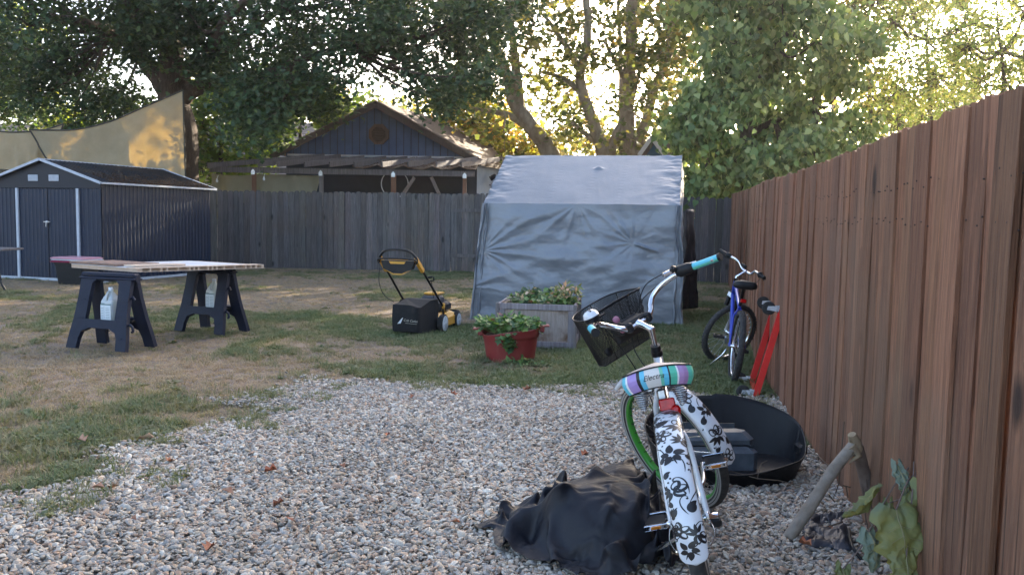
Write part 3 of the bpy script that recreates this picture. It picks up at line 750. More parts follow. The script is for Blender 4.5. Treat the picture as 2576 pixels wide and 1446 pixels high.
def fnf(u, v):                                  # v 0 at the eave, 1 at the hem
    t = EL.lerp(ER, u); b_ = FLb.lerp(FRb, u); q = t.lerp(b_, v); x = u*2.5; z = (1-v)*1.52
    d = folds(x, z)*min(1, v*8)*1.3
    hem = .02*fbm(u*9, 1)+.012*fbm(u*30, 3)
    return q+Vector((0, -d-.03*v, hem*v+.0))
fr.grid(230, 140, fnf); fr.build('front_sheet', m_tarp, tent)
rf = MB()
def fnr(u, v):
    q = EL.lerp(ER, u).lerp(RL.lerp(RR, u), v)
    w_ = .004*fbm(u*16, v*1.6)*(1-.4*v)+.005*abs(fbm(u*5+3, v*2, 2))
    for s_ in (.33, .52, .68): w_ += .0008*math.exp(-((u-s_-.03*v)/.012)**2)*sin(v*110)
    edge = math.exp(-min(u, 1-u)/.06); w_ += .05*edge*fbm(u*8, v*9, 4)
    w_ += .03*math.exp(-((u-.55)**2+(v-.7)**2)/.0004)
    return q+Vector((0, -.35*w_, w_))
rf.grid(160, 90, fnr)
def fnr2(u, v): return RL.lerp(RR, u).lerp(BL.lerp(BR, u), v)
rf.grid(20, 10, fnr2); rf.build('roof_sheet', m_tarp, tent)
for s_, (e, b_, rdg, bk_) in enumerate(((EL, FLb, RL, BL), (ER, FRb, RR, BR))):
    sd = MB(); gb0 = Vector((bk_.x, bk_.y, 0)); 
    def fns(u, v):
        top = (e.lerp(rdg, u*2) if u < .5 else rdg.lerp(bk_, u*2-1)); bo = Vector((e.x, e.y, 0)).lerp(gb0, u) if s_ else b_.lerp(gb0, u)
        q = top.lerp(bo, v); k = (.05*fbm(u*7, v*3, s_)+.02*fbm(u*18, v*8, s_+4))*min(1, u*6, (1-u)*6+.2)
        return q+Vector((k+(.04*v if s_ else -.0), -k*.5, 0))
    sd.grid(60, 50, fns); sd.build('side_sheet', m_tarp if s_ == 0 else m_tarp, tent)
# gathered folds at the two front corners
for s_ in (0, 1):
    cf = MB(); e, b_ = (EL, FLb) if s_ == 0 else (ER, FRb); sg = -1 if s_ == 0 else 1
    def fnk(u, v):
        q = e.lerp(b_, v); wdt = .09+.05*v
        return q+Vector((sg*(u-.75)*wdt, -.035-.035*sin(u*9+3*fbm(v*3, s_))-.03*fbm(u*3, v*9, s_+2), -.03*v))
    cf.grid(14, 60, fnk); cf.build('corner_fold', m_tarp, tent)
bf = MB()
def fnb(u, v): 
    q = Vector((2.25+u*.16+.1*v*u, 10.95+.25*u, 1.5-1.32*v)); return q+Vector((.04*fbm(u*3, v*4), .03*fbm(v*6, u), 0))
bf.grid(10, 30, fnb); bf.build('door_flap', mat('black_flap', (.012, .013, .017), None, .5), tent, solid=.004)
pf = MB()
for q in (EL, ER, BL, BR): pf.tube([(q.x, q.y+.06, 0), (q.x, q.y+.06, q.z-.04)], .02, 8)
pf.tube([EL+Vector((.02, .06, -.035)), ER+Vector((-.02, .06, -.035))], .02, 8); pf.tube([RL+Vector((.02, 0, -.04)), RR+Vector((-.02, 0, -.04))], .02, 8)
pf.build('frame', MT['steel'], tent)
# ------------------------------------------------------------------ trees
LEAF = {  # outline templates in (side, along, normal)
 'lobed': ([(0, 0, 0), (.30, .25, .04), (.18, .42, .03), (.42, .62, .06), (.16, .78, .03), (0, 1.05, 0), (-.16, .78, .03), (-.42, .62, .06), (-.18, .42, .03), (-.30, .25, .04), (0, .5, -.03)],
           [(0, 1, 10), (1, 2, 10), (2, 3, 4, 10), (4, 5, 10), (5, 6, 10), (6, 7, 8, 10), (8, 9, 10), (9, 0, 10)]),
 'star': ([(0, 0, 0), (.5, .2, .05), (.28, .5, 0), (.45, .85, .08), (0, 1.05, -.05), (-.45, .85, .08), (-.28, .5, 0), (-.5, .2, .05)], [(0, 1, 2), (0, 2, 3, 4), (0, 4, 5, 6), (0, 6, 7)]),
 'oval': ([(0, 0, 0), (.26, .45, .05), (0, 1, -.04), (-.26, .45, .05)], [(0, 1, 2), (0, 2, 3)]),
 'heart': ([(0, .02, 0), (.26, -.10, .03), (.44, .14, .06), (.40, .42, .05), (.2, .74, .0), (0, 1.08, -.10), (-.2, .74, .0), (-.40, .42, .05), (-.44, .14, .06), (-.26, -.10, .03), (0, .4, -.05)],
           [(0, 1, 2, 10), (2, 3, 10), (3, 4, 10), (4, 5, 10), (5, 6, 10), (6, 7, 10), (7, 8, 10), (8, 9, 0, 10)]),
}
def leaves(name, pos, tip, nrm, size, col, kind, m, parent):
    tv, tf = LEAF[kind]; tv = np.array(tv, np.float32); K = len(tv); N = len(pos)
    tip = tip/np.linalg.norm(tip, axis=1, keepdims=True)
    nrm = nrm-tip*(nrm*tip).sum(1, keepdims=True); nrm /= np.linalg.norm(nrm, axis=1, keepdims=True)+1e-9
    side = np.cross(tip, nrm)
    V = pos[:, None, :]+size[:, None, None]*(side[:, None, :]*tv[None, :, 0:1]+tip[:, None, :]*tv[None, :, 1:2]+nrm[:, None, :]*tv[None, :, 2:3])
    V = V.reshape(-1, 3).astype(np.float32)
    lens = np.array([len(f) for f in tf]); flat = np.concatenate([np.array(f) for f in tf])
    L = (flat[None, :]+(np.arange(N)*K)[:, None]).ravel().astype(np.int32)
    lt_ = np.tile(lens, N).astype(np.int32); ls = np.concatenate([[0], np.cumsum(lt_)[:-1]]).astype(np.int32)
    me = bpy.data.meshes.new(name); me.vertices.add(len(V)); me.vertices.foreach_set('co', V.ravel())
    me.loops.add(len(L)); me.loops.foreach_set('vertex_index', L)
    me.polygons.add(len(lt_)); me.polygons.foreach_set('loop_start', ls); me.polygons.foreach_set('loop_total', lt_)
    a = me.attributes.new('tint', 'FLOAT_COLOR', 'POINT'); cc = np.repeat(np.concatenate([col, np.ones((N, 1))], 1), K, 0).astype(np.float32); a.data.foreach_set('color', cc.ravel())
    me.update(calc_edges=True); me.materials.append(m)
    o = bpy.data.objects.new(name, me); return link(o, parent)
def unit(r, n): v = r.normal(size=(n, 3)); return v/np.linalg.norm(v, axis=1, keepdims=True)
def tree(name, label, base, limbs, blobs, lf, bark, group='trees and shrubs around the yard', cat='tree', seed=1, trunkname='trunk', hang=None, cull=None):
    """limbs: list of (points, r_start, r_end); blobs: (centre, radii, clumps); lf: dict(kind,size,per,rc,cols,droop,mat)"""
    r = np.random.default_rng(seed); root = empty(name, base, 0, label, cat, group); inv = Matrix.Translation(-Vector(base))
    tr = MB(); joints = []
    for pts, ra, rb in limbs:
        P_ = bez(pts, 7) if len(pts) > 2 else [Vector(pts[0]).lerp(Vector(pts[1]), i/6) for i in range(7)]
        n = len(P_); P_ = [p+Vector((fbm(p.x*1.5, p.z*1.5, seed), fbm(p.z*1.5, p.x, seed+5), 0))*.06*min(1, i/4) for i, p in enumerate(P_)]
        tr.tube(P_, [ra+(rb-ra)*i/(n-1) for i in range(n)], 9 if ra > .08 else 6)
        for i, p in enumerate(P_):
            if i > n*.35: joints.append((p, ra+(rb-ra)*i/(n-1)))
    JP = np.array([j[0] for j in joints]) if joints else np.array([base])
    cs = []
    for c, rad, k in blobs:
        u = unit(r, k)*(r.random((k, 1))**.42); cs.append(np.array(c)+u*np.array(rad))
        # one bough into each mass
        j = JP[np.argmin(((JP-np.array(c))**2).sum(1))]
        if ((j-np.array(c))**2).sum() > .3:
            mid = (Vector(j)+Vector(c))/2+Vector((0, 0, -.25)); tr.tube(bez([j, mid, c], 5), [.05, .045, .04, .036, .032, .028, .025, .02, .018, .016, .014], 5, caps=False)
    if 1:
        pass
    own = np.concatenate([np.full(b[2], i) for i, b in enumerate(blobs)]); cs = np.concatenate(cs)
    cs = cs[cs[:, 2] > .25]
    step = max(1, len(cs)//260)
    for q in cs[::step]:
        i = int(np.argmin(((np.array([b[0] for b in blobs])-q)**2).sum(1))); c = Vector(blobs[i][0]); q = Vector(q)
        a_ = c.lerp(q, .15); m_ = a_.lerp(q, .5)+Vector((0, 0, -.08)); tr.tube([a_, m_, q], [.016, .011, .006], 4, caps=False)
    o = tr.build(trunkname, bark, root); o.matrix_parent_inverse = inv
    n = lf['per']; M_ = len(cs); rc = lf['rc']
    off = r.normal(size=(M_, n, 3))*np.array([rc, rc, rc*.7]); pos = (cs[:, None, :]+off).reshape(-1, 3)
    pos = pos[pos[:, 2] > .1]
    if cull is not None: pos = pos[cull(pos)]
    N = len(pos); dr = lf.get('droop', .3)
    tip = unit(r, N)*np.array([1, 1, .6])+np.array([0, 0, -dr]); nrm = unit(r, N)*.7+np.array([0, 0, 1.0 if dr < .8 else .25])+np.array([0, -.35, 0])
    cols = np.array(lf['cols']); ci = r.choice(len(cols), N, p=lf.get('p')); cl = cols[ci]*(.75+.5*r.random((N, 1)))
    sz = lf['size']*(.65+.6*r.random(N))
    o = leaves('crown', pos, tip, nrm, sz, cl, lf['kind'], lf['mat'], root); o.matrix_parent_inverse = inv
    if hang:
        hb_ = MB()
        for q in cs[r.integers(0, M_, hang)]: hb_.tube([q, q+np.array([.01, 0, -.17]), q+np.array([.02, .01, -.36])], [.006, .006, .003], 4)
        o = hb_.build('seed_pods', m_pod, root); o['kind'] = 'stuff'; o.matrix_parent_inverse = inv
    return root
m_leaf = mat('leaves_dark', (.9, .9, .9), (1.1, 1.1, 1.1), .55, scale=3, tint=True, trans=.35, spec=.3)
m_leafb = mat('leaves_thin', (.95, .95, .95), (1.1, 1.1, 1.1), .55, scale=3, tint=True, trans=.55, spec=.3)
m_leafc = mat('leaves_broad', (.9, .9, .9), (1.1, 1.1, 1.1), .55, scale=3, tint=True, trans=.4, spec=.3)
m_bark = mat('dark_bark', (.045, .032, .024), (.085, .06, .045), .95, scale=6, stretch=(3, 3, .6), bump=1, bscale=9, bstretch=(3, 3, .6), bdist=.05)
m_barks = mat('pale_mottled_bark', (.16, .115, .07), (.30, .235, .16), .9, scale=3, stretch=(1.5, 1.5, .8), bump=.6, bscale=8, bdist=.03)
m_barkt = mat('twig_bark', (.09, .065, .045), None, .9)
m_pod = mat('seed_pod', (.16, .24, .07), None, .6)
DG = [(.048, .085, .038), (.062, .105, .048), (.04, .07, .038), (.078, .115, .04)]
# the oak over the left half
YO = 22.3
L = lambda x, y, Y=YO: tuple(at(x, y, Y))
ob = at(432, 600, YO); base = (ob.x, YO, 0)
limbs = [([(ob.x+.25, YO, 0), L(452, 400), L(448, 300), L(432, 215), L(428, 130), L(420, 40), L(410, -120), L(400, -300)], .55, .12),
 ([L(425, 235), L(395, 190), L(345, 130), L(290, 85), L(220, 60, YO-1.5), L(120, 40, YO-3)], .30, .07),
 ([L(440, 225), L(470, 175), L(520, 150), L(600, 100, YO-1), L(700, 30, YO-1.5)], .26, .06),
 ([L(455, 250), L(490, 225), L(560, 205), L(640, 200, YO-1), L(760, 150, YO-2.5), L(880, 110, YO-3)], .24, .05),
 ([L(430, 150), L(470, 80, YO+1), L(540, -60, YO+2)], .2, .06), ([L(425, 130), L(330, 20, YO-2), L(240, -120, YO-4)], .2, .06),
 ([L(520, 150), L(560, 60, YO-3), L(680, -60, YO-5)], .16, .05)]
blobs = []; DENS = .85
def mass(lst, Y0, spread, rx, rz, k, ry=None, out=None):
    out = blobs if out is None else out
    for i, (x, y) in enumerate(lst):
        Yv = Y0+R_.uniform(-spread, spread); x += R_.uniform(-22, 22); y += R_.uniform(-16, 16); out.append((tuple(at(x, y, Yv)), (rx*R_.uniform(.85, 1.2), (ry or rx)*R_.uniform(.9, 1.3), rz*R_.uniform(.85, 1.2)), max(3, int(k*DENS*R_.uniform(.6, 1.3)))))
mass([(x, y) for y in (-160, -70, 20) for x in range(-160, 1150, 105)], 20.5, 2.6, 1.0, .8, 46)
mass([(x, y) for x, y in ((30, 130), (130, 120), (60, 215), (150, 210), (235, 150), (215, 235), (290, 225), (270, 95), (-60, 200), (-90, 110), (100, 262), (20, 275), (180, 262), (60, 160), (340, 60), (110, 170))], 23.3, 1.3, .82, .62, 52)
mass([(x, y) for x, y in ((550, 110), (640, 130), (740, 120), (830, 130), (920, 100), (620, 200), (700, 220), (770, 200), (560, 180), (650, 265), (650, 300), (640, 330), (720, 160), (800, 90), (860, 190), (800, 250), (690, 290), (600, 250))], 20.5, 1.8, .72, .6, 44)
mass([(980, 60), (1030, 100), (1060, 160), (1110, 190), (1150, 100), (1120, 50), (1000, 150), (1200, 140), (1180, 210), (1250, 60), (1230, 10), (1320, 20), (1090, 235), (1010, 10)], 19.8, 1.8, .62, .5, 38)
mass([(470, 105), (415, 60), (350, 150), (330, 85), (500, 160), (455, 30), (390, 120), (560, 60)], 20.6, .6, .5, .42, 26)
mass([(x, y) for y in (-290, -420) for x in range(-100, 1150, 170)], 20.5, 3, 1.4, 1.1, 50)
tree('oak_tree', 'huge dark oak with a thick forked trunk spreading over the left half of the yard', base, limbs, blobs,
     dict(kind='lobed', size=.14, per=20, rc=.24, cols=DG+[(.09, .12, .035)], p=[.3, .25, .3, .1, .05], droop=.45, mat=m_leaf), m_bark, seed=4)
DENS = .55
# sunlit bright shrubs and small trees behind the oak
YG = [(.115, .19, .035), (.15, .22, .04), (.085, .15, .035), (.19, .22, .05)]
def simple_tree(name, label, px, py_top, Y, lst, rx, rz, k, lf, bark=m_bark, seed=1, h0=.14, spread=.8, group='trees and shrubs around the yard', cat='tree', **kw):
    b = at(px, 560, Y); bb = []; mass(lst, Y, spread, rx, rz, k, out=bb)
    tp = at(px, py_top, Y); limbs = [([(b.x, Y, 0), (b.x+.1, Y, tp.z*.35), (b.x-.05, Y, tp.z*.7), tuple(tp)], h0, h0*.25)]
    return tree(name, label, (b.x, Y, 0), limbs, bb, lf, bark, group=group, seed=seed, cat=cat, **kw)
bright = dict(kind='star', size=.17, per=16, rc=.24, cols=YG, droop=.4, mat=m_leafb)
simple_tree('maple_tree', 'bright green young maple lit from behind, right of the oak trunk', 560, 250, 27, [(500, 250), (560, 240), (520, 310), (600, 300), (480, 350), (560, 370), (640, 390), (530, 400), (490, 410), (610, 430), (500, 190)], .72, .6, 40, bright, seed=11)
simple_tree('maple_tree', 'bright green maple beside the navy garage, reaching its left eave', 760, 260, 28, [(740, 260), (800, 290), (720, 330), (690, 370), (760, 230), (680, 250), (720, 200), (850, 280), (900, 265), (640, 330)], .62, .55, 36, bright, seed=12)
simple_tree('hedge_shrub', 'light green leafy shrub showing above the tan sail', 300, 300, 24.5, [(205, 310), (260, 285), (320, 290), (380, 270), (240, 330), (300, 330), (180, 330)], .55, .4, 34, dict(bright, size=.11, cols=YG), seed=13, cat='shrub')
yel = dict(kind='star', size=.17, per=16, rc=.26, cols=[(.24, .24, .04), (.30, .28, .05), (.16, .19, .04), (.30, .18, .05)], droop=.4, mat=m_leafb)
simple_tree('yellow_tree', 'yellowing small tree behind the right slope of the garage roof', 1230, 300, 31, [(1160, 290), (1210, 320), (1260, 340), (1190, 260), (1290, 360), (1130, 300), (1230, 280), (1320, 380), (1100, 275), (1270, 300), (1210, 380), (1300, 410)], .8, .62, 34, yel, seed=14)
simple_tree('plum_tree', 'dark purple-leaved tree between the garage roof and the sycamores', 1200, 350, 34, [(1190, 340), (1230, 370), (1160, 320), (1250, 400)], .8, .6, 30, dict(yel, cols=[(.05, .025, .02), (.08, .04, .03)], mat=m_leaf), seed=15)
simple_tree('sunlit_tree', 'pale yellow-green tree far left behind the oak branches', 60, 200, 33, [(20, 60), (60, 90), (10, 190), (60, 270), (20, 240), (110, 290), (170, 270), (90, 40), (-60, 150), (150, 300)], 1.0, .8, 30, dict(yel, cols=YG+[(.24, .24, .05)]), seed=16)
simple_tree('thin_tree', 'thin-leaved tree peeping above the ridge of the garage', 900, 260, 34, [(870, 265), (920, 255), (1010, 290), (1060, 300), (850, 240)], .7, .5, 20, dict(yel, size=.14, cols=[(.14, .15, .05), (.1, .14, .04), (.25, .15, .06)]), seed=17)
DENS = .27
# sycamores
SY = [(.12, .15, .05), (.18, .19, .06), (.26, .23, .07), (.08, .10, .04), (.32, .23, .08)]
syc = dict(kind='star', size=.19, per=15, rc=.32, cols=SY, p=[.3, .25, .15, .25, .05], droop=.5, mat=m_leafb)
YS = 29
Q = lambda x, y, Y=YS: tuple(at(x, y, Y))
b = at(1392, 560, YS)
bl = []; mass([(1200, 180), (1260, 140), (1180, 100), (1300, 220), (1240, 250), (1330, 120), (1270, 60), (1350, 40), (1160, 30), (1210, -20), (1320, -40), (1400, 90), (1130, 230), (1180, 290), (1280, 300), (1220, -110), (1330, -130), (1120, -60), (1370, 180), (1360, 320)], YS-1, 1.8, 1.05, .85, 36, out=bl)
tree('sycamore_tree', 'pale-barked sycamore leaning left with a forked crown behind the shelter', (b.x, YS, 0), [([(b.x+.2, YS, 0), Q(1392, 420), Q(1375, 370), Q(1330, 310), Q(1290, 250), Q(1275, 190), Q(1240, 100), Q(1200, 0)], .36, .12), ([Q(1305, 265), Q(1300, 190), Q(1290, 110), Q(1285, 0), Q(1280, -120)], .2, .08), ([Q(1335, 325), Q(1280, 290), Q(1230, 280), Q(1160, 270)], .15, .05), ([Q(1275, 190), Q(1215, 150), Q(1160, 90)], .14, .05), ([Q(1260, 150), Q(1200, 120), Q(1130, 60)], .12, .05)], bl, syc, m_barks, group='pale sycamores behind the shelter', seed=21)
b = at(1520, 560, YS+1)
bl = []; mass([(1430, 120), (1490, 160), (1540, 110), (1450, 50), (1520, 20), (1590, 60), (1410, 220), (1470, 260), (1430, 320), (1500, 340), (1540, 270), (1480, -50), (1560, -100), (1420, -110), (1600, 160), (1530, 390)], YS+.5, 1.8, 1.0, .8, 34, out=bl)
tree('sycamore_tree', 'slender curved sycamore in the middle of the group behind the shelter', (b.x, YS+1, 0), [([(b.x, YS+1, 0), Q(1515, 400), Q(1500, 330), Q(1475, 260), Q(1460, 190), Q(1480, 90), Q(1470, -40), Q(1460, -160)], .27, .09), ([Q(1470, 240), Q(1420, 200), Q(1370, 180)], .12, .05), ([Q(1530, 400), Q(1550, 340), Q(1565, 290), Q(1570, 200)], .2, .07), ([Q(1500, 360), Q(1440, 310), Q(1400, 300)], .1, .04), ([Q(1465, 190), Q(1420, 110), Q(1370, 40)], .13, .06)], bl, syc, m_barks, group='pale sycamores behind the shelter', seed=22)
b = at(1585, 560, YS-.5)
bl = []; mass([(1640, 80), (1600, 20), (1560, 60), (1680, 130), (1650, 180), (1610, -60), (1690, 40), (1710, -40), (1640, -130), (1560, -140), (1560, 180), (1700, 230), (1620, 260), (1660, 300), (1580, 330), (1740, 120), (1760, 20)], YS-1, 1.4, 1.0, .8, 36, out=bl)
tree('sycamore_tree', 'straight upright sycamore with the thickest pale trunk of the group', (b.x, YS-.5, 0), [([(b.x, YS-.5, 0), Q(1578, 390), Q(1577, 300), Q(1580, 200), Q(1588, 100), Q(1590, 0), Q(1592, -150)], .31, .16), ([Q(1588, 260), Q(1610, 180), Q(1650, 110)], .1, .05), ([Q(1580, 220), Q(1545, 150), Q(1520, 100)], .1, .05)], bl, syc, m_barks, group='pale sycamores behind the shelter', seed=23)
b = at(1605, 560, YS)
bl = []; mass([(1690, 190), (1740, 160), (1700, 270), (1660, 350), (1720, 330), (1760, 250), (1740, 80), (1790, 0), (1700, 120), (1780, -100)], YS+.5, 1.4, .95, .8, 34, out=bl)
tree('sycamore_tree', 'sycamore trunk leaning right, rightmost of the pale group', (b.x, YS, 0), [([(b.x, YS, 0), Q(1605, 390), Q(1625, 310), Q(1645, 230), Q(1680, 130), Q(1700, 0)], .25, .1), ([Q(1610, 380), Q(1660, 350), Q(1710, 320)], .09, .04)], bl, syc, m_barks, group='pale sycamores behind the shelter', seed=24)
DENS = .52
# catalpa with big drooping leaves
YC = 20.3
CG = [(.15, .22, .08), (.19, .26, .10), (.11, .17, .065), (.26, .31, .13), (.09, .13, .055)]
cat_ = dict(kind='heart', size=.15, per=26, rc=.235, cols=CG, droop=1.0, mat=m_leafc)
bl = []; mass([(1900, 60), (1820, 90), (1980, 80), (2060, 110), (1880, 150), (1960, 160), (2040, 190), (1800, 180), (1770, 250), (1860, 240), (1940, 250), (2020, 270), (2100, 230), (2120, 310), (1790, 320), (1740, 380), (1830, 380), (1900, 330), (1980, 340), (2060, 360), (2120, 380), (1760, 440), (1840, 440), (1910, 410), (1990, 410), (1740, 330), (1860, -10), (1950, -20), (2040, 20), (1780, 20), (1900, -100), (1980, -110), (1820, -110), (1900, -200), (2110, 130), (1770, 470), (1830, 480)], YC-.6, 1.3, .68, .52, 34, out=bl)
c_ = lambda x, y, Y=YC: tuple(at(x, y, Y))
b = at(1880, 560, YC)
def in_yard(p): 
    f = np.interp(p[:, 0], [-.75, 4.8], [20.3, 18.25]); return (p[:, 1] > f+.1) | (p[:, 2] > 1.6)
tree('catalpa_tree', 'broad catalpa with large drooping heart-shaped leaves over the fence corner', (b.x, YC, 0), [([(b.x, YC, 0), c_(1885, 420), c_(1880, 340), c_(1875, 240), c_(1890, 100), c_(1900, -60)], .22, .07), ([c_(1880, 340), c_(1960, 300), c_(2040, 260)], .1, .04), ([c_(1882, 380), c_(1820, 340), c_(1770, 300)], .1, .04), ([c_(1876, 250), c_(1930, 150), c_(1990, 60)], .1, .04)], bl, cat_, m_bark, seed=31, hang=140, cull=in_yard)
DENS = .72
# bright trees beyond the right fence
LG = [(.21, .28, .085), (.28, .33, .11), (.15, .22, .08), (.34, .35, .12)]
loc = dict(kind='oval', size=.14, per=26, rc=.30, cols=LG, droop=.5, mat=m_leafb)
simple_tree('locust_tree', 'airy pale green locust tree beyond the right fence, nearest the corner', 2330, 100, 24, [(2250, 60), (2320, 40), (2380, 100), (2290, 140), (2350, 190), (2400, 240), (2280, 220), (2240, 290), (2420, 30), (2330, -60), (2250, -40), (2410, 160), (2330, 280), (2200, 10)], .85, .8, 34, loc, bark=m_barkt, seed=41, spread=1.2, group='pale trees beyond the right fence')
simple_tree('locust_tree', 'airy pale green locust tree at the right edge above the near fence', 2520, 130, 19, [(2500, 60), (2560, 20), (2450, 120), (2520, 160), (2570, 120), (2600, 200), (2470, 210), (2540, 240), (2430, 60), (2500, -50), (2600, -30), (2660, 100), (2400, 280)], .70, .62, 34, dict(loc, size=.11, rc=.24), bark=m_barkt, seed=42, spread=1.2, group='pale trees beyond the right fence')
simple_tree('shade_tree', 'dark loose-leaved tree between the catalpa and the pale locusts', 2180, 150, 30, [(2150, 60), (2200, 120), (2180, 200), (2220, 260), (2150, 300), (2240, 330), (2190, 370), (2140, 10), (2110, -60), (2230, 30), (2280, 300), (2170, 420), (2250, -30), (2120, 160), (2290, 380), (2180, -120)], 1.0, .85, 34, dict(syc, size=.16), seed=43, spread=1.5)
DENS = .3
# a far row of trees closing the view to the sunny side
for i, (px, Y, lst) in enumerate(((1750, 44, [(1700, 330), (1760, 250), (1820, 300), (1740, 160), (1800, 60), (1860, 180), (1700, 60), (1760, -60)]),
      (2050, 42, [(2000, 300), (2080, 330), (2060, 220), (1980, 180), (2120, 250), (2050, 100), (2000, 20), (2100, -40)]),
      (1400, 46, [(1330, 350), (1400, 370), (1460, 330), (1380, 280), (1440, 220), (1500, 380), (1300, 300)]),
      (700, 44, [(500, 290), (600, 270), (700, 280), (800, 290), (650, 220), (760, 230), (850, 300), (560, 210), (1000, 320)]),
      (2420, 36, [(2340, 330), (2420, 280), (2500, 240), (2380, 200), (2460, 120), (2560, 180)]))):
    simple_tree('distant_tree', ['soft distant tree behind the upright sycamore trunk', 'soft distant tree behind the catalpa', 'soft distant tree low between the leaning sycamores', 'wide distant tree low behind the long shingled roof', 'soft distant tree behind the pale locusts'][i], px, lst[0][1], Y, lst, 1.9, 1.3, 26, dict(kind='star', size=.34, per=16, rc=.5, cols=SY[:4], droop=.4, mat=m_leafb), seed=60+i, spread=2, group='distant trees closing the view')

# extra tree crowns added above the picture, unseen, to keep sun off the yard
DENS = .75
for i, (px, Y, lst) in enumerate(((1550, 40, [(x, y) for y in (-70, -180, -290) for x in (1280, 1400, 1520, 1640, 1760)]), (2080, 40, [(x, y) for y in (-70, -180, -290) for x in (1880, 2000, 2120, 2240, 2360)]), (1150, 42, [(x, y) for y in (-60, -170, -280) for x in (1000, 1100, 1200)]))):
    simple_tree('tall_tree', ['tall far tree rising out of the picture above the sycamores', 'tall far tree rising out of the picture above the catalpa', 'tall far tree rising out of the picture above the garage ridge'][i], px, -100, Y, lst, 1.9, 1.5, 30, dict(kind='star', size=.42, per=16, rc=.5, cols=SY[:4], droop=.4, mat=m_leafb), seed=80+i, spread=1.5, h0=.2, bark=m_barkt, group='distant trees closing the view')
# ------------------------------------------------------------------ things on the lawn
def on(x, y): p = G(x, y); return Vector((p.x, p.y, 0))
# storage tote with lids
tq = on(165, 716); tx = Vector((.95, -.3, 0)); rz = math.atan2(-.3, .95)
tt = empty('storage_tote', tq, rz, 'black plastic storage tote standing against the metal shed', 'tote')
t = MB(); t.bbox((.02, .2, .2), (.62, .40, .40), .03, taper=1) if False else None
t = MB()
def rr_rect(w, d, r, n=4):
    out = []
    for (cx, cy, a0) in ((w/2-r, d/2-r, 0), (-w/2+r, d/2-r, pi/2), (-w/2+r, -d/2+r, pi), (w/2-r, -d/2+r, 3*pi/2)):
        for k in range(n+1): a = a0+pi/2*k/n; out.append((cx+r*cos(a), cy+r*sin(a)))
    return out
def loft(mb, secs, cap=(True, True), M=None):
    n = len(secs[0][0]); vs = []; fs = []
    for sec, z in secs: vs += [(x, y, z) for x, y in sec]
    for i in range(len(secs)-1):
        for k in range(n): l = (k+1) % n; fs.append((i*n+k, i*n+l, (i+1)*n+l, (i+1)*n+k))
    if cap[0]: fs.append(tuple(range(n-1, -1, -1)))
    if cap[1]: b = (len(secs)-1)*n; fs.append(tuple(range(b, b+n)))
    return mb.add(vs, fs, M)
loft(t, [(rr_rect(.56, .36, .04), 0), (rr_rect(.64, .42, .04), .36), (rr_rect(.68, .46, .04), .37), (rr_rect(.68, .46, .04), .40)], M=T_(.05, .22, 0)); t.build('body', MT['black'], tt)
for nm, lb, c, z0, dx in (('tote_lid', 'magenta plastic lid directly on the black tote', (.30, .02, .07), .40, -.02), ('tote_lid', 'white plastic lid in the middle of the stack on the black tote', (.6, .62, .66), .435, .0), ('tote_lid', 'pale pink plastic lid on top of the stack on the black tote', (.62, .30, .34), .462, -.01)):
    l = MB(); loft(l, [(rr_rect(.76, .50, .05), 0), (rr_rect(.77, .51, .05), .012), (rr_rect(.70, .44, .05), .03), (rr_rect(.68, .42, .05), .025)])
    o = l.build(nm, mat(nm, c, None, .35)); o.location = tq+RZ(rz) @ Vector((.06+dx, .22, z0)); o.rotation_euler = (0, 0, rz+(.02 if z0 > .45 else 0)); tag(o, lb, 'lid', 'lids stacked on the tote')
# table cut by the left edge
tb = empty('garden_table', at(-40, 640, 13.5), 0, 'weathered table end reaching in at the left edge before the shed', 'table'); tb.location.z = 0
q = at(34, 627, 13.5); x0 = q.x-tb.location.x
b = MB(); b.bbox((x0-.5, 0, q.z), (1.0, .6, .035), .01); b.build('table_top', m_perg, tb)
for sx in (-.3, -.9):
    b = MB(); b.tube([(x0+sx, 0, q.z), (x0+sx, .05, .4), (x0+sx+.08, .0, .15), (x0+sx+.16, 0, 0)], .02, 6); b.build('leg', MT['blackm'], tb)

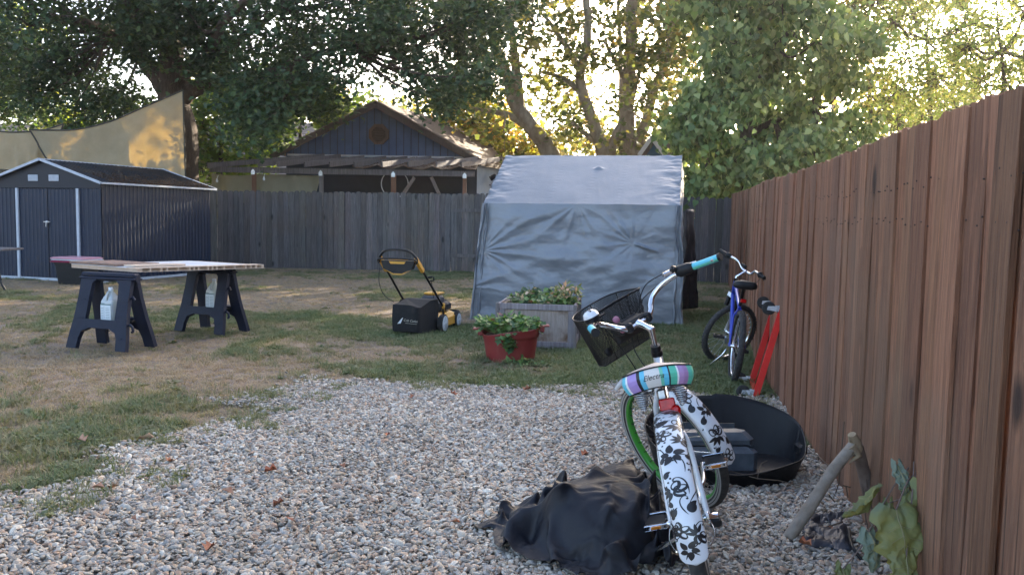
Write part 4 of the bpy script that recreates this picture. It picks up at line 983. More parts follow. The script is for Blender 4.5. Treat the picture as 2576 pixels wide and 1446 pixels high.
# sawhorses
def sawhorse(loc, rz, label):
    r = empty('sawhorse', loc, rz, label, 'sawhorse', 'navy folding sawhorses')
    m = MT['navy']; Hh = .745
    for sg in (-1, 1):
        ang = .235*sg
        Mx = T_(0, sg*.035, Hh-.06) @ RX(ang*1.0) @ T_(0, 0, -(Hh-.06))
        f = MB(Mx); th0, th1 = (-.022, .022)
        top = Hh-.07; inn = .155
        for s in (-1, 1):
            # leg widening to a flared foot
            pol = [(s*.30, top), (s*inn, top), (s*.17, .50), (s*.175, .29), (s*.175, .205), (s*.20, .17), (s*.225, .10), (s*.235, .0), (s*.355, .0), (s*.345, .1), (s*.315, .3), (s*.30, .5)]
            if s > 0: pol = pol[::-1]
            f.prism(pol, th0, th1)
            f.prism([(s*inn, top), (s*(inn-.035), top), (s*.155, top-.035)][::(1 if s < 0 else -1)], th0, th1)
            for zz in (.12, .3, .48): f.box((s*.25, sg*.025, zz), (.09, .006, .008))
        f.box((0, 0, .2475), (.349, .044, .085)); f.box((0, 0, top+.012), (.60, .044, .024))
        # arches below the shelf bar
        for s in (-1, 1): f.prism([(s*.175, .205), (s*.12, .205), (s*.195, .17)][::(-1 if s < 0 else 1)], th0, th1)
        f.build('leg_frame', m, r)
    t = MB(); t.bbox((0, 0, Hh-.02), (.64, .085, .042), .01); t.bbox((0, 0, Hh-.052), (.66, .13, .022), .008)
    t.tube([(-.33, 0, Hh-.05), (.33, 0, Hh-.05)], .034, 10)
    t.build('top_beam', m, r)
    s = MB(); 
    for k in range(5): s.box((0, -.1+k*.05, .27), (.36, .035, .02))
    s.box((-.172, 0, .268), (.012, .24, .015)); s.box((.172, 0, .268), (.012, .24, .015)); s.build('shelf', MT['black'], r)
    h = MB(); h.tube([(.30, -.12, .26), (.34, -.13, .27), (.37, -.13, .25), (.375, -.13, .21), (.36, -.13, .2)], .013, 6); h.tube([(.28, -.06, .5), (.33, -.07, .53), (.35, -.07, .5)], .012, 6); h.build('latch', m, r)
    return r
def mid4(a): return sum((on(*p) for p in a), Vector())/4
s1 = mid4(((184, 878), (315, 891), (252, 861), (380, 881))); s2_ = mid4(((456, 833), (564, 845), (612, 840), (506, 827)))
sawhorse(s1, math.atan2(-.30, .93), 'navy folding sawhorse nearer the camera, carrying the left end of the cut door')
sawhorse(s2_, math.atan2(-.42, .90), 'navy folding sawhorse farther back, carrying the right end of the cut door')
# hollow door laid on them
zt_ = .748
m_fibre = mat('hardboard_edge', (.42, .29, .20), (.50, .36, .26), .8, scale=20); m_doorw = mat('white_door_skin', (.62, .64, .68), (.52, .52, .54), .45, scale=2)
p1, p2, p3 = G(346, 685, zt_), G(664, 674.5, zt_), G(180, 673, zt_)
dv = p2-p1; ev = p3-p1
door = empty('door_panel', (p1.x, p1.y, zt_), 0, 'white hollow door cut open to its card cells, lying across the sawhorses', 'door panel')
inv = Matrix.Translation((-p1.x, -p1.y, -zt_))
def pz_(a, b, z): q = p1+dv*a+ev*b; return Vector((q.x, q.y, zt_+z))
def slab(mb, a0, a1, b0, b1, z0, z1):
    vs = [pz_(a, b, z) for z in (z0, z1) for a, b in ((a0, b0), (a1, b0), (a1, b1), (a0, b1))]
    return mb.add(vs, [(0, 3, 2, 1), (4, 5, 6, 7), (0, 1, 5, 4), (1, 2, 6, 5), (2, 3, 7, 6), (3, 0, 4, 7)])
m_tan = mat('bare_tan_skin', (.50, .38, .29), (.56, .44, .34), .7, scale=6)
sk = MB(); slab(sk, 0, 1, 0, 1, 0, .004); slab(sk, 0, 1, 0, .16, .037, .041); sk.build('bare_skin', m_tan, door).matrix_parent_inverse = inv
sk = MB(); slab(sk, 0.0, .93, .16, 1, .0370, .0412); sk.build('white_skin', m_doorw, door).matrix_parent_inverse = inv
ed = MB(); slab(ed, 0, .035, 0, .012, .004, .037); slab(ed, .0, .02, .012, 1, .004, .037); slab(ed, .98, 1, 0.0, 1, .004, .037); slab(ed, .02, .98, .965, 1, .004, .037)
for a in (.09, .17, .215, .30, .385, .42, .455, .53, .565, .60, .66, .75, .84, .885, .93):
    slab(ed, a, a+.012, .004, .96, .004, .037)
for b_ in (.05, .12, .3, .5, .7): slab(ed, .02, .98, b_, b_+.006, .005, .036)
ed.build('cell_core', m_fibre, door).matrix_parent_inverse = inv
bd = MB(); slab(bd, -.005, .32, .32, 1.02, .045, .068)
bo = bd.build('wood_board', mat('walnut_board', (.17, .10, .075), (.24, .15, .11), .6, scale=8, stretch=(1, 6, 1))); tag(bo, 'short dark brown board lying on the left end of the white door', 'board')
bd = MB(); slab(bd, .05, .42, .12, .30, .045, .062)
tag(bd.build('wood_board', m_tan), 'thin pale strip of wood lying on the door in front of the dark board', 'board')
# jugs
m_jug = mat('translucent_jug', (.60, .64, .68), (.52, .56, .60), .35, scale=4, trans=.25, coat=.2); m_lab = mat('jug_label', (.62, .66, .68), None, .5); m_lab2 = mat('label_print', (.12, .2, .2), None, .6)
def jug(loc, rz, label, empty_=False):
    r = empty('plastic_jug', loc, rz, label, 'jug', 'gallon jugs on the sawhorse shelves')
    b = MB(); b.smooth = True
    S = lambda w, d, c=.03: rr_rect(w, d, c, 4)
    loft(b, [(S(.13, .12), 0), (S(.148, .135), .008), (S(.15, .137), .17), (S(.148, .135), .19), (S(.11, .10, .03), .235), (S(.06, .055, .025), .275), (S(.044, .044, .021), .285), (S(.044, .044, .021), .31)])
    b.build('body', m_jug, r)
    h = MB(); h.tube(bez([(.012, -.03, .285), (.012, -.052, .27), (.012, -.066, .235), (.012, -.0705, .20)], 3), .012, 6); h.build('handle', m_jug, r)
    c_ = MB(); c_.lathe([(.0235, .298), (.0235, .322), (.021, .325), (0, .325)], 14); c_.build('cap', MT['white'], r)
    l = MB(); l.box((0, -.0695, .085), (.125, .002, .14)); l.m = 1; l.box((0, -.0695, .160), (.126, .0024, .010)); l.box((-.018, -.0702, .08), (.0025, .0022, .12))
    for k in range(7): l.box((.025, -.0707, .03+k*.016), (.05, .0012, .0035)); l.box((-.042, -.0707, .03+k*.016), (.03, .0012, .0035))
    l.box((-.03, -.0707, .17), (.04, .0012, .006))
    l.build('label', [m_lab, m_lab2], r)
jug(Vector((s1.x+.0, s1.y-.0, .281)), -.35, 'white plastic jug with printed label on the nearer sawhorse shelf')
jug(Vector((s2_.x+.03, s2_.y, .281)), -.45, 'clearer plastic jug with printed label on the farther sawhorse shelf')

# ------------------------------------------------------------------ lawn mower
m_yel = mat('yellow_paint', (.62, .30, .03), None, .35, coat=.3); m_bag = mat('black_bag_cloth', (.006, .006, .007), (.010, .010, .011), .9, scale=20); m_eng = mat('engine_black', (.015, .015, .017), (.03, .03, .033), .5, scale=15)
m_disc = mat('pale_wheel_disc', (.50, .54, .56), (.40, .43, .44), .5, scale=12); m_txt = mat('pale_lettering', (.38, .36, .30), None, .7)
mr = on(1060, 832.5); mwz = -radians(16)
mw = empty('lawn_mower', (mr.x, mr.y, 0), mwz, 'yellow and black walk-behind lawn mower with a rear grass bag', 'lawn mower')
d = MB(); loft(d, [(rr_rect(.50, .60, .12), .05), (rr_rect(.52, .62, .12), .06), (rr_rect(.50, .60, .12), .15), (rr_rect(.36, .46, .12), .20)], M=T_(0, .36, 0)); d.build('deck', m_yel, mw)
d = MB(); d.bbox((0, .04, .10), (.50, .10, .14), .02); d.bbox((0, .70, .12), (.46, .08, .14), .03); d.build('deck_skirt', m_eng, mw)
e = MB(); e.bbox((0, .38, .27), (.30, .32, .14), .03); e.lathe([(.001, .40), (.11, .395), (.14, .36), (.15, .30)], 20, T_(0, .36, 0)); e.bbox((.17, .36, .27), (.09, .16, .10), .02); e.build('engine', m_eng, mw)
e = MB(); e.bbox((0, .40, .415), (.20, .22, .03), .014); e.build('engine_cover', m_yel, mw)
for (x, y, rd) in ((-.27, 0, .105), (.27, 0, .105), (-.25, .53, .09), (.25, .53, .09)):
    t = MB(T_(x, y, rd) @ RY(pi/2)); n = 28
    t.lathe([(rd*.78, -.03), (rd*.97, -.028), (rd, -.018), (rd, .018), (rd*.97, .028), (rd*.78, .03)], n)
    for k in range(18): a = 2*pi*k/18; t.box((rd*cos(a), rd*sin(a), 0), (.008, .012, .044), rz=a)
    t.lathe([(rd*.78, -.03), (0, -.02)], n)
    w_ = t.build('wheel', MT['rubber'], mw)
    s = 1 if x > 0 else -1
    t = MB(T_(x, y, rd) @ RY(pi/2)); t.lathe([(rd*.86, s*.029), (rd*.80, s*.034), (rd*.3, s*.030), (rd*.22, s*.042), (0, s*.042)], n)
    for k in range(8): a = 2*pi*k/8; t.box((rd*.52*cos(a), rd*.52*sin(a), s*.032), (rd*.5, .012, .006), rz=a)
    t.build('hubcap', m_disc, w_)
# handle from the deck up and back
ha_ = lambda s, t_: (s*(.235-.02*t_)-.05*t_, .08-.62*t_, .30+.545*t_)
for s in (-1, 1):
    h = MB(); h.tube([(s*.235, .10, .16), ha_(s, 0), ha_(s, .5), ha_(s, .85)], .0135, 8); h.build('handle_tube', MT['blackm'], mw)
    h = MB(); 
    a, b2 = Vector(ha_(s, .80)), Vector(ha_(s, 1.06)); h.beam(a, b2, .035, .05, up=(0, 1, 0)); h.build('handle_bracket', m_yel, mw)
    h = MB(); h.bbox((s*.24, .09, .30), (.03, .05, .07), .01); h.tube([(s*.235, .1, .14), (s*.24, .095, .31)], .012, 6); h.build('pivot', m_yel, mw)
top = ha_(1, 1.05); yh, zh = top[1], top[2]; hx = T_(-.05, 0, 0)
h = MB(hx); h.tube(bez([(-.225, yh-.0, zh-.04), (-.215, yh-.01, zh+.02), (-.12, yh-.04, zh+.095), (.12, yh-.04, zh+.095), (.215, yh-.01, zh+.02), (.225, yh, zh-.04)], 4), .0145, 8); h.build('handle_bar', MT['blackm'], mw)
h = MB(hx); h.tube(bez([(-.225, yh-.02, zh-.05), (-.19, yh-.05, zh+.0), (.19, yh-.05, zh+.0), (.225, yh-.02, zh-.05)], 4), .011, 7); h.build('bail_lever', MT['black'], mw)
h = MB(hx); h.prism([(-.20, zh-.02), (.20, zh-.02), (.17, zh-.11), (.05, zh-.16), (-.05, zh-.16), (-.17, zh-.11)], yh-.02, yh+.05); cs_ = h.build('console', MT['black'], mw)
h = MB(hx); h.prism([(-.10, zh-.028), (.10, zh-.028), (.08, zh-.055), (-.08, zh-.055)], yh-.028, yh-.018); h.prism([(-.12, zh-.0), (.13, zh-.0), (.12, zh-.012), (-.1, zh-.012)], yh-.03, yh+.03); h.prism([(-.14, zh-.125), (-.05, zh-.163), (.05, zh-.163), (.14, zh-.125), (.05, zh-.175), (-.05, zh-.175)], yh-.025, yh+.05); h.build('console_trim', m_yel, cs_)
h = MB(hx); h.tube(bez([(-.225, yh, zh-.1), (-.235, yh+.02, zh-.28), (-.21, yh+.1, zh-.42), (-.14, yh+.2, zh-.50)], 5), .004, 5); h.tube([(.235, -.16, .60), (.2, .0, .4)], .004, 5); h.tube([(.21, -.22, .65), (.27, -.22, .66)], .012, 6); h.tube([(.23, -.2, .61), (.28, -.2, .62), (.28, -.21, .66)], .008, 6); h.build('cables', MT['black'], mw)
g_ = MB(); # the bag: a soft box, its top slanting down to the right front
def bagp(u, v):                                 # u around, v up
    k = int(u*4*6+.5)/6.0; 
    c = [(-.175, -.47), (.12, -.47), (.18, .02), (-.20, .02)]; i = int(k) % 4; f = k-int(k)
    x = c[i][0]+(c[(i+1) % 4][0]-c[i][0])*f; y = c[i][1]+(c[(i+1) % 4][1]-c[i][1])*f
    zt2 = .385 if y > -.3 else .355; zt2 -= .07*max(0, (x-.05)/.17) if y < -.2 else 0
    zb2 = .02+.05*max(0, (-y-.35)/.17); z = zb2+(zt2-zb2)*v
    bul = .02*sin(pi*v); x *= 1+bul; y -= bul*.6*(y < -.45)
    return Vector((x, y, z+.006*fbm(x*8, y*8, z*8)))
g_.grid(24, 8, bagp)
ring = [bagp(i/24, 1) for i in range(24)]; g_.add(ring, [tuple(range(24))]); ring = [bagp(i/24, 0) for i in range(24)]; g_.add(ring, [tuple(range(23, -1, -1))])
g_.v = [(x+.02, y, z) for x, y, z in g_.v]; bag = g_.build('grass_bag', m_bag, mw)
tg_ = MB(); tg_.add([(-.09, -.492, .14), (-.05, -.492, .145), (-.02, -.492, .215), (-.04, -.492, .20)], [(0, 1, 2, 3)]); tg_.build('white_tag', MT['white'], bag, solid=.001)
def text(s, M, size, m, name, parent, shear=.25, bend=None, spacing=1.0, ext=.0006):
    cu = bpy.data.curves.new(name, 'FONT'); cu.body = s; cu.size = size; cu.shear = shear; cu.extrude = ext; cu.align_x = 'CENTER'; cu.align_y = 'CENTER'; cu.space_character = spacing; cu.resolution_u = 4
    o = bpy.data.objects.new(name+'_tmp', cu); C.objects.link(o); bpy.context.view_layer.update()
    me = bpy.data.meshes.new_from_object(o.evaluated_get(bpy.context.evaluated_depsgraph_get())); bpy.data.objects.remove(o)
    for v in me.vertices:
        p = v.co.copy(); v.co = (bend(p) if bend else M @ p)
    me.name = name; me.materials.clear(); me.materials.append(m); o = bpy.data.objects.new(name, me); return link(o, parent)
text('Cub Cadet', frame((.07, -.494, .18), (1, .0, -.06), (.06, 0, 1)), .038, m_txt, 'lettering', bag, .2)
text('FAMILY OWNED', frame((.12, -.630, .19), (1, .0, -.06), (.06, 0, 1)), .018, m_txt, 'small_lettering', bag, 0) if False else None
u_ = MB(); u_.box((.07, -.494, .153), (.14, .002, .003), RY(.05)); u_.build('underline', m_txt, bag)

# ------------------------------------------------------------------ wooden planter
pq = on(1442.6, 881); pl_ = on(1253, 873.5)
ux = (pq-pl_).normalized(); uy = Vector((-ux.y, ux.x, 0)); PW = (pq-pl_).length; PD, PH = .72, .47
pr_ = empty('planter_box', pl_, math.atan2(ux.y, ux.x), 'square weathered wooden planter box with panelled sides before the silver shelter', 'planter')
m_pw = wood('weathered_planter_wood', (.19, .165, .155), (.30, .27, .25), tint=True); m_pp = mat('stained_plywood', (.27, .215, .175), (.37, .31, .265), .85, scale=12, stretch=(5, 5, .5), c3=(.13, .065, .03), s3=4.5, bump=.3)
def pside(M, w_, nm):
    f = MB(M); f.box((w_/2, .018, .24), (w_-.05, .012, .40)); s_ = f.build('panel', m_pp, pr_)
    f = MB(M); f.col = (1, .98, 1.05); f.bbox((w_/2, 0, PH-.035), (w_, .022, .062), .004); f.col = (.85, .85, .95); f.bbox((w_/2, 0, .045), (w_, .022, .07), .004)
    f.col = (.9, .9, .95)
    for x in (.032, w_-.032): f.bbox((x, .001, .242), (.062, .02, .322), .004)
    f.build('frame_boards', m_pw, pr_)
pside(Matrix(), PW, 'f'); pside(T_(PW, 0, 0) @ RZ(pi/2), PD, 'r'); pside(T_(0, PD, 0) @ RZ(-pi/2), PD, 'l'); pside(T_(PW, PD, 0) @ RZ(pi), PW, 'b')
for (x, y) in ((-.012, -.012), (PW+.012, -.012), (PW+.012, PD+.012), (-.012, PD+.012)):
    f = MB(); f.col = (.7, .68, .68); f.bbox((x, y, .235), (.035, .035, .47), .004); f.build('corner_post', m_pw, pr_)
f = MB(); f.box((PW/2, PD/2, .40), (PW-.05, PD-.05, .03)); f.build('soil', mat('soil', (.05, .035, .025), None, .95), pr_)
# leafy plants
m_pl = mat('garden_leaves', (.9, .9, .9), (1.1, 1.1, 1.1), .5, scale=3, tint=True, trans=.3)
def plant(name, label, cat, centre, rad, n, h, size, cols, p=None, seed=1, group=None, hfn=None, drop=None, kind='star'):
    r = np.random.default_rng(seed); root = empty(name, centre, 0, label, cat, group)
    a = r.random(n)*6.28; d = np.sqrt(r.random(n)); x = d*np.cos(a)*rad[0]; y = d*np.sin(a)*rad[1]
    zz = h*(.25+.75*r.random(n))*(1-.35*d)
    if hfn: zz *= hfn(x, y)
    z = zz
    if drop is not None:
        k = r.random(n) < .16; x[k] = r.normal(drop[0], .03, k.sum()); y[k] = r.normal(drop[1], .02, k.sum()); z[k] = -r.random(k.sum())*drop[2]
    pos = np.stack([x, y, z], 1); tip = np.stack([x*2+r.normal(0, .25, n), y*2+r.normal(0, .25, n)-.1, r.normal(-.05, .25, n)], 1); tip += unit(r, n)*.15
    nrm = unit(r, n)*.45+np.array([0, -.25, 1]); cols = np.array(cols); c = cols[r.choice(len(cols), n, p=p)]*(.75+.5*r.random((n, 1)))
    o = leaves('leaves', pos, tip, nrm, size*(.6+.6*r.random(n)), c, kind, m_pl, root)
    st_ = MB()
    for i in range(0, n, 4): st_.tube([(x[i]*.5, y[i]*.5, -.02), (x[i]*.85, y[i]*.85, z[i]*.6), (x[i], y[i], z[i])], .0022, 4, caps=False)
    st_.build('stems', mat('stem_green', (.14, .16, .06), None, .7) if 'stem_green' not in bpy.data.materials else bpy.data.materials['stem_green'], root); return root
SG = [(.075, .16, .05), (.12, .22, .065), (.18, .28, .08), (.05, .11, .042)]
pc_ = pl_+ux*(PW/2+.03)+uy*(PD/2)
plant('strawberry_plants', 'low green strawberry plants filling the wooden planter box', 'plant', (pc_.x, pc_.y, .41), (.34, .30), 420, .17, .072, SG+[(.28, .11, .05), (.42, .24, .14)], [.28, .27, .15, .2, .05, .05], 71, kind='lobed')
pc2 = pl_+ux*(PW-.10)+uy*(PD*.55)
plant('rose_bush', 'taller olive and pink-leaved bush at the right side of the wooden planter', 'plant', (pc2.x, pc2.y, .42), (.17, .22), 190, .30, .075, [(.19, .20, .07), (.26, .26, .09), (.52, .30, .21), (.12, .17, .055)], None, 72, kind='oval')
pc3 = pl_+ux*(.27)+uy*(PD*.35)
plant('flowering_plant', 'small plant with cream and pink blooms at the left of the wooden planter', 'plant', (pc3.x, pc3.y, .42), (.12, .1), 60, .25, .065, [(.07, .13, .05), (.55, .42, .30), (.05, .1, .04)], [.6, .2, .2], 73, kind='lobed')
# red tub
rb_ = on(1284, 918); rc_ = Vector((rb_.x, rb_.y+.25, 0))
tub = empty('plastic_tub', rc_, 0, 'dull red plastic tub with rope-style handles, planted with strawberries', 'tub')
m_tub = mat('dull_red_plastic', (.19, .018, .018), (.23, .03, .028), .45, scale=3)
def tubf(u, v):
    a = 2*pi*u; hh = .315+.045*cos(a-.5)+.012*sin(3*a); z = hh*v; r_ = .222+.042*v+(.012 if v > .72 else 0)
    return Vector((r_*cos(a), r_*sin(a)*.95, z if v <= .72 else .72*.315+(hh-.72*.315)*(v-.72)/.28))
t = MB(); t.grid(64, 25, tubf); o = t.build('body', m_tub, tub, solid=.006)
t = MB(); t.add([tubf(i/40, .02) for i in range(40)], [tuple(range(40))]); t.build('base', m_tub, tub)
for sg in (0, 1):
    a = .05 if sg == 0 else pi; t = MB(T_(cos(a)*.285, 0, .315 if sg == 0 else .275) @ RZ(a)); t.bbox((.0, 0, 0), (.05, .16, .065), .008); t.bbox((.045, 0, .025), (.06, .13, .014), .005); t.build('handle', m_tub, tub)
t = MB(); t.smooth = True; t.add([(.24*cos(k*pi/16), .23*sin(k*pi/16), .25) for k in range(32)], [tuple(range(32))]); t.build('soil', bpy.data.materials['soil'], tub)
plant('strawberry_plants', 'green strawberry plants spilling over the front of the red tub', 'plant', (rc_.x-.01, rc_.y, .27), (.29, .25), 420, .19, .078, SG+[(.17, .03, .05)], [.27, .33, .2, .17, .03], 74, drop=(.0, -.275, .11), kind='lobed')
plant('weed_tuft', 'dark green weeds growing at the right foot of the red tub', 'plant', (rc_.x+.12, rc_.y-.3, 0), (.16, .08), 90, .09, .06, SG, None, 75, kind='oval')
# ------------------------------------------------------------------ bicycles
m_spoke = mat('spokes', (.45, .46, .48), None, .3, .9); m_tyre = mat('black_tyre', (.02, .02, .021), (.045, .042, .04), .8, scale=40, bump=.5, bscale=150, bdist=.002)
m_wall = mat('grey_tyre_wall', (.30, .29, .27), None, .75)
m_blk2 = mat('pattern_black', (.010, .010, .012), None, .35)
m_red2 = mat('red_reflector', (.36, .002, .002), (.5, .004, .004), .25, scale=60, coat=.2, spec=.3); m_amb = mat('amber_reflector', (.62, .20, .02), None, .2, coat=1)
def steerM(L, R, ha, rake, delta):
    o = Vector((0, L-rake, R)); ax = Vector((0, -cos(ha), sin(ha)))
    return Matrix.Translation(o) @ Matrix.Rotation(delta, 4, ax) @ Matrix.Translation(-o), (lambda s: o+ax*s), ax
def bike_wheel(parent, c, R, tr, M, rim, n=32, tyrem=None, walls=False, knobs=0, nm='wheel', rimw=.034, spoke=None):
    """wheel in the y-z plane about c"""
    Mx = M @ T_(*c) @ RY(pi/2)                  # axis along x
    h = MB(Mx); h.lathe([(.001, -.055), (.014, -.055), (.014, -.035), (.028, -.032), (.028, -.028), (.017, -.024), (.017, .024), (.028, .028), (.028, .032), (.014, .035), (.014, .055), (.001, .055)], 16); w_ = h.build(nm, MT['chrome'], parent)
    t = MB(Mx); prof = []
    for k in range(13): a = -2.35+4.7*k/12; prof.append((R-tr+tr*cos(a), tr*sin(a)))
    t.lathe(prof, 64)
    if walls:
        for s in (-1, 1): t.m = 1; t.lathe([(R-tr*1.75, s*tr*.70), (R-tr*1.15, s*tr*1.015), (R-tr*.55, s*tr*.93)], 64); t.m = 0
    for k in range(knobs):
        a = 2*pi*k/knobs
        for s in (-1, 1): b = s*.45+(.2 if k % 2 else -.1); t.box(((R-tr+tr*cos(b)*1.03)*cos(a), (R-tr+tr*cos(b)*1.03)*sin(a), tr*sin(b)), (.006, .010, .012), rz=a)
    t.build('tyre', [tyrem or m_tyre, m_wall], w_)
    r = MB(Mx); ri = R-tr*1.72; r.lathe([(ri+.008, -rimw/2), (ri-.006, -rimw/2), (ri-.012, -rimw/3), (ri-.012, rimw/3), (ri-.006, rimw/2), (ri+.008, rimw/2)], 64); r.build('rim', rim, w_)
    s = MB(Mx); s.smooth = True
    for k in range(n):
        a = 2*pi*k/n; b = a+(.55 if k % 4 < 2 else -.55); z = .028 if k % 2 else -.028
        s.tube([(.026*cos(b), .026*sin(b), z), ((ri-.008)*cos(a), (ri-.008)*sin(a), z*.2)], .0011, 4, caps=False)
    for k in range(0, n): a = 2*pi*k/n; s.tube([((ri-.026)*cos(a), (ri-.026)*sin(a), 0), ((ri-.01)*cos(a), (ri-.01)*sin(a), 0)], .0022, 5)
    s.build('spokes', spoke or m_spoke, w_)
    return w_
# --- floral motifs drawn as strips on a curved fender
def strip(mb, S, pts, wfn, n=None, off=.0016, cols=2):
    """pts in fender coordinates (arc metres, across metres); wfn(t) half width"""
    N = len(pts); vs = []; 
    for i, (a, b) in enumerate(pts):
        p0 = pts[max(i-1, 0)]; p1 = pts[min(i+1, N-1)]; dx, dy = p1[0]-p0[0], p1[1]-p0[1]; l = sqrt(dx*dx+dy*dy) or 1; nx, ny = -dy/l, dx/l
        w_ = wfn(i/(N-1))
        for k in range(cols+1): q = (k/cols*2-1)*w_; vs.append(S(a+nx*q, b+ny*q, off))
    mb.smooth = True; mb.add(vs, [(i*(cols+1)+k, i*(cols+1)+k+1, (i+1)*(cols+1)+k+1, (i+1)*(cols+1)+k) for i in range(N-1) for k in range(cols)]); mb.smooth = False
def petal(mb, S, c, ang, r0, r1, w_, cv=.0):
    pts = []
    for i in range(9): t = i/8; r = r0+(r1-r0)*t; a = ang+cv*t; pts.append((c[0]+cos(a)*r, c[1]+sin(a)*r))
    strip(mb, S, pts, lambda t: w_*(sin(pi*min(1, t**.8*.97+.02))**.8)+.0003, cols=2)
def oval_ring(mb, S, c, ang, r0, r1, w_, lw=.0021):
    m_ = (r0+r1)/2; h = (r1-r0)/2; pts = []
    for i in range(15): t = 2*pi*i/14; u, v = m_+h*cos(t), w_*sin(t)*(1-.25*cos(t)); pts.append((c[0]+cos(ang)*u-sin(ang)*v, c[1]+sin(ang)*u+cos(ang)*v))
    strip(mb, S, pts, lambda t: lw*(1.1+.5*sin(2*pi*t)), cols=1)
def spiral(mb, S, c, ang, L, turn, w_):
    pts = []; x, y = c; a = ang; n = 26
    for i in range(n): t = i/(n-1); pts.append((x, y)); a += turn*(.05+.42*t**1.8); st = L/n*(1.25-1.0*t); x += cos(a)*st; y += sin(a)*st
    strip(mb, S, pts, lambda t: w_*(1-t*.7)*min(1, t*6+.2), cols=1)
    x, y = pts[-1]; petal(mb, S, (x-.003, y), 0, 0, .006, .0028)
def flower_solid(mb, S, c, r, ph, n=5):
    for k in range(n): a = ph+2*pi*k/n; petal(mb, S, c, a, r*.16, r*(1 if k % 2 == 0 else .8), r*.24, .25)
    for k in range(3): petal(mb, S, c, ph+2*pi*(k+.5)/n, r*.2, r*.95, r*.05)
def flower_open(mb, S, c, r, ph, n=5):
    for k in range(n): a = ph+2*pi*k/n; oval_ring(mb, S, c, a, r*.28, r, r*.27)
    oval_ring(mb, S, c, 0, -r*.2, r*.2, r*.2, .0013)
def flower_half(mb, S, c, r, ph):
    for k, a in enumerate((0, .75, -.75)): oval_ring(mb, S, c, ph+a, r*.15, r*(1.1 if k == 0 else .95), r*.26, .0026)
    for a in (2.2, 2.75, 3.3, 3.9): petal(mb, S, c, ph+a, r*.15, r*1.05, r*.15, .2)
def sprig(mb, S, c, r, ph):
    for k, a in enumerate((-.5, -.25, 0, .25)): petal(mb, S, c, ph+a, r*(.1+.12*k), r*(.7+.1*k), r*.07, .2)
    petal(mb, S, c, ph+.75, 0, r*.9, r*.2, -.4)
def leaf_pair(mb, S, c, r, ph):
    petal(mb, S, c, ph, 0, r, r*.26, .4); petal(mb, S, c, ph+1.0, 0, r*.7, r*.2, -.4)
def dots(mb, S, c, r):
    for k in range(3): petal(mb, S, (c[0]+k*r*.5, c[1]+k*r*.35), .6, -r*.14, r*.14, r*.13)
def fender(parent, M, c, r0, hw, th0, th1, motifs, label=None, tip0=True):
    crown = .026
    def S(s, w_, off=0):
        w_ = w_*1.12                        # s: arc length from th0 (metres), w_: across (metres along the section)
        th = th0+s/r0; q = max(-1.15, min(1.15, w_/hw)); a = q*1.25
        rad = r0+crown*(cos(a)-.30)+off; x = hw*sin(a)*.98+off*sin(a)
        return Vector((x, -rad*cos(th), rad*sin(th)))+Vector(c)
    Ltot = (th1-th0)*r0; f = MB(M)
    def fn(u, v):
        s = Ltot*u; e = min(s, Ltot-s) if tip0 else Ltot-s; k = 1.0
        R_t = .05
        if s < R_t: k = sqrt(max(0, 1-((R_t-s)/R_t)**2))*.97+.03
        if Ltot-s < R_t*.5: k = min(k, sqrt(max(0, 1-((R_t*.5-(Ltot-s))/(R_t*.5))**2))*.97+.03)
        q = (v*2-1)*k; a = q*1.25; rad = r0+crown*(cos(a)-.30); th = th0+s/r0
        if abs(v-.5) > .49 and k > .9: rad -= .012
        return Vector((hw*sin(a), -rad*cos(th), rad*sin(th)))+Vector(c)
    f.grid(110, 18, fn)
    o = f.build('fender', MT['white'], parent, solid=.0018)
    p = MB(M)
    for kind, s, w_, r, ph in motifs:
        r *= 1.1
        kind(p, S, (s, w_), r, ph) if kind not in (dots,) else dots(p, S, (s, w_), r)
    p.build('floral_pattern', m_blk2, o)
    return o, S
def sp_(turn): return lambda mb, S, c, r, ph: spiral(mb, S, c, ph, r, turn, .0019)

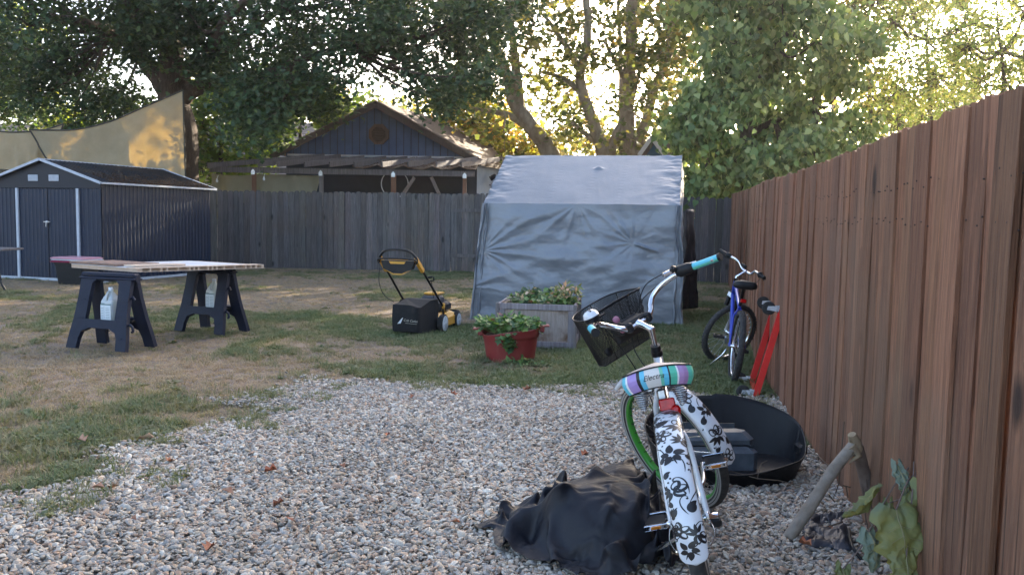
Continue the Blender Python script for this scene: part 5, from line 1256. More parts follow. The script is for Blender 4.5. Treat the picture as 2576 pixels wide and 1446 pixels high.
# --- white cruiser
WB, WR = 1.027, .335; HA = radians(69)
cr = empty('cruiser_bicycle', (.706, 2.782, 0), 0, 'white cruiser bicycle with floral fenders, striped saddle and mesh basket, leaning on its kickstand', 'bicycle')
cr.matrix_world = T_(.706, 2.782, 0) @ RZ(-.155) @ RY(-.247)
I4 = Matrix(); SM, AX, ax_ = steerM(WB, WR, HA, .05, .674)
m_cream2 = MT['white']
bike_wheel(cr, (0, 0, WR), WR, .027, I4, MT['green'], walls=True, rimw=.034, spoke=m_blk2)
fw = bike_wheel(cr, (0, WB, WR), WR, .027, SM, MT['green'], walls=True, rimw=.034, spoke=m_blk2)
rm = []
r = random.Random(12)
seqR = [(flower_solid, .045, -.008, .027, .4), (flower_half, .085, .020, .026, 2.6), (flower_open, .10, -.022, .023, 0), (sprig, .14, -.034, .03, .2), (leaf_pair, .15, .010, .034, .3), (flower_half, .215, -.018, .030, 1.3), (sp_(1), .17, .012, .17, .5), (sp_(-1), .20, .018, .10, .2), (leaf_pair, .26, -.036, .024, .6), (flower_solid, .33, -.004, .034, 1.0), (sp_(1), .32, .032, .08, .5), (leaf_pair, .31, -.038, .022, .4), (flower_half, .385, .028, .026, 1.9), (flower_open, .415, -.022, .024, .3), (sp_(-1), .36, .034, .09, .9), (sprig, .47, -.03, .04, .6), (flower_half, .46, .022, .032, .6), (dots, .50, -.022, .02, 0), (flower_open, .53, -.034, .017, .3), (flower_solid, .565, .012, .026, 0), (sp_(1), .52, .03, .08, 0), (sprig, .60, -.02, .034, .3), (flower_solid, .64, -.026, .024, .8), (flower_open, .66, .022, .022, .1), (flower_solid, .70, .0, .028, .5), (leaf_pair, .735, -.03, .03, .2), (sprig, .76, .02, .03, 0), (flower_open, .80, -.015, .024, .4), (flower_solid, .86, .02, .026, 0), (leaf_pair, .90, -.02, .03, 0)]
for k in range(26):
    seqR.append((r.choice((sprig, leaf_pair, sp_(1), sp_(-1), dots, flower_open)), .04+k*.032, r.choice((-1, 1))*r.uniform(.026, .042), r.choice((.016, .02, .024)), r.uniform(0, 6)))
    if k % 2: seqR.append((sp_(r.choice((-1, 1))), .05+k*.031, r.uniform(-.02, .02), r.uniform(.06, .1), r.uniform(-.8, .8)))
fr_, SR = fender(cr, I4, (0, 0, WR), .362, .049, radians(0), radians(140), seqR)
seqF = [(flower_open, .04, -.0, .026, .2), (sprig, .075, -.032, .024, .5), (leaf_pair, .08, .02, .034, .3), (flower_half, .135, -.005, .034, .4), (sp_(1), .15, .03, .07, .3), (leaf_pair, .20, -.022, .030, .3), (flower_solid, .245, .018, .030, .4), (leaf_pair, .265, -.026, .034, .1), (flower_open, .33, -.010, .027, .5), (sp_(-1), .31, .03, .08, .2), (sprig, .385, -.018, .038, .2), (flower_solid, .40, .026, .02, 0), (dots, .41, .0, .02, 0), (flower_open, .445, -.02, .018, 0), (flower_solid, .50, .01, .03, .3), (leaf_pair, .55, -.02, .03, 0), (flower_open, .60, .01, .025, 0), (sprig, .65, 0, .03, 0), (flower_solid, .72, 0, .03, 0), (leaf_pair, .78, 0, .03, 0)]
for k in range(20):
    seqF.append((r.choice((sprig, leaf_pair, sp_(1), sp_(-1), dots)), .04+k*.03, r.choice((-1, 1))*r.uniform(.024, .040), r.choice((.016, .02, .024)), r.uniform(0, 6)))
    if k % 2: seqF.append((sp_(r.choice((-1, 1))), .05+k*.031, r.uniform(-.02, .02), r.uniform(.05, .08), r.uniform(-.8, .8)))
ff_, SF = fender(cr, SM, (0, WB, WR), .362, .049, radians(-12), radians(122), seqF)
# frame
BB = Vector((0, .50, .275)); ST = Vector((0, .235, .70)); HB, HT = AX(.36), AX(.49)
f = MB(); f.tube([BB, ST], .016, 12); f.tube(bez([BB, BB.lerp(HB, .5)+Vector((0, .03, -.03)), HB], 6), .019, 12)
f.tube(bez([ST-Vector((0, 0, .06)), Vector((0, .5, .66)), HT-Vector((0, .0, .02))], 6), .017, 12); f.tube([HB-ax_*.02, HT+ax_*.0], .021, 14)
f.lathe([(.024, -.036), (.024, .036)], 14, T_(*BB) @ RY(pi/2), caps=True)
for s in (-1, 1):
    f.tube(bez([BB+Vector((s*.02, 0, 0)), Vector((s*.055, .38, .30)), Vector((s*.062, .2, .32)), Vector((s*.064, 0, WR))], 5), .011, 8)
    f.tube(bez([ST+Vector((s*.01, 0, -.07)), Vector((s*.05, .12, .58)), Vector((s*.060, .05, .44)), Vector((s*.064, 0, WR))], 5), .0095, 8)
    f.beam(Vector((s*.064, -.02, WR+.0)), Vector((s*.064, .05, WR+.01)), .006, .03)
f.build('frame', MT['white'], cr)
f = MB(); f.tube([ST, ST+Vector((0, -.025, .085))], .0135, 12); f.tube([ST+Vector((0, 0, -.01)), ST+Vector((0, -.004, .012))], .021, 12); f.lathe([(.001, -.024), (.010, -.024), (.010, .024), (.001, .024)], 8, T_(0, .20, .69) @ RY(pi/2)); f.build('seat_post', MT['chrome'], cr)
f = MB(SM)
cr_ = AX(.335)
for s in (-1, 1): f.tube(bez([cr_+Vector((s*.035, .0, 0)), Vector((s*.052, WB-.10, .55)), Vector((s*.055, WB-.05, .42)), Vector((s*.058, WB, WR))], 5), [.016]*8+[.014]*4+[.011]*4 if False else .0135, 10)
f.beam(cr_+Vector((-.05, 0, 0)), cr_+Vector((.05, 0, 0)), .04, .03); f.build('fork', MT['white'], cr)
f = MB(); f.tube([HB-ax_*.03, HB-ax_*.005], .025, 14); f.build('lower_headset', MT['blackm'], cr)
f = MB(); f.tube([HT-ax_*.004, HT+ax_*.018], .0255, 14); f.tube([HT+ax_*.018, HT+ax_*.045], .022, 14); f.build('headset', MT['blackm'], cr)
# stem and bars
SMt = AX(.615); CL = Vector((0, .83, .945))
f = MB(SM); f.tube([AX(.50), SMt], .0115, 12); f.tube([SMt-ax_*.01, SMt+ax_*.006], .015, 12)
f.tube([SMt+Vector((0, -.006, -.004)), SMt.lerp(CL, .5)+Vector((0, 0, .004)), CL], [.016, .014, .019], 12); f.lathe([(.001, 0), (.006, 0), (.006, .003), (.001, .003)], 8, frame(SMt+ax_*.006, (1, 0, 0), Vector((1, 0, 0)).cross(ax_)*-1)); f.build('stem', MT['chrome'], cr)
f = MB(SM); half = [(.0, .83, .945), (.05, .83, .945), (.085, .832, .962), (.112, .848, .985), (.145, .852, 1.012), (.19, .825, 1.038), (.24, .765, 1.056), (.294, .702, 1.060), (.34, .60, 1.059)]
bar = bez([(-x, y, z) for x, y, z in half[::-1]]+half[1:], 5); f.tube(bar, .0122, 14); f.build('handlebar', MT['chrome'], cr)
def grip_mat():
    m = bpy.data.materials.new('striped_grip'); m.use_nodes = True; n = m.node_tree.nodes; L_ = m.node_tree.links; p = n['Principled BSDF']; p.inputs['Roughness'].default_value = .4
    a = n.new('ShaderNodeAttribute'); a.attribute_name = 'tint'; L_.new(a.outputs['Color'], p.inputs['Base Color']); return m
m_paint = grip_mat()
for s in (-1, 1):
    a, b = Vector((s*.296, .700, 1.060)), Vector((s*.352, .585, 1.059)); g_ = MB(SM); d = (b-a).normalized(); side = d.cross(Vector((0, 0, 1))).normalized()
    n_ = 24
    for k in range(n_):
        t = 2*pi*k/n_; t2 = 2*pi*(k+1)/n_
        ct_ = ((.10, .48, .60), (.10, .48, .60), (.10, .48, .60), (.02, .02, .03), (.45, .10, .10), (.55, .30, .30), (.10, .48, .60), (.12, .5, .35))[k//3]
        g_.col = ct_
        g_.smooth = True
        v = []
        for p in (a, b):
            for tt2 in (t, t2): v.append(p+(side*cos(tt2)+Vector((0, 0, 1))*sin(tt2))*.0156)
        g_.add(v, [(0, 1, 3, 2)])
    g_.build('grip', m_paint, cr)
    g_ = MB(SM); g_.tube([b, b+d*.012], .0175, 14); g_.tube([a-d*.006, a+d*.004], .0185, 14); g_.build('grip_cap', MT['black'], cr)
# twist shifter and brake on the right bar
f = MB(SM); a, b = Vector((.296, .700, 1.060)), Vector((.245, .757, 1.066)); f.tube([a, a.lerp(b, .2), a.lerp(b, .8), b], [.019, .026, .027, .018], 14); f.bbox(a.lerp(b, .9)+Vector((-.015, .0, .022)), (.05, .03, .03), .01, rz=.8); f.build('gear_shifter', MT['black'], cr)
f = MB(SM); q = Vector((.235, .80, 1.075)); f.bbox(q, (.035, .05, .022), .006, rz=.8); f.tube([q+Vector((0, .02, .0)), q+Vector((.05, .03, -.0)), q+Vector((.12, -.06, -.01))], .0055, 6); f.build('brake_lever', MT['chrome'], cr)
f = MB(SM); f.tube(bez([(.225, .80, 1.085), (.16, .90, 1.06), (.10, .93, .97), (.08, .90, .87), (.06, .90, .75), (.05, .95, .60)], 6), .0026, 6); f.tube(bez([(.24, .78, 1.06), (.12, .93, 1.0), (.0, .95, .85), (-.02, .87, .66)], 6), .0026, 6)
f.tube(bez([(-.19, .80, 1.06), (-.10, .93, .97), (-.06, .93, .80), (-.05, .93, .62), (-.05, .96, .50)], 6), .0026, 6); f.build('cables', MT['black'], cr)
# bell
f = MB(SM @ T_(-.215, .80, 1.078) @ Matrix.Scale(1.14, 4)); f.lathe([(.0, .030), (.014, .029), (.026, .021), (.031, .006), (.031, .0)], 24); bl_ = f.build('bell', MT['white'], cr)
f = MB(SM @ T_(-.215, .80, 1.078) @ Matrix.Scale(1.14, 4)); f.lathe([(.0315, .004), (.0318, -.004), (.026, -.018), (.008, -.022), (.008, -.035)], 24); f.box((.03, -.02, -.008), (.03, .01, .006)); f.build('bell_base', MT['black'], bl_)
f = MB(SM @ T_(-.215, .80, 1.078) @ Matrix.Scale(1.14, 4)); 
def SB(s, w_, off=0): a = s/.03; rr_ = sqrt(s*s+w_*w_); t = math.atan2(w_, s); ph = min(rr_/.032, 1.35); return Vector((.0315*sin(ph)*cos(t), .0315*sin(ph)*sin(t), .0305*cos(ph)+off))
for (c, a) in (((.004, -.016), 2.8), ((.004, -.016), 2.0), ((.004, -.016), 3.6), ((-.016, -.004), 1), ((.02, -.014), 0), ((.018, .012), 1), ((.0, .01), 2.2)): petal(f, SB, c, a, .002, .016, .0035)
f.build('bell_pattern', m_blk2, bl_)
# bracket at the clamp with the pink buttons
f = MB(SM); f.bbox((0, .865, .955), (.13, .075, .035), .01); f.bbox((-.055, .90, .95), (.05, .05, .06), .012); f.bbox((.055, .83, .95), (.03, .05, .045), .008); f.bbox((-.055, .83, .95), (.03, .05, .045), .008); f.bbox((0, .93, .93), (.16, .03, .09), .01); bk_ = f.build('basket_bracket', MT['black'], cr)
m_pink = mat('pink_button', (.32, .12, .18), None, .5)
f = MB(SM); f.lathe([(.016, -.004), (.016, .004), (0, .004)], 16, T_(-.06, .885, 1.0) @ RX(1.3)); f.lathe([(.013, -.004), (.013, .006), (0, .006)], 16, T_(-.082, .838, .955) @ RX(1.4)); f.build('pink_button', m_pink, bk_)
# mesh basket
def bk_pt(u, v):                                # u around the wall 0..1, v from rim 0 to floor 1; flat back, curved front
    W2 = .17-.03*v; y0 = .955+.055*v; dp = .185-.055*v; z = 1.055-.235*v
    if u < .32:
        t = u/.32; x = -W2+2*W2*t; y = y0
        zz = z
    else:
        t = (u-.32)/.68; a = pi*t; e = .62
        x = W2*(abs(cos(a))**e)*(1 if cos(a) > 0 else -1); y = y0+dp*(abs(sin(a))**.75); zz = z+.02*sin(a)*(1-v)
    return Vector((x, y, zz))
b_ = MB(SM); N1, N2 = 104, 24
for k in range(N1):
    for dr in (-1, 1):
        pts = [bk_pt((k/N1+dr*v*.12) % 1, v) for v in np.linspace(0, 1, 9)]
        b_.smooth = True
        # break where the wall wraps round
        seg = [pts[0]]
        for p, q in zip(pts, pts[1:]):
            if (q-p).length < .08: seg.append(q)
            else:
                if len(seg) > 1: b_.tube(seg, .00125, 3, caps=False)
                seg = [q]
        if len(seg) > 1: b_.tube(seg, .00125, 3, caps=False)
for j in range(1, N2): b_.tube([bk_pt(i/72, j/N2) for i in range(72)], .0007, 3, closed=True)
fl = [bk_pt(i/72, 1) for i in range(72)]
for k in range(30):
    x = -.14+.28*k/29; b_.tube([(x, 1.01, .82), (x, 1.01+.13*sqrt(max(0, 1-(x/.142)**4)), .82)], .0009, 3, caps=False)
for k in range(16): y = 1.01+.13*k/16; hw_ = .14*(1-(k/16)**4)**.5; b_.tube([(-hw_, y, .82), (hw_, y, .82)], .0009, 3, caps=False)
bs_ = b_.build('basket', MT['blackm'], cr)
b_ = MB(SM); b_.tube([bk_pt(i/90, 0) for i in range(90)], .0038, 8, closed=True); b_.tube([bk_pt(i/90, 1) for i in range(90)], .003, 6, closed=True)
for u in (.08, .24, .5, .66, .82): b_.tube([bk_pt(u, 0)+Vector((0, -.002, 0)), bk_pt(u, 1)], .0024, 6)
b_.tube([(-.12, .950, 1.058), (.0, .948, 1.062), (.12, .950, 1.058)], .004, 6); b_.lathe([(.02, -.004), (.02, .004), (0, .004)], 12, T_(-.10, 1.0, .87) @ RX(pi/2)); b_.build('basket_wire', MT['blackm'], bs_)
# saddle
SY_, SZ_ = .150, .835
def sad(u, v):                                  # u around the rear, v down the side wall
    pass
m_sad = m_paint; m_top = mat('cream_saddle_top', (.34, .29, .27), None, .5)
def outline(t):                                 # t 0..1 from the nose along the left, round the back, to the nose on the right (x, y)
    P_ = [(0, .255), (-.020, .25), (-.028, .20), (-.038, .13), (-.062, .07), (-.100, .03), (-.122, -.02), (-.117, -.062), (-.090, -.086), (-.045, -.100), (0, -.104)]
    P_ = P_+[(-x, y) for x, y in P_[-2::-1]]; k = t*(len(P_)-1); i = min(int(k), len(P_)-2); f_ = k-i; a, b = P_[i], P_[i+1]
    return a[0]+(b[0]-a[0])*f_, a[1]+(b[1]-a[1])*f_
SD = T_(-.004, SY_, SZ_) @ RX(radians(-9))
def sadp(t, v, off=0):
    x, y = outline(t); k = max(0, min(1, (.12-y)/.16)); hgt = .028+.042*k; z = .018*k-hgt*v; z -= .015*min(1, (x/.12)**2)*k; b_ = .010*sin(pi*min(1, v*1.0))*1.0-.012*v*v
    dn = Vector((x, y-.02, 0)); dn = dn.normalized() if dn.length > 1e-6 else Vector((0, 1, 0)); return Vector((x, y, z))+dn*(b_+off)
s_ = MB(SD); s_.smooth = True; NT = 160
bands = [(-1, -.118, (.12, .50, .62)), (-.118, -.110, (.8, .8, .82)), (-.110, -.072, (.36, .25, .55)), (-.072, -.062, (.015, .015, .02)), (-.062, -.040, (.12, .48, .66)), (-.040, .014, (.66, .64, .60)), (.014, .022, (.15, .52, .38)), (.022, .042, (.10, .48, .66)), (.042, .048, (.015, .015, .02)), (.048, .075, (.10, .52, .35)), (.075, .078, (.8, .8, .8)), (.078, .082, (.015, .015, .02)), (.082, .112, (.42, .25, .46)), (.112, 1, (.12, .50, .36))]
def bandcol(x, y):
    if y > .06: return (.12, .5, .62) if int(y*40) % 2 else (.36, .25, .55)
    x = x/.92
    for a, b, c in bands:
        if a <= x < b: return c
    return bands[-1][2]
for i in range(NT):
    t0, t1 = i/NT, (i+1)/NT; xm, ym = outline((t0+t1)/2); s_.col = bandcol(xm, ym)
    for j in range(5): s_.add([sadp(t0, j/5), sadp(t1, j/5), sadp(t1, (j+1)/5), sadp(t0, (j+1)/5)], [(0, 3, 2, 1)])
sd_o = s_.build('saddle', m_paint, cr)
s_ = MB(SD); s_.smooth = True
ring = [sadp(i/NT, 0) for i in range(NT)]
vs = list(ring)+[Vector((p.x*.8, (p.y-.05)*.82+.05, p.z+.010)) for p in ring]+[Vector((p.x*.4, (p.y-.05)*.5+.05, p.z+.014)) for p in ring]+[Vector((0, .05, .02))]
fs = []
for r_ in range(2):
    for k in range(NT): l = (k+1) % NT; fs.append((r_*NT+k, r_*NT+l, (r_+1)*NT+l, (r_+1)*NT+k))
fs += [(2*NT+k, 2*NT+(k+1) % NT, 3*NT) for k in range(NT)]; s_.add(vs, fs); s_.build('saddle_top', m_top, sd_o)
s_ = MB(SD); s_.tube([sadp(i/NT, 0, .002) for i in range(NT)], .0028, 6, closed=True); s_.tube([sadp(i/NT, 1, .001) for i in range(NT)], .0024, 6, closed=True); s_.build('piping', MT['black'], sd_o)
def sbend(p):                                   # lay the word on the rear band
    x = p.x-.012; t = .5
    for _ in range(30):
        xx = outline(t)[0]; t += (x-xx)*.9
    return SD @ sadp(t, .46-p.y/.064, .0022)
text('Electra', None, .0245, m_blk2, 'lettering', sd_o, .45, bend=sbend, spacing=1.02, ext=0)
# springs below the saddle
for s in (-1, 1):
    f = MB(SD)
    cx, cy = s*.068, -.048; pts = []
    for k in range(0, 8*14+1): t = k/(8*14); a = 2*pi*8*t; r_ = .029-.019*t; pts.append((cx+r_*cos(a), cy+r_*sin(a), -.062-.062*t))
    f.tube(pts, .0030, 5)
    pts = []
    for k in range(0, 3*12+1): t = k/36; a = 2*pi*3*t; r_ = .018+.011*t; pts.append((cx+r_*cos(a), cy+r_*sin(a), -.032-.030*t))
    f.tube(pts, .0026, 5); f.lathe([(.004, -.022), (.004, -.128)], 8, T_(cx, cy, 0))
    f.build('spring', MT['steel'], sd_o)
f = MB(SD); f.beam((-.068, -.048, -.062), (-.030, -.045, -.058), .03, .006); f.tube(bez([(-.075, -.052, -.060), (-.035, -.056, -.050), (0, -.058, -.040), (.035, -.056, -.050), (.075, -.052, -.060)], 6), .0075, 8)
for s in (-1, 1): f.tube(bez([(s*.05, -.03, -.062), (s*.03, .02, -.07), (s*.022, .12, -.045), (s*.012, .22, -.02)], 5), .0038, 6); f.tube([(s*.068, -.048, -.062), (s*.03, .03, -.075)], .006, 6)
f.bbox((0, .04, -.085), (.034, .03, .04), .006); f.build('saddle_rails', MT['steel'], sd_o)
# rack end plate, reflectors
f = MB(); f.bbox((.0, -.0, 0), (.056, .014, .042), .004, T_(.010, .085, .725) @ RX(-.2)); f.build('reflector', m_red2, cr)
f = MB(); f.bbox((0, 0, 0), (.032, .02, .046), .010, T_(.034, .06, .700) @ RX(-.3) @ RY(.25)); f.build('reflector', m_red2, cr)
f = MB(); f.box((.010, .115, .72), (.02, .05, .02)); f.tube([(.01, .12, .72), (.012, .17, .72)], .009, 8); f.build('reflector_mount', MT['blackm'], cr)
# rear hub, chain guard, cranks
f = MB(); f.lathe([(.001, .10), (.011, .10), (.0125, .097), (.0125, .070), (.022, .066), (.022, .060), (.006, .058)], 16, T_(0, 0, WR) @ RY(pi/2)); f.lathe([(.006, -.060), (.009, -.066), (.009, -.078), (.001, -.08)], 12, T_(0, 0, WR) @ RY(pi/2)); f.build('axle_nuts', MT['chrome'], cr)
f = MB(); f.bbox((.085, 0.0, WR-.022), (.04, .03, .028), .005); f.build('derailleur', MT['black'], cr)
f = MB()
for s in (-1, 1): f.tube(bez([(s*.070, -.01, WR-.01), (s*.074, -.16, WR+.005), (s*.060, -.30, WR+.03), (s*.050, -.355, WR+.04)], 5), .0028, 6)
f.build('fender_stay', MT['chrome'], cr)
f = MB(SM)
for s in (-1, 1): f.tube(bez([(s*.060, WB-.01, WR), (s*.062, WB-.16, WR+.01), (s*.045, WB-.362, WR+.0)], 5), .0026, 6)
f.build('fender_stay', MT['chrome'], cr)
f = MB(); f.tube(bez([(.050, .06, WR+.035), (.050, .3, WR+.055), (.050, .5, WR+.03)], 5), .005, 6); f.grid(12, 2, lambda u, v: Vector((.053, .02+.52*u, WR-.02+.08*v*(.7+.3*u)))); f.build('chain_guard', MT['white'], cr, solid=.002)
f = MB()
for k in range(60):
    t = k/59; 
    for sgn in (-1, 1): f.box((.042, t*.5, WR-(.06*t)+sgn*(.025+.06*t)), (.007, .006, .007))
f.lathe([(.088, -.002), (.092, 0), (.088, .002)], 36, T_(.042, BB.y, BB.z) @ RY(pi/2)); f.build('chain', mat('chain_steel', (.2, .19, .18), None, .4, .8), cr)
PD_ = []
for s, (py_, pz2) in ((-1, (-.155, -.05)), (1, (.155, .05))):
    f = MB(); f.tube(bez([BB+Vector((s*.045, 0, 0)), BB+Vector((s*.075, py_*.25, pz2*.25)), BB+Vector((s*.085, py_, pz2))], 5), .010, 8); ck = f.build('crank', MT['chrome'], cr)
    c = BB+Vector((s*.138, py_, pz2)); f = MB(T_(*c) @ RX(.25)); f.bbox((0, 0, 0), (.088, .072, .020), .006); pd_ = f.build('pedal', MT['black'], cr)
    f = MB(T_(*c) @ RX(.25))
    for yy in (-.040, .040): f.bbox((0, yy, .004), (.094, .006, .024), .003)
    f.lathe([(.005, -.05), (.008, -.05), (.008, .055), (.005, .055)], 10, RY(pi/2)); f.build('pedal_plate', MT['chrome'], pd_)
    f = MB(T_(*c) @ RX(.25))
    f.box((0, -.0445, .004), (.038, .003, .012)); f.box((0, .0445, .004), (.038, .003, .012)); f.build('pedal_reflector', m_amb, pd_)
    f = MB(T_(*c) @ RX(.25))
    for xx in (-.034, .034): f.lathe([(.0035, 0), (.0035, .002), (0, .002)], 8, T_(xx, -.0435, .004) @ RX(pi/2))
    f.build('pedal_bolts', MT['blackm'], pd_)
inv_ = cr.matrix_world.inverted(); kf = inv_ @ G(1608, 1409, .0); f = MB(); f.tube([Vector((-.045, .05, WR-.02)), Vector((-.060, .02, WR-.06)), Vector((-.060, .02, WR-.06)).lerp(kf, .5)+Vector((0, 0, -.0)), kf], [.010, .009, .0075, .007], 8); f.build('kickstand', MT['chrome'], cr)

# --- blue mountain bicycle against the fence
m_blue = mat('blue_paint', (.012, .035, .32), (.02, .05, .40), .3, scale=5, coat=.5); m_sil = mat('silver_paint', (.45, .47, .50), None, .3, .7)
bb_ = empty('mountain_bicycle', (1.865, 6.89, 0), 0, 'blue mountain bicycle with black saddle leaning against the red-brown fence', 'bicycle')
bb_.matrix_world = T_(1.872, 6.96, 0) @ RZ(-.146) @ RY(.095)
L2, R2 = .93, .305; H2 = radians(70); S2, A2_, a2 = steerM(L2, R2, H2, .045, -.98)
bike_wheel(bb_, (0, 0, R2), R2, .027, I4, MT['chrome'], n=28, knobs=60, rimw=.026); bike_wheel(bb_, (0, L2, R2), R2, .027, S2, MT['chrome'], n=28, knobs=60, rimw=.026)
B2 = Vector((0, .40, .27)); T2 = Vector((0, .17, .66)); h0, h1 = A2_(.40), A2_(.52)
f = MB(); f.tube([B2, T2], .015, 10); f.tube([B2, h0], .019, 10); f.tube([T2-Vector((0, 0, .05)), h1], .016, 10); f.tube([h0-a2*.02, h1+a2*.02], .019, 12)
for s in (-1, 1): f.tube([B2+Vector((s*.02, 0, 0)), (s*.045, .2, .28), (s*.062, 0, R2)], .010, 8); f.tube([T2+Vector((s*.012, 0, -.06)), (s*.05, .1, .55), (s*.062, 0, R2)], .0085, 8)
f.build('frame', m_blue, bb_)
f = MB(S2); cc = A2_(.37)
for s in (-1, 1): f.tube([cc+Vector((s*.06, .02, 0)), Vector((s*.06, L2-.005, R2+.12)), Vector((s*.06, L2, R2))], .0155, 10)
f.beam(cc+Vector((-.075, .02, .01)), cc+Vector((.075, .02, .01)), .04, .04); f.build('fork', m_sil, bb_)
f = MB(S2); 
for s in (-1, 1): f.tube([cc+Vector((s*.06, .02, .0)), cc+Vector((s*.06, .03, -.10))], .021, 10)
f.tube([h1+a2*.02, h1+a2*.05], .021, 10); f.build('fork_boots', MT['black'], bb_)
f = MB(S2); s0 = A2_(.58); c2_ = s0+Vector((0, .085, .075)); f.tube([A2_(.54), s0, c2_], .013, 10); f.tube(bez([(-.20, c2_.y-.055, c2_.z+.05), (-.12, c2_.y-.03, c2_.z+.045), (-.06, c2_.y, c2_.z), (.06, c2_.y, c2_.z), (.12, c2_.y-.03, c2_.z+.045), (.20, c2_.y-.055, c2_.z+.05)], 5), .0115, 10); f.build('handlebar', MT['chrome'], bb_)
for s in (-1, 1):
    f = MB(S2); e0 = Vector((s*.20, c2_.y-.055, c2_.z+.05)); e1 = Vector((s*.325, c2_.y-.10, c2_.z+.055)); f.tube([e0, e0.lerp(e1, .15), e0.lerp(e1, .2), e0.lerp(e1, .34), e0.lerp(e1, .36), e1], [.017, .024, .026, .026, .0165, .0165], 10); f.build('grip', MT['black'], bb_)
    f = MB(S2); f.tube([e0+Vector((0, .01, -.01)), e0+Vector((s*.03, .05, -.03)), e0.lerp(e1, .8)+Vector((0, .05, -.04))], .005, 5); f.build('brake_lever', MT['blackm'], bb_)
f = MB(S2); f.tube(bez([(.17, c2_.y, c2_.z+.04), (.10, c2_.y+.10, c2_.z), (.02, c2_.y+.10, c2_.z-.15), (.02, c2_.y-.1, c2_.z-.2)], 5), .0025, 5); f.tube(bez([(-.17, c2_.y, c2_.z+.04), (-.10, c2_.y+.12, c2_.z-.02), (0, c2_.y+.10, c2_.z-.18), (.03, c2_.y-.1, c2_.z-.22)], 5), .0025, 5); f.bbox((-.09, c2_.y+.03, c2_.z+.02), (.07, .03, .04), .008); f.build('cables', MT['black'], bb_)
f = MB(); Sc = Vector((0, .08, .82)); ring = []
prof = [(0, .17), (-.02, .165), (-.028, .10), (-.05, .04), (-.085, -.01), (-.10, -.06), (-.085, -.10), (-.04, -.115), (0, -.105)]; prof = prof+[(-x, y) for x, y in prof[-2:0:-1]]
loft(f, [([(x*.7, y*.85) for x, y in prof], -.03), ([(x*1.0, y) for x, y in prof], -.015), ([(x*1.0, y) for x, y in prof], .012), ([(x*.82, y*.9) for x, y in prof], .034), ([(x*.4, y*.5) for x, y in prof], .038)], M=T_(*Sc)); f.sm = [True]*len(f.sm); f.build('saddle', MT['black'], bb_)
f = MB(); f.tube([T2-Vector((0, 0, .02)), Sc+Vector((0, 0, -.03))], .014, 10); f.build('seat_post', MT['blackm'], bb_)
f = MB(); f.bbox((.012, .09, .685), (.05, .02, .032), .006); f.build('reflector', m_red2, bb_)
f = MB(); f.lathe([(.001, -.0), (.03, 0), (.075, .004), (.08, .006), (.075, .01)], 30, T_(.045, *B2[1:]) @ RY(pi/2)); f.lathe([(.001, 0), (.045, .004), (.05, .03), (.001, .034)], 20, T_(.03, 0, R2) @ RY(pi/2))
for s, yy, z in ((-1, .06, -.15), (1, -.06, .15)):
    f.tube([B2+Vector((s*.05, 0, 0)), B2+Vector((s*.075, s*-.15*-1*-1 if False else -s*.13*-1, -s*.06*-1))], .010, 6) if False else None
f.build('chainset', MT['chrome'], bb_)
for s, dy, dz in ((-1, -.10, .05), (1, .10, -.05)):
    f = MB(); e = B2+Vector((s*.075, dy*1.4, dz*1.4)); f.tube([B2+Vector((s*.05, 0, 0)), e], .010, 6); f.build('crank', m_sil, bb_)
    f = MB(T_(*(e+Vector((s*.055, 0, 0)))))
    f.box((0, -.04, 0), (.09, .012, .025)); f.box((0, .04, 0), (.09, .012, .025)); f.box((-.04, 0, 0), (.012, .068, .025)); f.box((.04, 0, 0), (.012, .068, .025)); f.box((0, 0, 0), (.02, .068, .02)); f.build('pedal', MT['black'], bb_)
iv = bb_.matrix_world.inverted(); f = MB(); f.tube([Vector((-.04, .36, .22)), Vector((-.07, .34, .17)), iv @ G(1786, 917, .06)], .008, 6); f.build('kickstand', MT['chrome'], bb_)

# ------------------------------------------------------------------ red dolly standing on end against the fence
m_dred = mat('bright_red_paint', (.62, .014, .007), (.52, .012, .006), .4, scale=10, spec=.35)
b0 = on(1899, 1001); t0 = at(1972, 763, b0.y+.10); b1 = b0+Vector((.16, .62, 0)); 
b1 = on(1889, 966); b1 = Vector((b1.x, b1.y, 0)); 
up_ = (Vector(t0)-b0); t1 = b1+up_*.985
dl = empty('furniture_dolly', b0, 0, 'bright red steel dolly frame with four casters, stood on end against the fence', 'dolly'); inv = Matrix.Translation(-b0)
upn = up_.normalized(); wd_v = (b1-b0).normalized(); nrm = upn.cross(wd_v).normalized()
if nrm.x > 0: nrm = -nrm
def dla(mb, n, m, p=dl, fix=True):
    o = mb.build(n, m, p); 
    if p is dl: o.matrix_parent_inverse = inv
    return o
for a, b in ((b0, Vector(t0)), (b1, t1)):
    f = MB(); f.beam(a, b, .056, .045, up=nrm); dla(f, 'rail', m_dred)
for k in (.02, .965): f = MB(); f.beam(b0.lerp(Vector(t0), k)+nrm*.001, b1.lerp(t1, k)+nrm*.001, .038, .038, up=nrm); dla(f, 'cross_bar', m_dred)
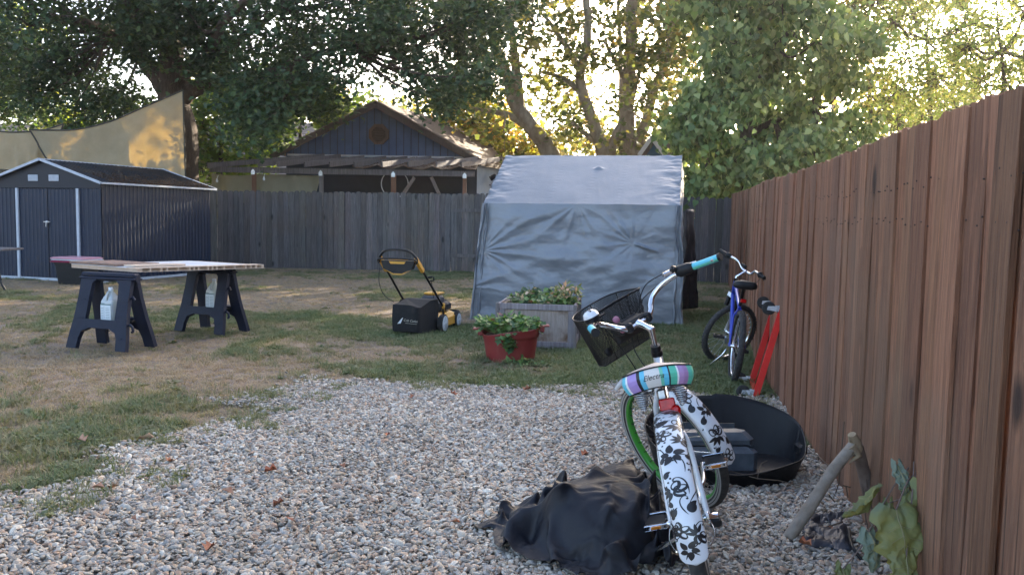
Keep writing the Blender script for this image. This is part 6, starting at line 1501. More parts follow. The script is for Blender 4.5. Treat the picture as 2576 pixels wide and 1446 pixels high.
for k in (.045, .93):
    for (a, b) in ((b0, Vector(t0)), (b1, t1)):
        c = a.lerp(b, k)+nrm*.022; hubc = c+nrm*.075+upn*-.016
        f = MB(); f.beam(c, c+nrm*.012, .05, .05, up=upn)
        for s in (-1, 1):
            o_ = wd_v*s*.019; f.add([c+nrm*.015+upn*.022+o_, c+nrm*.015-upn*.022+o_, hubc-upn*.014+nrm*.012+o_, hubc+upn*.014+nrm*.012+o_], [(0, 1, 2, 3)])
            f.add([c+nrm*.015+upn*.022+o_*1.2, c+nrm*.015-upn*.022+o_*1.2, hubc-upn*.014+nrm*.012+o_*1.2, hubc+upn*.014+nrm*.012+o_*1.2], [(3, 2, 1, 0)])
        f.tube([hubc-wd_v*.026, hubc+wd_v*.026], .007, 8)
        cs2 = dla(f, 'caster', MT['steel'])
        f = MB(frame(hubc, upn, nrm*1.0, wd_v if upn.cross(nrm).dot(wd_v) > 0 else -wd_v)); f.lathe([(.0, -.013), (.03, -.015), (.050, -.014), (.053, 0), (.050, .014), (.03, .015), (0, .013)], 24); f.build('wheel', MT['rubber'], cs2)

# ------------------------------------------------------------------ black cover heaped on the gravel
m_cov = mat('black_cover_cloth', (.006, .0065, .011), (.010, .0105, .016), .55, scale=3, spec=.35, bump=.35, bscale=40, bdist=.006)
cx_, cy_ = .45, 3.42
# settled cloth: one row of points per line, x, y, z in millimetres
HEAP_ROWS = [[-479,-436,22,-492,-417,24,-501,-390,30,-496,-363,24,-491,-343,22,-498,-327,21,-502,-316,28,-495,-303,28,-488,-292,22,-489,-289,33,-488,-277,31,-488,-275,21,-492,-264,25,-495,-258,29,-492,-245,36,-489,-236,31,-495,-222,26,-498,-198,27,-495,-181,29,-498,-163,24,-515,-161,25,-521,-145,28,-520,-128,24,-508,-108,26,-483,-96,47,-454,-69,44,-440,-30,19,-421,4,20,-425,19,36,-427,34,38,-423,48,42,-407,51,47,-391,57,58,-384,61,79,-369,65,97,-352,63,115,-348,83,111,-351,106,92,-349,138,90,-344,162,81,-347,180,71,-349,188,53,-353,201,35,-358,214,26,-370,230,42,-355,251,35,-341,273,30,-331,293,28,-326,309,25,-323,324,24,-316,339,23,-306,354,25,-293,367,26,-284,377,34,-277,381,41,-267,382,35],
 [-471,-405,23,-481,-394,34,-480,-375,35,-482,-357,38,-489,-344,42,-487,-330,40,-479,-319,33,-469,-308,27,-463,-299,31,-461,-287,31,-461,-278,30,-462,-267,27,-466,-257,26,-471,-247,27,-469,-241,37,-473,-227,34,-477,-211,24,-482,-191,26,-483,-177,36,-492,-167,37,-496,-154,31,-494,-141,26,-489,-124,28,-478,-111,30,-459,-92,35,-441,-59,25,-424,-23,26,-435,4,27,-442,21,39,-440,32,50,-428,37,55,-409,40,58,-388,48,67,-369,60,75,-349,61,91,-357,81,92,-372,110,86,-369,139,71,-360,162,62,-346,174,58,-337,190,59,-336,208,42,-340,220,40,-347,234,60,-334,250,56,-323,269,50,-321,289,52,-316,299,45,-311,309,34,-305,322,27,-297,337,30,-285,349,30,-275,359,38,-269,365,30,-264,373,29,-259,382,43],
 [-464,-403,30,-467,-388,42,-468,-369,50,-470,-355,52,-470,-343,43,-461,-333,38,-451,-324,25,-441,-310,26,-436,-299,31,-436,-288,26,-437,-275,30,-438,-263,30,-443,-253,28,-449,-243,23,-452,-231,30,-455,-218,30,-462,-206,28,-466,-190,26,-471,-177,31,-474,-162,28,-471,-149,30,-465,-135,30,-459,-120,25,-452,-105,39,-440,-81,31,-422,-52,30,-421,-18,35,-439,-1,40,-445,12,53,-441,23,64,-427,29,68,-406,32,71,-381,42,79,-349,47,85,-354,73,72,-369,103,63,-378,131,45,-364,150,42,-352,161,47,-339,177,40,-321,204,41,-325,220,54,-331,239,82,-322,260,80,-316,279,72,-309,292,64,-301,300,59,-300,302,43,-293,305,30,-285,323,26,-275,336,32,-265,344,28,-256,352,29,-252,359,35,-253,370,28,-253,384,29],
 [-453,-395,31,-457,-391,50,-456,-373,52,-450,-357,41,-447,-349,26,-433,-336,22,-421,-325,29,-415,-314,30,-413,-302,26,-414,-289,23,-417,-277,24,-422,-265,22,-426,-253,22,-430,-242,24,-434,-230,29,-440,-217,27,-446,-206,34,-449,-192,31,-449,-177,24,-447,-159,24,-443,-140,26,-437,-126,27,-431,-113,34,-428,-94,39,-424,-70,43,-414,-45,42,-421,-17,49,-433,-10,51,-436,3,60,-434,11,72,-420,20,82,-396,28,83,-365,30,81,-349,54,63,-365,86,49,-366,120,33,-358,137,45,-351,150,34,-337,160,42,-317,186,30,-309,212,54,-317,234,96,-310,266,98,-301,285,86,-301,299,83,-298,289,70,-294,289,54,-283,302,47,-273,312,29,-267,321,35,-257,327,25,-245,338,22,-238,345,28,-238,358,30,-242,369,35,-242,384,22],
 [-440,-401,34,-446,-390,40,-448,-377,30,-432,-365,27,-415,-355,27,-403,-342,24,-396,-328,26,-394,-316,28,-395,-302,27,-398,-291,25,-402,-279,25,-407,-267,26,-411,-255,27,-415,-244,29,-419,-232,30,-423,-219,32,-426,-205,33,-424,-191,30,-420,-173,24,-416,-154,24,-412,-135,24,-410,-118,26,-409,-102,27,-409,-85,32,-407,-67,40,-404,-44,46,-408,-23,46,-419,-21,57,-423,-10,68,-417,0,76,-403,8,85,-378,15,74,-355,30,65,-356,61,46,-357,97,31,-353,122,33,-345,136,46,-338,151,35,-316,166,28,-297,197,43,-300,222,87,-300,254,102,-295,280,97,-289,297,93,-283,297,79,-281,290,66,-273,291,51,-265,294,31,-257,302,29,-248,314,27,-237,323,31,-229,331,33,-225,341,23,-227,354,31,-228,369,34,-234,385,28],
 [-447,-407,40,-440,-400,23,-422,-388,22,-402,-375,26,-389,-362,28,-378,-348,26,-377,-334,25,-378,-320,24,-380,-306,24,-383,-292,25,-387,-280,25,-391,-268,25,-395,-256,25,-399,-245,26,-401,-232,26,-401,-218,25,-400,-201,25,-396,-183,28,-389,-166,30,-384,-149,22,-382,-131,22,-384,-114,23,-388,-97,29,-394,-84,35,-391,-67,37,-391,-49,34,-393,-32,37,-399,-31,56,-401,-21,69,-397,-7,72,-380,-3,75,-358,8,65,-349,36,50,-349,69,30,-347,104,26,-343,125,31,-332,136,41,-320,151,26,-300,172,41,-286,201,72,-289,229,100,-286,258,95,-286,276,83,-278,285,84,-265,289,78,-261,287,59,-258,279,37,-247,286,33,-236,298,29,-226,307,26,-218,319,22,-215,329,33,-213,340,34,-215,354,29,-218,368,25,-222,386,26],
 [-437,-421,24,-414,-412,34,-394,-397,40,-378,-387,33,-370,-374,24,-365,-356,24,-362,-337,28,-363,-320,30,-365,-305,33,-367,-291,36,-369,-278,37,-372,-265,38,-375,-254,37,-377,-242,35,-377,-229,34,-375,-213,32,-370,-196,29,-364,-180,23,-361,-163,25,-359,-147,28,-365,-133,34,-376,-120,39,-385,-105,43,-378,-87,40,-373,-70,34,-371,-54,35,-374,-45,29,-375,-35,45,-379,-22,49,-374,-8,50,-357,-4,53,-347,19,45,-339,46,35,-338,78,33,-337,104,27,-333,122,24,-319,137,23,-301,154,39,-284,176,61,-283,198,89,-277,225,95,-274,247,84,-272,261,73,-265,268,68,-259,273,59,-247,269,50,-239,273,42,-226,283,36,-217,293,35,-208,302,32,-209,316,34,-204,326,25,-200,340,31,-203,353,30,-205,367,27,-209,380,30],
 [-406,-434,24,-383,-421,29,-368,-411,38,-364,-404,22,-357,-383,23,-354,-360,27,-349,-336,24,-345,-315,31,-342,-298,31,-343,-284,28,-345,-270,29,-347,-258,29,-348,-247,28,-349,-236,28,-348,-224,23,-344,-209,25,-341,-193,31,-346,-182,37,-354,-172,42,-365,-162,40,-375,-149,42,-377,-131,49,-368,-110,45,-359,-91,33,-351,-73,28,-346,-56,29,-348,-42,26,-352,-27,26,-352,-17,33,-347,-6,34,-342,12,30,-330,33,32,-328,58,36,-327,81,36,-323,101,33,-312,117,34,-298,134,44,-284,154,60,-276,173,79,-271,193,91,-266,212,84,-262,228,73,-257,241,64,-251,252,63,-240,256,62,-232,260,55,-221,272,54,-212,283,52,-201,286,42,-200,300,39,-195,314,37,-193,327,30,-188,339,23,-190,352,29,-191,367,34,-194,382,24],
 [-385,-428,42,-367,-440,42,-358,-430,36,-353,-414,23,-352,-387,31,-344,-359,28,-335,-332,31,-326,-309,22,-319,-286,22,-319,-273,28,-318,-260,26,-323,-253,36,-319,-242,33,-319,-230,35,-322,-220,41,-333,-212,48,-344,-208,42,-355,-201,39,-366,-190,39,-374,-176,46,-375,-157,56,-362,-136,46,-347,-113,34,-334,-90,32,-324,-73,30,-318,-57,25,-318,-41,24,-322,-25,24,-324,-11,23,-322,5,23,-319,23,28,-316,42,36,-314,61,39,-315,79,46,-310,97,54,-300,116,65,-288,135,77,-276,152,86,-266,169,92,-257,185,91,-248,200,86,-241,215,81,-235,228,72,-231,240,75,-226,251,74,-215,259,69,-207,273,70,-197,274,61,-189,287,47,-188,301,33,-189,315,27,-183,324,39,-180,340,36,-177,351,23,-180,367,22,-179,384,31],
 [-366,-430,55,-358,-449,51,-354,-441,31,-344,-416,28,-341,-385,31,-328,-352,29,-319,-322,26,-310,-301,32,-305,-282,37,-303,-269,49,-312,-264,55,-314,-255,59,-319,-245,61,-327,-240,61,-337,-236,56,-347,-232,55,-357,-226,48,-364,-214,47,-365,-199,53,-366,-180,65,-354,-156,58,-337,-129,50,-322,-102,50,-309,-82,51,-301,-67,49,-296,-53,42,-296,-39,39,-300,-23,36,-302,-8,36,-303,7,38,-302,25,40,-302,42,43,-301,60,47,-296,78,54,-288,97,67,-278,114,82,-267,131,92,-264,147,100,-256,164,103,-243,181,104,-232,196,106,-226,211,104,-221,226,95,-215,237,86,-209,248,82,-205,260,85,-196,270,81,-186,278,65,-184,295,55,-180,306,39,-178,312,22,-172,324,32,-170,338,37,-173,352,36,-169,368,30,-172,387,22],
 [-353,-428,56,-347,-445,55,-341,-440,31,-335,-411,29,-327,-376,27,-311,-343,21,-302,-314,31,-305,-296,41,-313,-283,57,-309,-269,71,-315,-260,76,-325,-260,75,-333,-259,75,-340,-252,77,-348,-245,76,-355,-238,71,-359,-226,66,-354,-213,60,-350,-194,63,-342,-170,70,-330,-139,68,-313,-112,68,-302,-91,73,-293,-73,77,-290,-58,73,-286,-53,60,-285,-38,55,-289,-23,52,-288,-7,49,-291,8,51,-293,24,53,-294,40,58,-292,58,66,-287,76,80,-277,94,96,-263,108,104,-262,120,109,-258,138,113,-247,160,115,-229,179,116,-215,192,118,-207,204,114,-206,222,108,-204,239,103,-198,249,97,-191,255,90,-188,271,86,-182,283,72,-174,293,56,-171,305,40,-166,310,23,-162,328,23,-167,336,31,-164,349,25,-162,368,30,-163,392,28],
 [-343,-420,55,-340,-432,50,-333,-424,41,-324,-395,39,-307,-367,25,-296,-337,29,-292,-308,27,-295,-290,46,-306,-285,68,-314,-274,83,-313,-258,89,-319,-262,94,-330,-259,94,-335,-251,89,-342,-243,88,-344,-233,83,-345,-218,81,-336,-200,69,-325,-183,55,-310,-153,66,-300,-128,86,-289,-107,90,-286,-84,104,-281,-70,99,-277,-65,80,-273,-51,67,-276,-35,68,-271,-20,59,-271,-3,58,-273,12,62,-276,28,68,-278,43,78,-276,58,91,-275,72,110,-260,86,113,-258,96,116,-259,111,124,-255,133,127,-235,156,127,-218,180,130,-200,186,129,-194,201,130,-196,220,125,-190,234,111,-187,247,111,-185,257,99,-178,267,83,-175,287,78,-169,297,61,-162,308,44,-156,309,28,-155,326,29,-157,340,36,-153,351,24,-154,375,21,-150,395,44],
 [-332,-418,69,-329,-412,61,-316,-400,53,-300,-381,42,-290,-358,29,-284,-334,25,-283,-312,36,-288,-297,53,-294,-282,66,-301,-275,82,-304,-268,95,-310,-258,101,-319,-252,107,-324,-243,103,-327,-233,97,-326,-223,89,-319,-211,75,-309,-198,65,-296,-171,80,-287,-145,97,-273,-123,101,-268,-101,107,-265,-83,106,-264,-69,101,-260,-61,85,-256,-45,81,-250,-27,77,-247,-6,83,-253,7,92,-260,17,101,-257,30,103,-259,44,112,-259,57,119,-250,67,118,-243,79,119,-245,92,126,-247,109,128,-244,130,141,-225,155,138,-203,172,133,-195,184,149,-190,198,149,-182,214,135,-176,229,119,-176,243,109,-176,259,105,-170,270,90,-165,284,76,-160,301,67,-153,305,47,-147,313,30,-147,326,27,-146,344,34,-146,365,35,-140,388,39,-134,406,44],
 [-303,-419,55,-295,-405,66,-284,-388,55,-279,-369,44,-277,-355,28,-273,-337,28,-273,-320,39,-277,-310,55,-278,-296,68,-282,-283,81,-288,-274,91,-296,-261,92,-299,-248,97,-304,-242,90,-305,-233,81,-299,-223,79,-292,-210,78,-282,-186,90,-272,-162,103,-260,-139,111,-253,-118,111,-251,-101,114,-248,-84,113,-247,-74,96,-235,-54,91,-227,-32,97,-221,-6,108,-222,11,121,-230,17,132,-241,20,142,-242,32,145,-239,43,139,-234,52,127,-229,64,126,-228,76,130,-233,88,133,-240,104,148,-230,128,150,-209,147,136,-188,164,145,-182,176,156,-175,190,155,-168,209,144,-166,228,126,-165,243,115,-164,259,109,-161,274,97,-154,285,80,-151,302,69,-145,311,56,-144,322,41,-135,335,31,-128,355,28,-124,377,43,-121,392,48,-117,407,26],
 [-272,-415,65,-265,-406,47,-263,-391,42,-273,-378,32,-266,-360,26,-259,-342,27,-256,-330,41,-255,-317,51,-258,-301,56,-263,-286,64,-268,-273,74,-273,-264,88,-277,-254,91,-281,-246,78,-278,-234,84,-272,-221,86,-266,-202,96,-260,-180,111,-249,-158,111,-239,-138,116,-236,-120,120,-235,-104,121,-237,-98,98,-219,-70,105,-204,-38,105,-200,-10,125,-210,-5,148,-211,-1,159,-219,1,168,-218,14,170,-217,26,158,-216,33,143,-214,43,132,-213,58,135,-218,72,142,-228,84,155,-226,105,166,-209,122,145,-188,143,142,-177,157,158,-167,168,152,-160,183,155,-159,205,141,-155,228,131,-153,243,119,-152,258,113,-148,273,100,-144,289,87,-139,300,70,-136,317,63,-131,326,49,-124,347,52,-107,364,49,-104,382,60,-102,399,39,-110,397,22],
 [-256,-434,42,-258,-422,38,-270,-407,35,-266,-387,24,-252,-366,25,-240,-347,30,-235,-333,41,-232,-320,50,-233,-309,59,-239,-294,65,-246,-284,78,-251,-272,86,-255,-260,81,-258,-248,84,-254,-234,93,-250,-217,102,-244,-199,109,-235,-176,106,-226,-155,116,-225,-139,129,-223,-126,131,-222,-114,114,-209,-88,105,-188,-54,112,-181,-27,133,-197,-28,155,-203,-26,168,-202,-18,182,-200,-7,181,-200,3,168,-203,14,153,-200,24,142,-201,39,146,-206,53,158,-213,68,168,-211,86,172,-201,100,154,-186,119,151,-167,138,152,-158,152,160,-153,163,159,-149,181,149,-146,208,146,-142,228,135,-140,242,123,-139,258,119,-136,274,106,-131,288,92,-127,300,77,-120,313,63,-111,327,48,-100,350,53,-91,370,60,-87,389,48,-95,392,37,-109,380,25],
 [-257,-452,35,-270,-438,38,-272,-417,26,-254,-394,22,-235,-370,27,-220,-351,38,-215,-339,55,-213,-327,61,-211,-312,58,-217,-300,69,-224,-288,78,-231,-276,85,-234,-263,83,-236,-251,93,-233,-235,99,-230,-218,109,-221,-195,109,-213,-174,113,-211,-158,125,-212,-147,137,-208,-133,131,-200,-113,114,-181,-78,106,-164,-45,126,-177,-45,153,-196,-49,173,-192,-36,189,-186,-24,188,-188,-17,171,-190,-7,153,-191,4,154,-192,20,163,-194,38,175,-194,58,182,-190,75,182,-183,84,161,-174,103,159,-162,122,164,-152,139,170,-143,144,164,-141,161,163,-138,184,158,-132,209,149,-129,228,139,-127,242,128,-126,259,124,-123,274,109,-119,290,100,-113,300,84,-104,315,69,-90,331,55,-81,356,60,-75,379,57,-76,389,42,-92,375,38,-107,352,24],
 [-269,-469,39,-276,-450,33,-262,-426,22,-237,-399,26,-214,-374,31,-203,-361,55,-196,-348,69,-197,-334,77,-200,-318,77,-198,-303,70,-204,-290,79,-211,-278,88,-214,-265,89,-215,-252,98,-215,-237,108,-210,-217,107,-202,-195,113,-206,-181,133,-199,-167,139,-197,-154,145,-191,-140,125,-176,-109,111,-155,-69,110,-152,-52,142,-176,-66,169,-186,-60,193,-180,-46,190,-179,-35,174,-172,-20,158,-172,-5,146,-170,17,158,-170,33,179,-167,52,188,-164,70,187,-160,75,167,-152,93,163,-144,111,165,-136,127,172,-136,133,183,-135,145,179,-130,161,165,-124,185,161,-118,210,153,-115,227,142,-113,242,135,-111,260,128,-111,275,116,-106,287,102,-97,301,91,-84,316,73,-69,337,61,-64,363,65,-61,382,58,-68,374,41,-87,354,38,-91,374,22],
 [-278,-481,35,-269,-458,25,-244,-431,23,-215,-401,25,-193,-379,40,-184,-367,67,-187,-356,71,-180,-342,75,-183,-326,77,-187,-307,80,-187,-292,81,-192,-280,89,-195,-266,93,-196,-253,102,-196,-235,104,-193,-217,116,-192,-198,126,-196,-189,143,-189,-175,139,-184,-159,138,-171,-138,126,-153,-104,110,-132,-65,119,-149,-70,160,-166,-75,189,-170,-61,198,-170,-57,180,-163,-41,166,-153,-18,153,-147,7,156,-144,24,182,-140,46,188,-135,63,182,-133,71,173,-126,90,170,-124,104,180,-123,117,192,-122,129,197,-121,140,191,-129,149,185,-122,166,176,-112,185,158,-105,210,157,-101,227,146,-99,243,141,-99,260,132,-97,274,119,-91,288,108,-78,302,94,-62,318,77,-51,341,71,-48,364,72,-47,373,53,-64,354,45,-74,363,28,-71,402,23],
 [-271,-487,37,-250,-463,24,-221,-433,24,-190,-402,25,-171,-382,51,-174,-369,54,-181,-354,45,-178,-340,54,-168,-333,70,-172,-313,75,-174,-295,85,-175,-279,86,-178,-267,95,-179,-251,100,-179,-235,110,-179,-214,115,-180,-202,131,-184,-193,149,-182,-176,142,-171,-163,124,-154,-134,120,-132,-99,111,-119,-71,138,-142,-84,173,-153,-77,202,-154,-63,196,-154,-61,174,-145,-39,154,-131,-10,151,-123,11,178,-116,37,188,-109,60,187,-107,71,176,-103,92,177,-104,96,196,-104,108,205,-102,122,206,-109,128,196,-113,134,185,-118,146,175,-111,167,182,-99,186,164,-90,209,156,-86,228,149,-85,244,141,-85,260,133,-80,273,122,-72,290,114,-56,301,97,-41,321,85,-38,343,85,-33,361,74,-45,353,58,-57,345,30,-52,385,22,-49,422,24],
 [-250,-489,41,-225,-462,24,-194,-431,26,-166,-404,35,-160,-382,48,-164,-363,46,-166,-354,36,-170,-339,38,-165,-327,54,-157,-318,74,-160,-297,80,-161,-281,90,-162,-267,95,-164,-252,103,-165,-235,111,-167,-219,123,-168,-201,134,-170,-192,146,-170,-177,139,-158,-156,132,-136,-132,113,-113,-97,111,-114,-88,148,-130,-89,184,-137,-77,207,-138,-69,194,-135,-62,168,-123,-34,147,-109,-8,166,-99,20,188,-91,50,189,-88,68,176,-86,90,180,-85,95,197,-85,103,207,-88,114,198,-99,115,192,-105,123,185,-108,131,175,-104,148,171,-97,171,182,-84,190,168,-74,214,159,-70,231,151,-68,247,148,-63,258,134,-58,275,128,-47,286,114,-33,303,105,-25,323,98,-23,343,92,-24,345,69,-40,334,47,-33,366,25,-29,404,24,-29,433,24],
 [-222,-485,42,-196,-457,28,-166,-428,27,-151,-399,36,-148,-376,46,-155,-370,35,-159,-358,34,-159,-342,32,-156,-328,42,-147,-318,65,-147,-298,78,-146,-280,87,-147,-266,94,-150,-252,102,-154,-237,110,-157,-222,123,-156,-207,134,-158,-191,137,-156,-175,128,-143,-154,123,-119,-129,116,-99,-100,118,-107,-98,155,-115,-84,186,-121,-75,205,-125,-65,192,-118,-55,161,-101,-29,150,-87,-4,179,-78,30,184,-78,57,184,-78,80,188,-72,92,190,-71,102,196,-73,111,200,-79,118,196,-87,119,182,-91,127,175,-91,144,177,-88,162,178,-76,182,176,-63,203,168,-53,222,157,-47,234,162,-39,245,151,-33,258,140,-28,274,131,-23,292,126,-15,307,116,-11,326,106,-7,337,85,-18,329,64,-15,351,33,-9,387,26,-10,415,28,-12,437,24],
 [-191,-475,44,-164,-451,29,-148,-419,43,-136,-392,35,-137,-375,41,-145,-368,26,-150,-358,33,-148,-343,23,-142,-332,40,-137,-311,58,-132,-293,76,-130,-281,94,-128,-266,93,-131,-251,98,-135,-238,110,-143,-222,108,-150,-207,112,-150,-190,114,-141,-173,113,-125,-154,120,-104,-131,107,-92,-108,124,-96,-96,166,-101,-79,182,-105,-70,195,-109,-53,184,-101,-41,160,-80,-21,156,-67,2,182,-66,36,181,-62,62,190,-68,73,185,-57,82,186,-58,93,180,-55,109,179,-57,126,178,-64,140,179,-69,153,191,-68,168,197,-59,185,187,-46,198,168,-31,216,157,-29,225,179,-14,241,176,-10,258,172,-16,274,165,-12,284,155,-6,297,140,0,311,120,11,330,99,-1,315,82,5,342,45,11,373,25,10,399,34,7,418,25,5,437,28],
 [-159,-461,45,-140,-438,24,-132,-409,34,-129,-387,45,-128,-378,35,-131,-369,29,-133,-353,31,-130,-335,29,-124,-319,42,-119,-305,68,-114,-293,88,-106,-279,96,-100,-265,98,-102,-250,98,-108,-234,100,-115,-221,110,-122,-207,117,-123,-192,116,-117,-175,116,-105,-157,114,-88,-133,111,-84,-116,131,-85,-99,157,-89,-80,169,-97,-69,167,-99,-55,161,-78,-38,168,-60,-13,163,-51,10,183,-53,37,187,-61,53,200,-60,68,203,-56,83,206,-49,101,207,-43,120,208,-38,138,206,-34,155,201,-30,169,193,-26,183,181,-20,195,171,-12,212,176,-14,224,198,-13,245,207,-19,264,210,-18,278,207,-13,284,193,-3,291,170,9,306,143,23,315,111,23,317,86,24,344,61,29,363,34,30,383,36,26,402,29,25,421,26,28,444,26],
 [-132,-446,47,-125,-427,30,-123,-409,34,-114,-393,40,-110,-376,41,-112,-360,36,-113,-343,39,-113,-326,48,-102,-311,60,-102,-306,88,-93,-290,108,-79,-276,120,-80,-264,127,-77,-250,126,-79,-234,117,-83,-219,108,-91,-203,108,-94,-189,116,-92,-174,122,-85,-156,120,-76,-137,118,-74,-117,132,-81,-100,138,-84,-81,140,-80,-63,140,-69,-45,149,-54,-27,161,-42,-7,169,-38,14,182,-39,33,188,-38,50,189,-30,67,187,-20,87,186,-11,107,185,-5,126,183,-2,144,182,-1,162,180,0,177,178,0,192,181,-1,207,192,-1,224,206,-5,245,214,-16,262,227,-22,277,234,-17,291,224,-3,291,198,16,298,165,36,309,124,44,315,87,47,338,61,46,355,30,48,374,29,45,390,40,43,406,30,50,429,26,57,454,31],
 [-113,-436,50,-114,-422,40,-120,-409,53,-120,-389,60,-118,-369,66,-115,-350,72,-113,-334,78,-100,-324,83,-85,-313,92,-86,-303,119,-77,-286,140,-84,-272,156,-82,-260,169,-89,-248,166,-85,-233,156,-77,-218,141,-70,-203,127,-69,-188,118,-71,-173,123,-71,-157,129,-67,-140,127,-64,-122,125,-63,-102,126,-57,-82,134,-47,-62,147,-35,-43,160,-28,-25,168,-26,-7,174,-23,13,180,-16,32,179,-3,51,181,9,72,187,18,94,193,20,114,194,19,132,190,19,150,185,18,167,181,18,182,181,16,198,182,12,213,187,13,228,203,7,245,219,1,263,230,-5,275,226,3,286,212,23,298,182,44,297,136,63,303,88,65,330,60,64,342,27,65,362,23,62,375,36,61,390,30,70,414,26,79,439,37,87,463,52],
 [-102,-428,40,-101,-410,44,-96,-389,41,-90,-367,49,-85,-348,61,-81,-334,74,-80,-322,81,-78,-319,99,-74,-310,117,-69,-295,134,-74,-284,162,-85,-270,185,-92,-255,195,-98,-242,191,-96,-228,177,-87,-215,159,-77,-202,142,-67,-186,137,-60,-173,132,-58,-159,139,-58,-142,148,-55,-124,157,-50,-104,169,-40,-85,179,-29,-67,181,-24,-50,180,-16,-32,183,-13,-7,175,-2,17,188,13,39,202,26,59,216,33,81,224,33,101,222,29,117,208,33,138,191,37,156,176,44,176,170,47,192,162,46,205,155,41,219,156,33,232,158,30,247,171,30,262,188,32,275,192,35,283,174,55,291,146,74,303,105,80,321,68,77,331,35,79,348,26,79,360,32,81,375,33,90,400,36,96,425,54,106,447,65,121,465,59],
 [-85,-415,25,-77,-388,27,-65,-363,33,-60,-351,54,-67,-346,70,-70,-337,82,-67,-323,93,-65,-310,102,-63,-298,113,-62,-286,134,-65,-272,160,-74,-260,186,-84,-247,194,-89,-240,188,-85,-226,173,-71,-213,165,-63,-198,147,-55,-184,135,-49,-175,151,-43,-159,164,-37,-141,179,-26,-122,189,-14,-105,182,-15,-91,164,-22,-76,158,-11,-68,166,-5,-40,176,5,1,172,23,29,199,40,46,229,49,65,246,50,85,243,42,100,221,45,122,197,54,144,173,70,168,163,83,188,158,90,200,144,91,215,141,89,228,135,80,239,137,68,245,133,59,260,132,63,274,145,74,287,146,81,294,119,91,305,87,89,323,60,92,334,37,99,349,32,100,369,42,104,389,53,111,410,72,123,431,79,137,445,64,146,456,43],
 [-52,-394,30,-45,-377,36,-52,-378,60,-68,-377,70,-72,-365,85,-67,-349,95,-56,-328,99,-48,-307,98,-45,-290,99,-49,-275,107,-57,-261,127,-62,-248,152,-64,-242,166,-68,-232,162,-64,-221,149,-48,-204,145,-35,-194,135,-28,-185,154,-19,-169,170,-10,-151,180,-6,-131,175,-14,-117,157,-34,-110,152,-37,-96,138,-26,-83,138,-10,-64,156,11,-31,170,28,17,179,47,32,223,59,46,252,64,66,252,56,83,232,53,102,203,63,125,171,86,153,163,103,178,158,114,194,153,111,209,166,111,222,163,114,230,152,114,241,140,108,246,127,93,247,116,87,268,118,92,283,124,95,300,115,99,313,98,103,327,79,103,343,71,103,362,72,112,381,78,126,395,87,135,415,90,147,425,71,155,438,55,159,453,50],
 [-31,-396,40,-53,-403,50,-69,-404,62,-71,-393,79,-61,-371,86,-53,-344,87,-41,-315,81,-25,-293,80,-12,-282,88,-10,-274,97,-18,-259,100,-30,-241,114,-34,-232,126,-34,-220,132,-23,-214,145,-12,-201,140,-5,-188,149,4,-173,165,3,-157,160,-6,-148,158,-24,-136,149,-39,-126,143,-45,-113,130,-37,-95,126,-17,-77,136,8,-55,157,32,-13,169,45,22,197,60,40,230,67,47,245,64,64,232,51,82,205,66,106,177,91,131,164,108,157,156,119,179,154,126,196,168,123,209,166,116,208,153,107,212,140,109,223,133,116,230,123,115,240,112,104,261,125,103,284,120,110,302,111,117,318,115,120,335,113,125,352,110,133,369,105,144,382,97,145,396,93,148,406,79,158,417,67,164,427,53,164,437,38],
 [-49,-422,33,-66,-425,47,-67,-417,67,-56,-394,78,-45,-361,79,-29,-328,81,-15,-300,63,8,-287,80,28,-281,97,34,-281,108,25,-272,114,9,-260,127,-1,-237,133,2,-220,132,8,-208,137,11,-195,146,15,-178,154,13,-160,149,4,-146,147,-11,-147,141,-27,-141,133,-32,-126,129,-27,-107,127,-12,-89,139,11,-64,143,35,-37,163,49,-4,173,54,15,204,67,33,215,63,51,214,49,64,195,63,86,172,89,109,161,110,132,158,118,154,150,128,173,154,132,191,158,130,208,158,123,213,151,118,208,138,113,215,127,119,220,119,127,237,115,114,261,131,111,284,112,129,308,100,145,325,96,161,335,104,164,346,105,159,356,91,153,372,86,148,388,79,143,405,70,148,413,56,143,424,50,144,437,48],
 [-56,-442,28,-58,-434,50,-48,-411,66,-34,-378,70,-19,-344,75,-10,-315,69,1,-295,89,30,-294,92,52,-287,100,58,-281,114,49,-276,118,32,-262,114,13,-245,122,18,-224,135,23,-209,143,25,-194,148,27,-177,153,23,-159,156,15,-142,155,3,-131,152,-5,-122,150,0,-109,149,11,-91,149,25,-69,157,44,-47,154,55,-24,160,62,-5,171,62,14,177,59,33,178,63,51,171,78,69,164,95,87,163,109,107,157,118,127,150,126,146,148,132,163,145,135,180,145,135,197,145,136,213,144,126,222,148,119,219,141,127,225,130,133,241,128,123,267,133,123,284,99,145,312,86,172,327,82,189,341,80,194,353,88,184,357,79,167,372,76,144,387,72,135,402,55,121,424,58,117,446,52,116,463,42],
 [-49,-448,29,-38,-427,49,-26,-393,58,-7,-360,65,-2,-330,66,2,-311,85,9,-296,104,30,-294,108,48,-294,114,57,-287,126,49,-274,131,37,-255,125,22,-240,127,32,-223,143,43,-206,151,45,-194,153,43,-180,158,38,-164,161,34,-148,163,32,-131,163,37,-114,161,44,-96,161,54,-76,161,62,-58,161,67,-41,162,71,-24,159,81,-5,159,92,15,158,100,33,158,108,52,157,115,70,155,120,87,153,122,103,151,127,121,151,134,137,148,141,153,145,145,169,144,146,186,144,143,202,146,140,219,147,133,231,146,129,238,149,134,251,142,132,271,127,139,287,94,160,312,72,191,325,85,211,338,85,215,355,81,199,363,73,170,365,66,140,385,61,115,406,45,112,437,39,106,463,33,103,484,35],
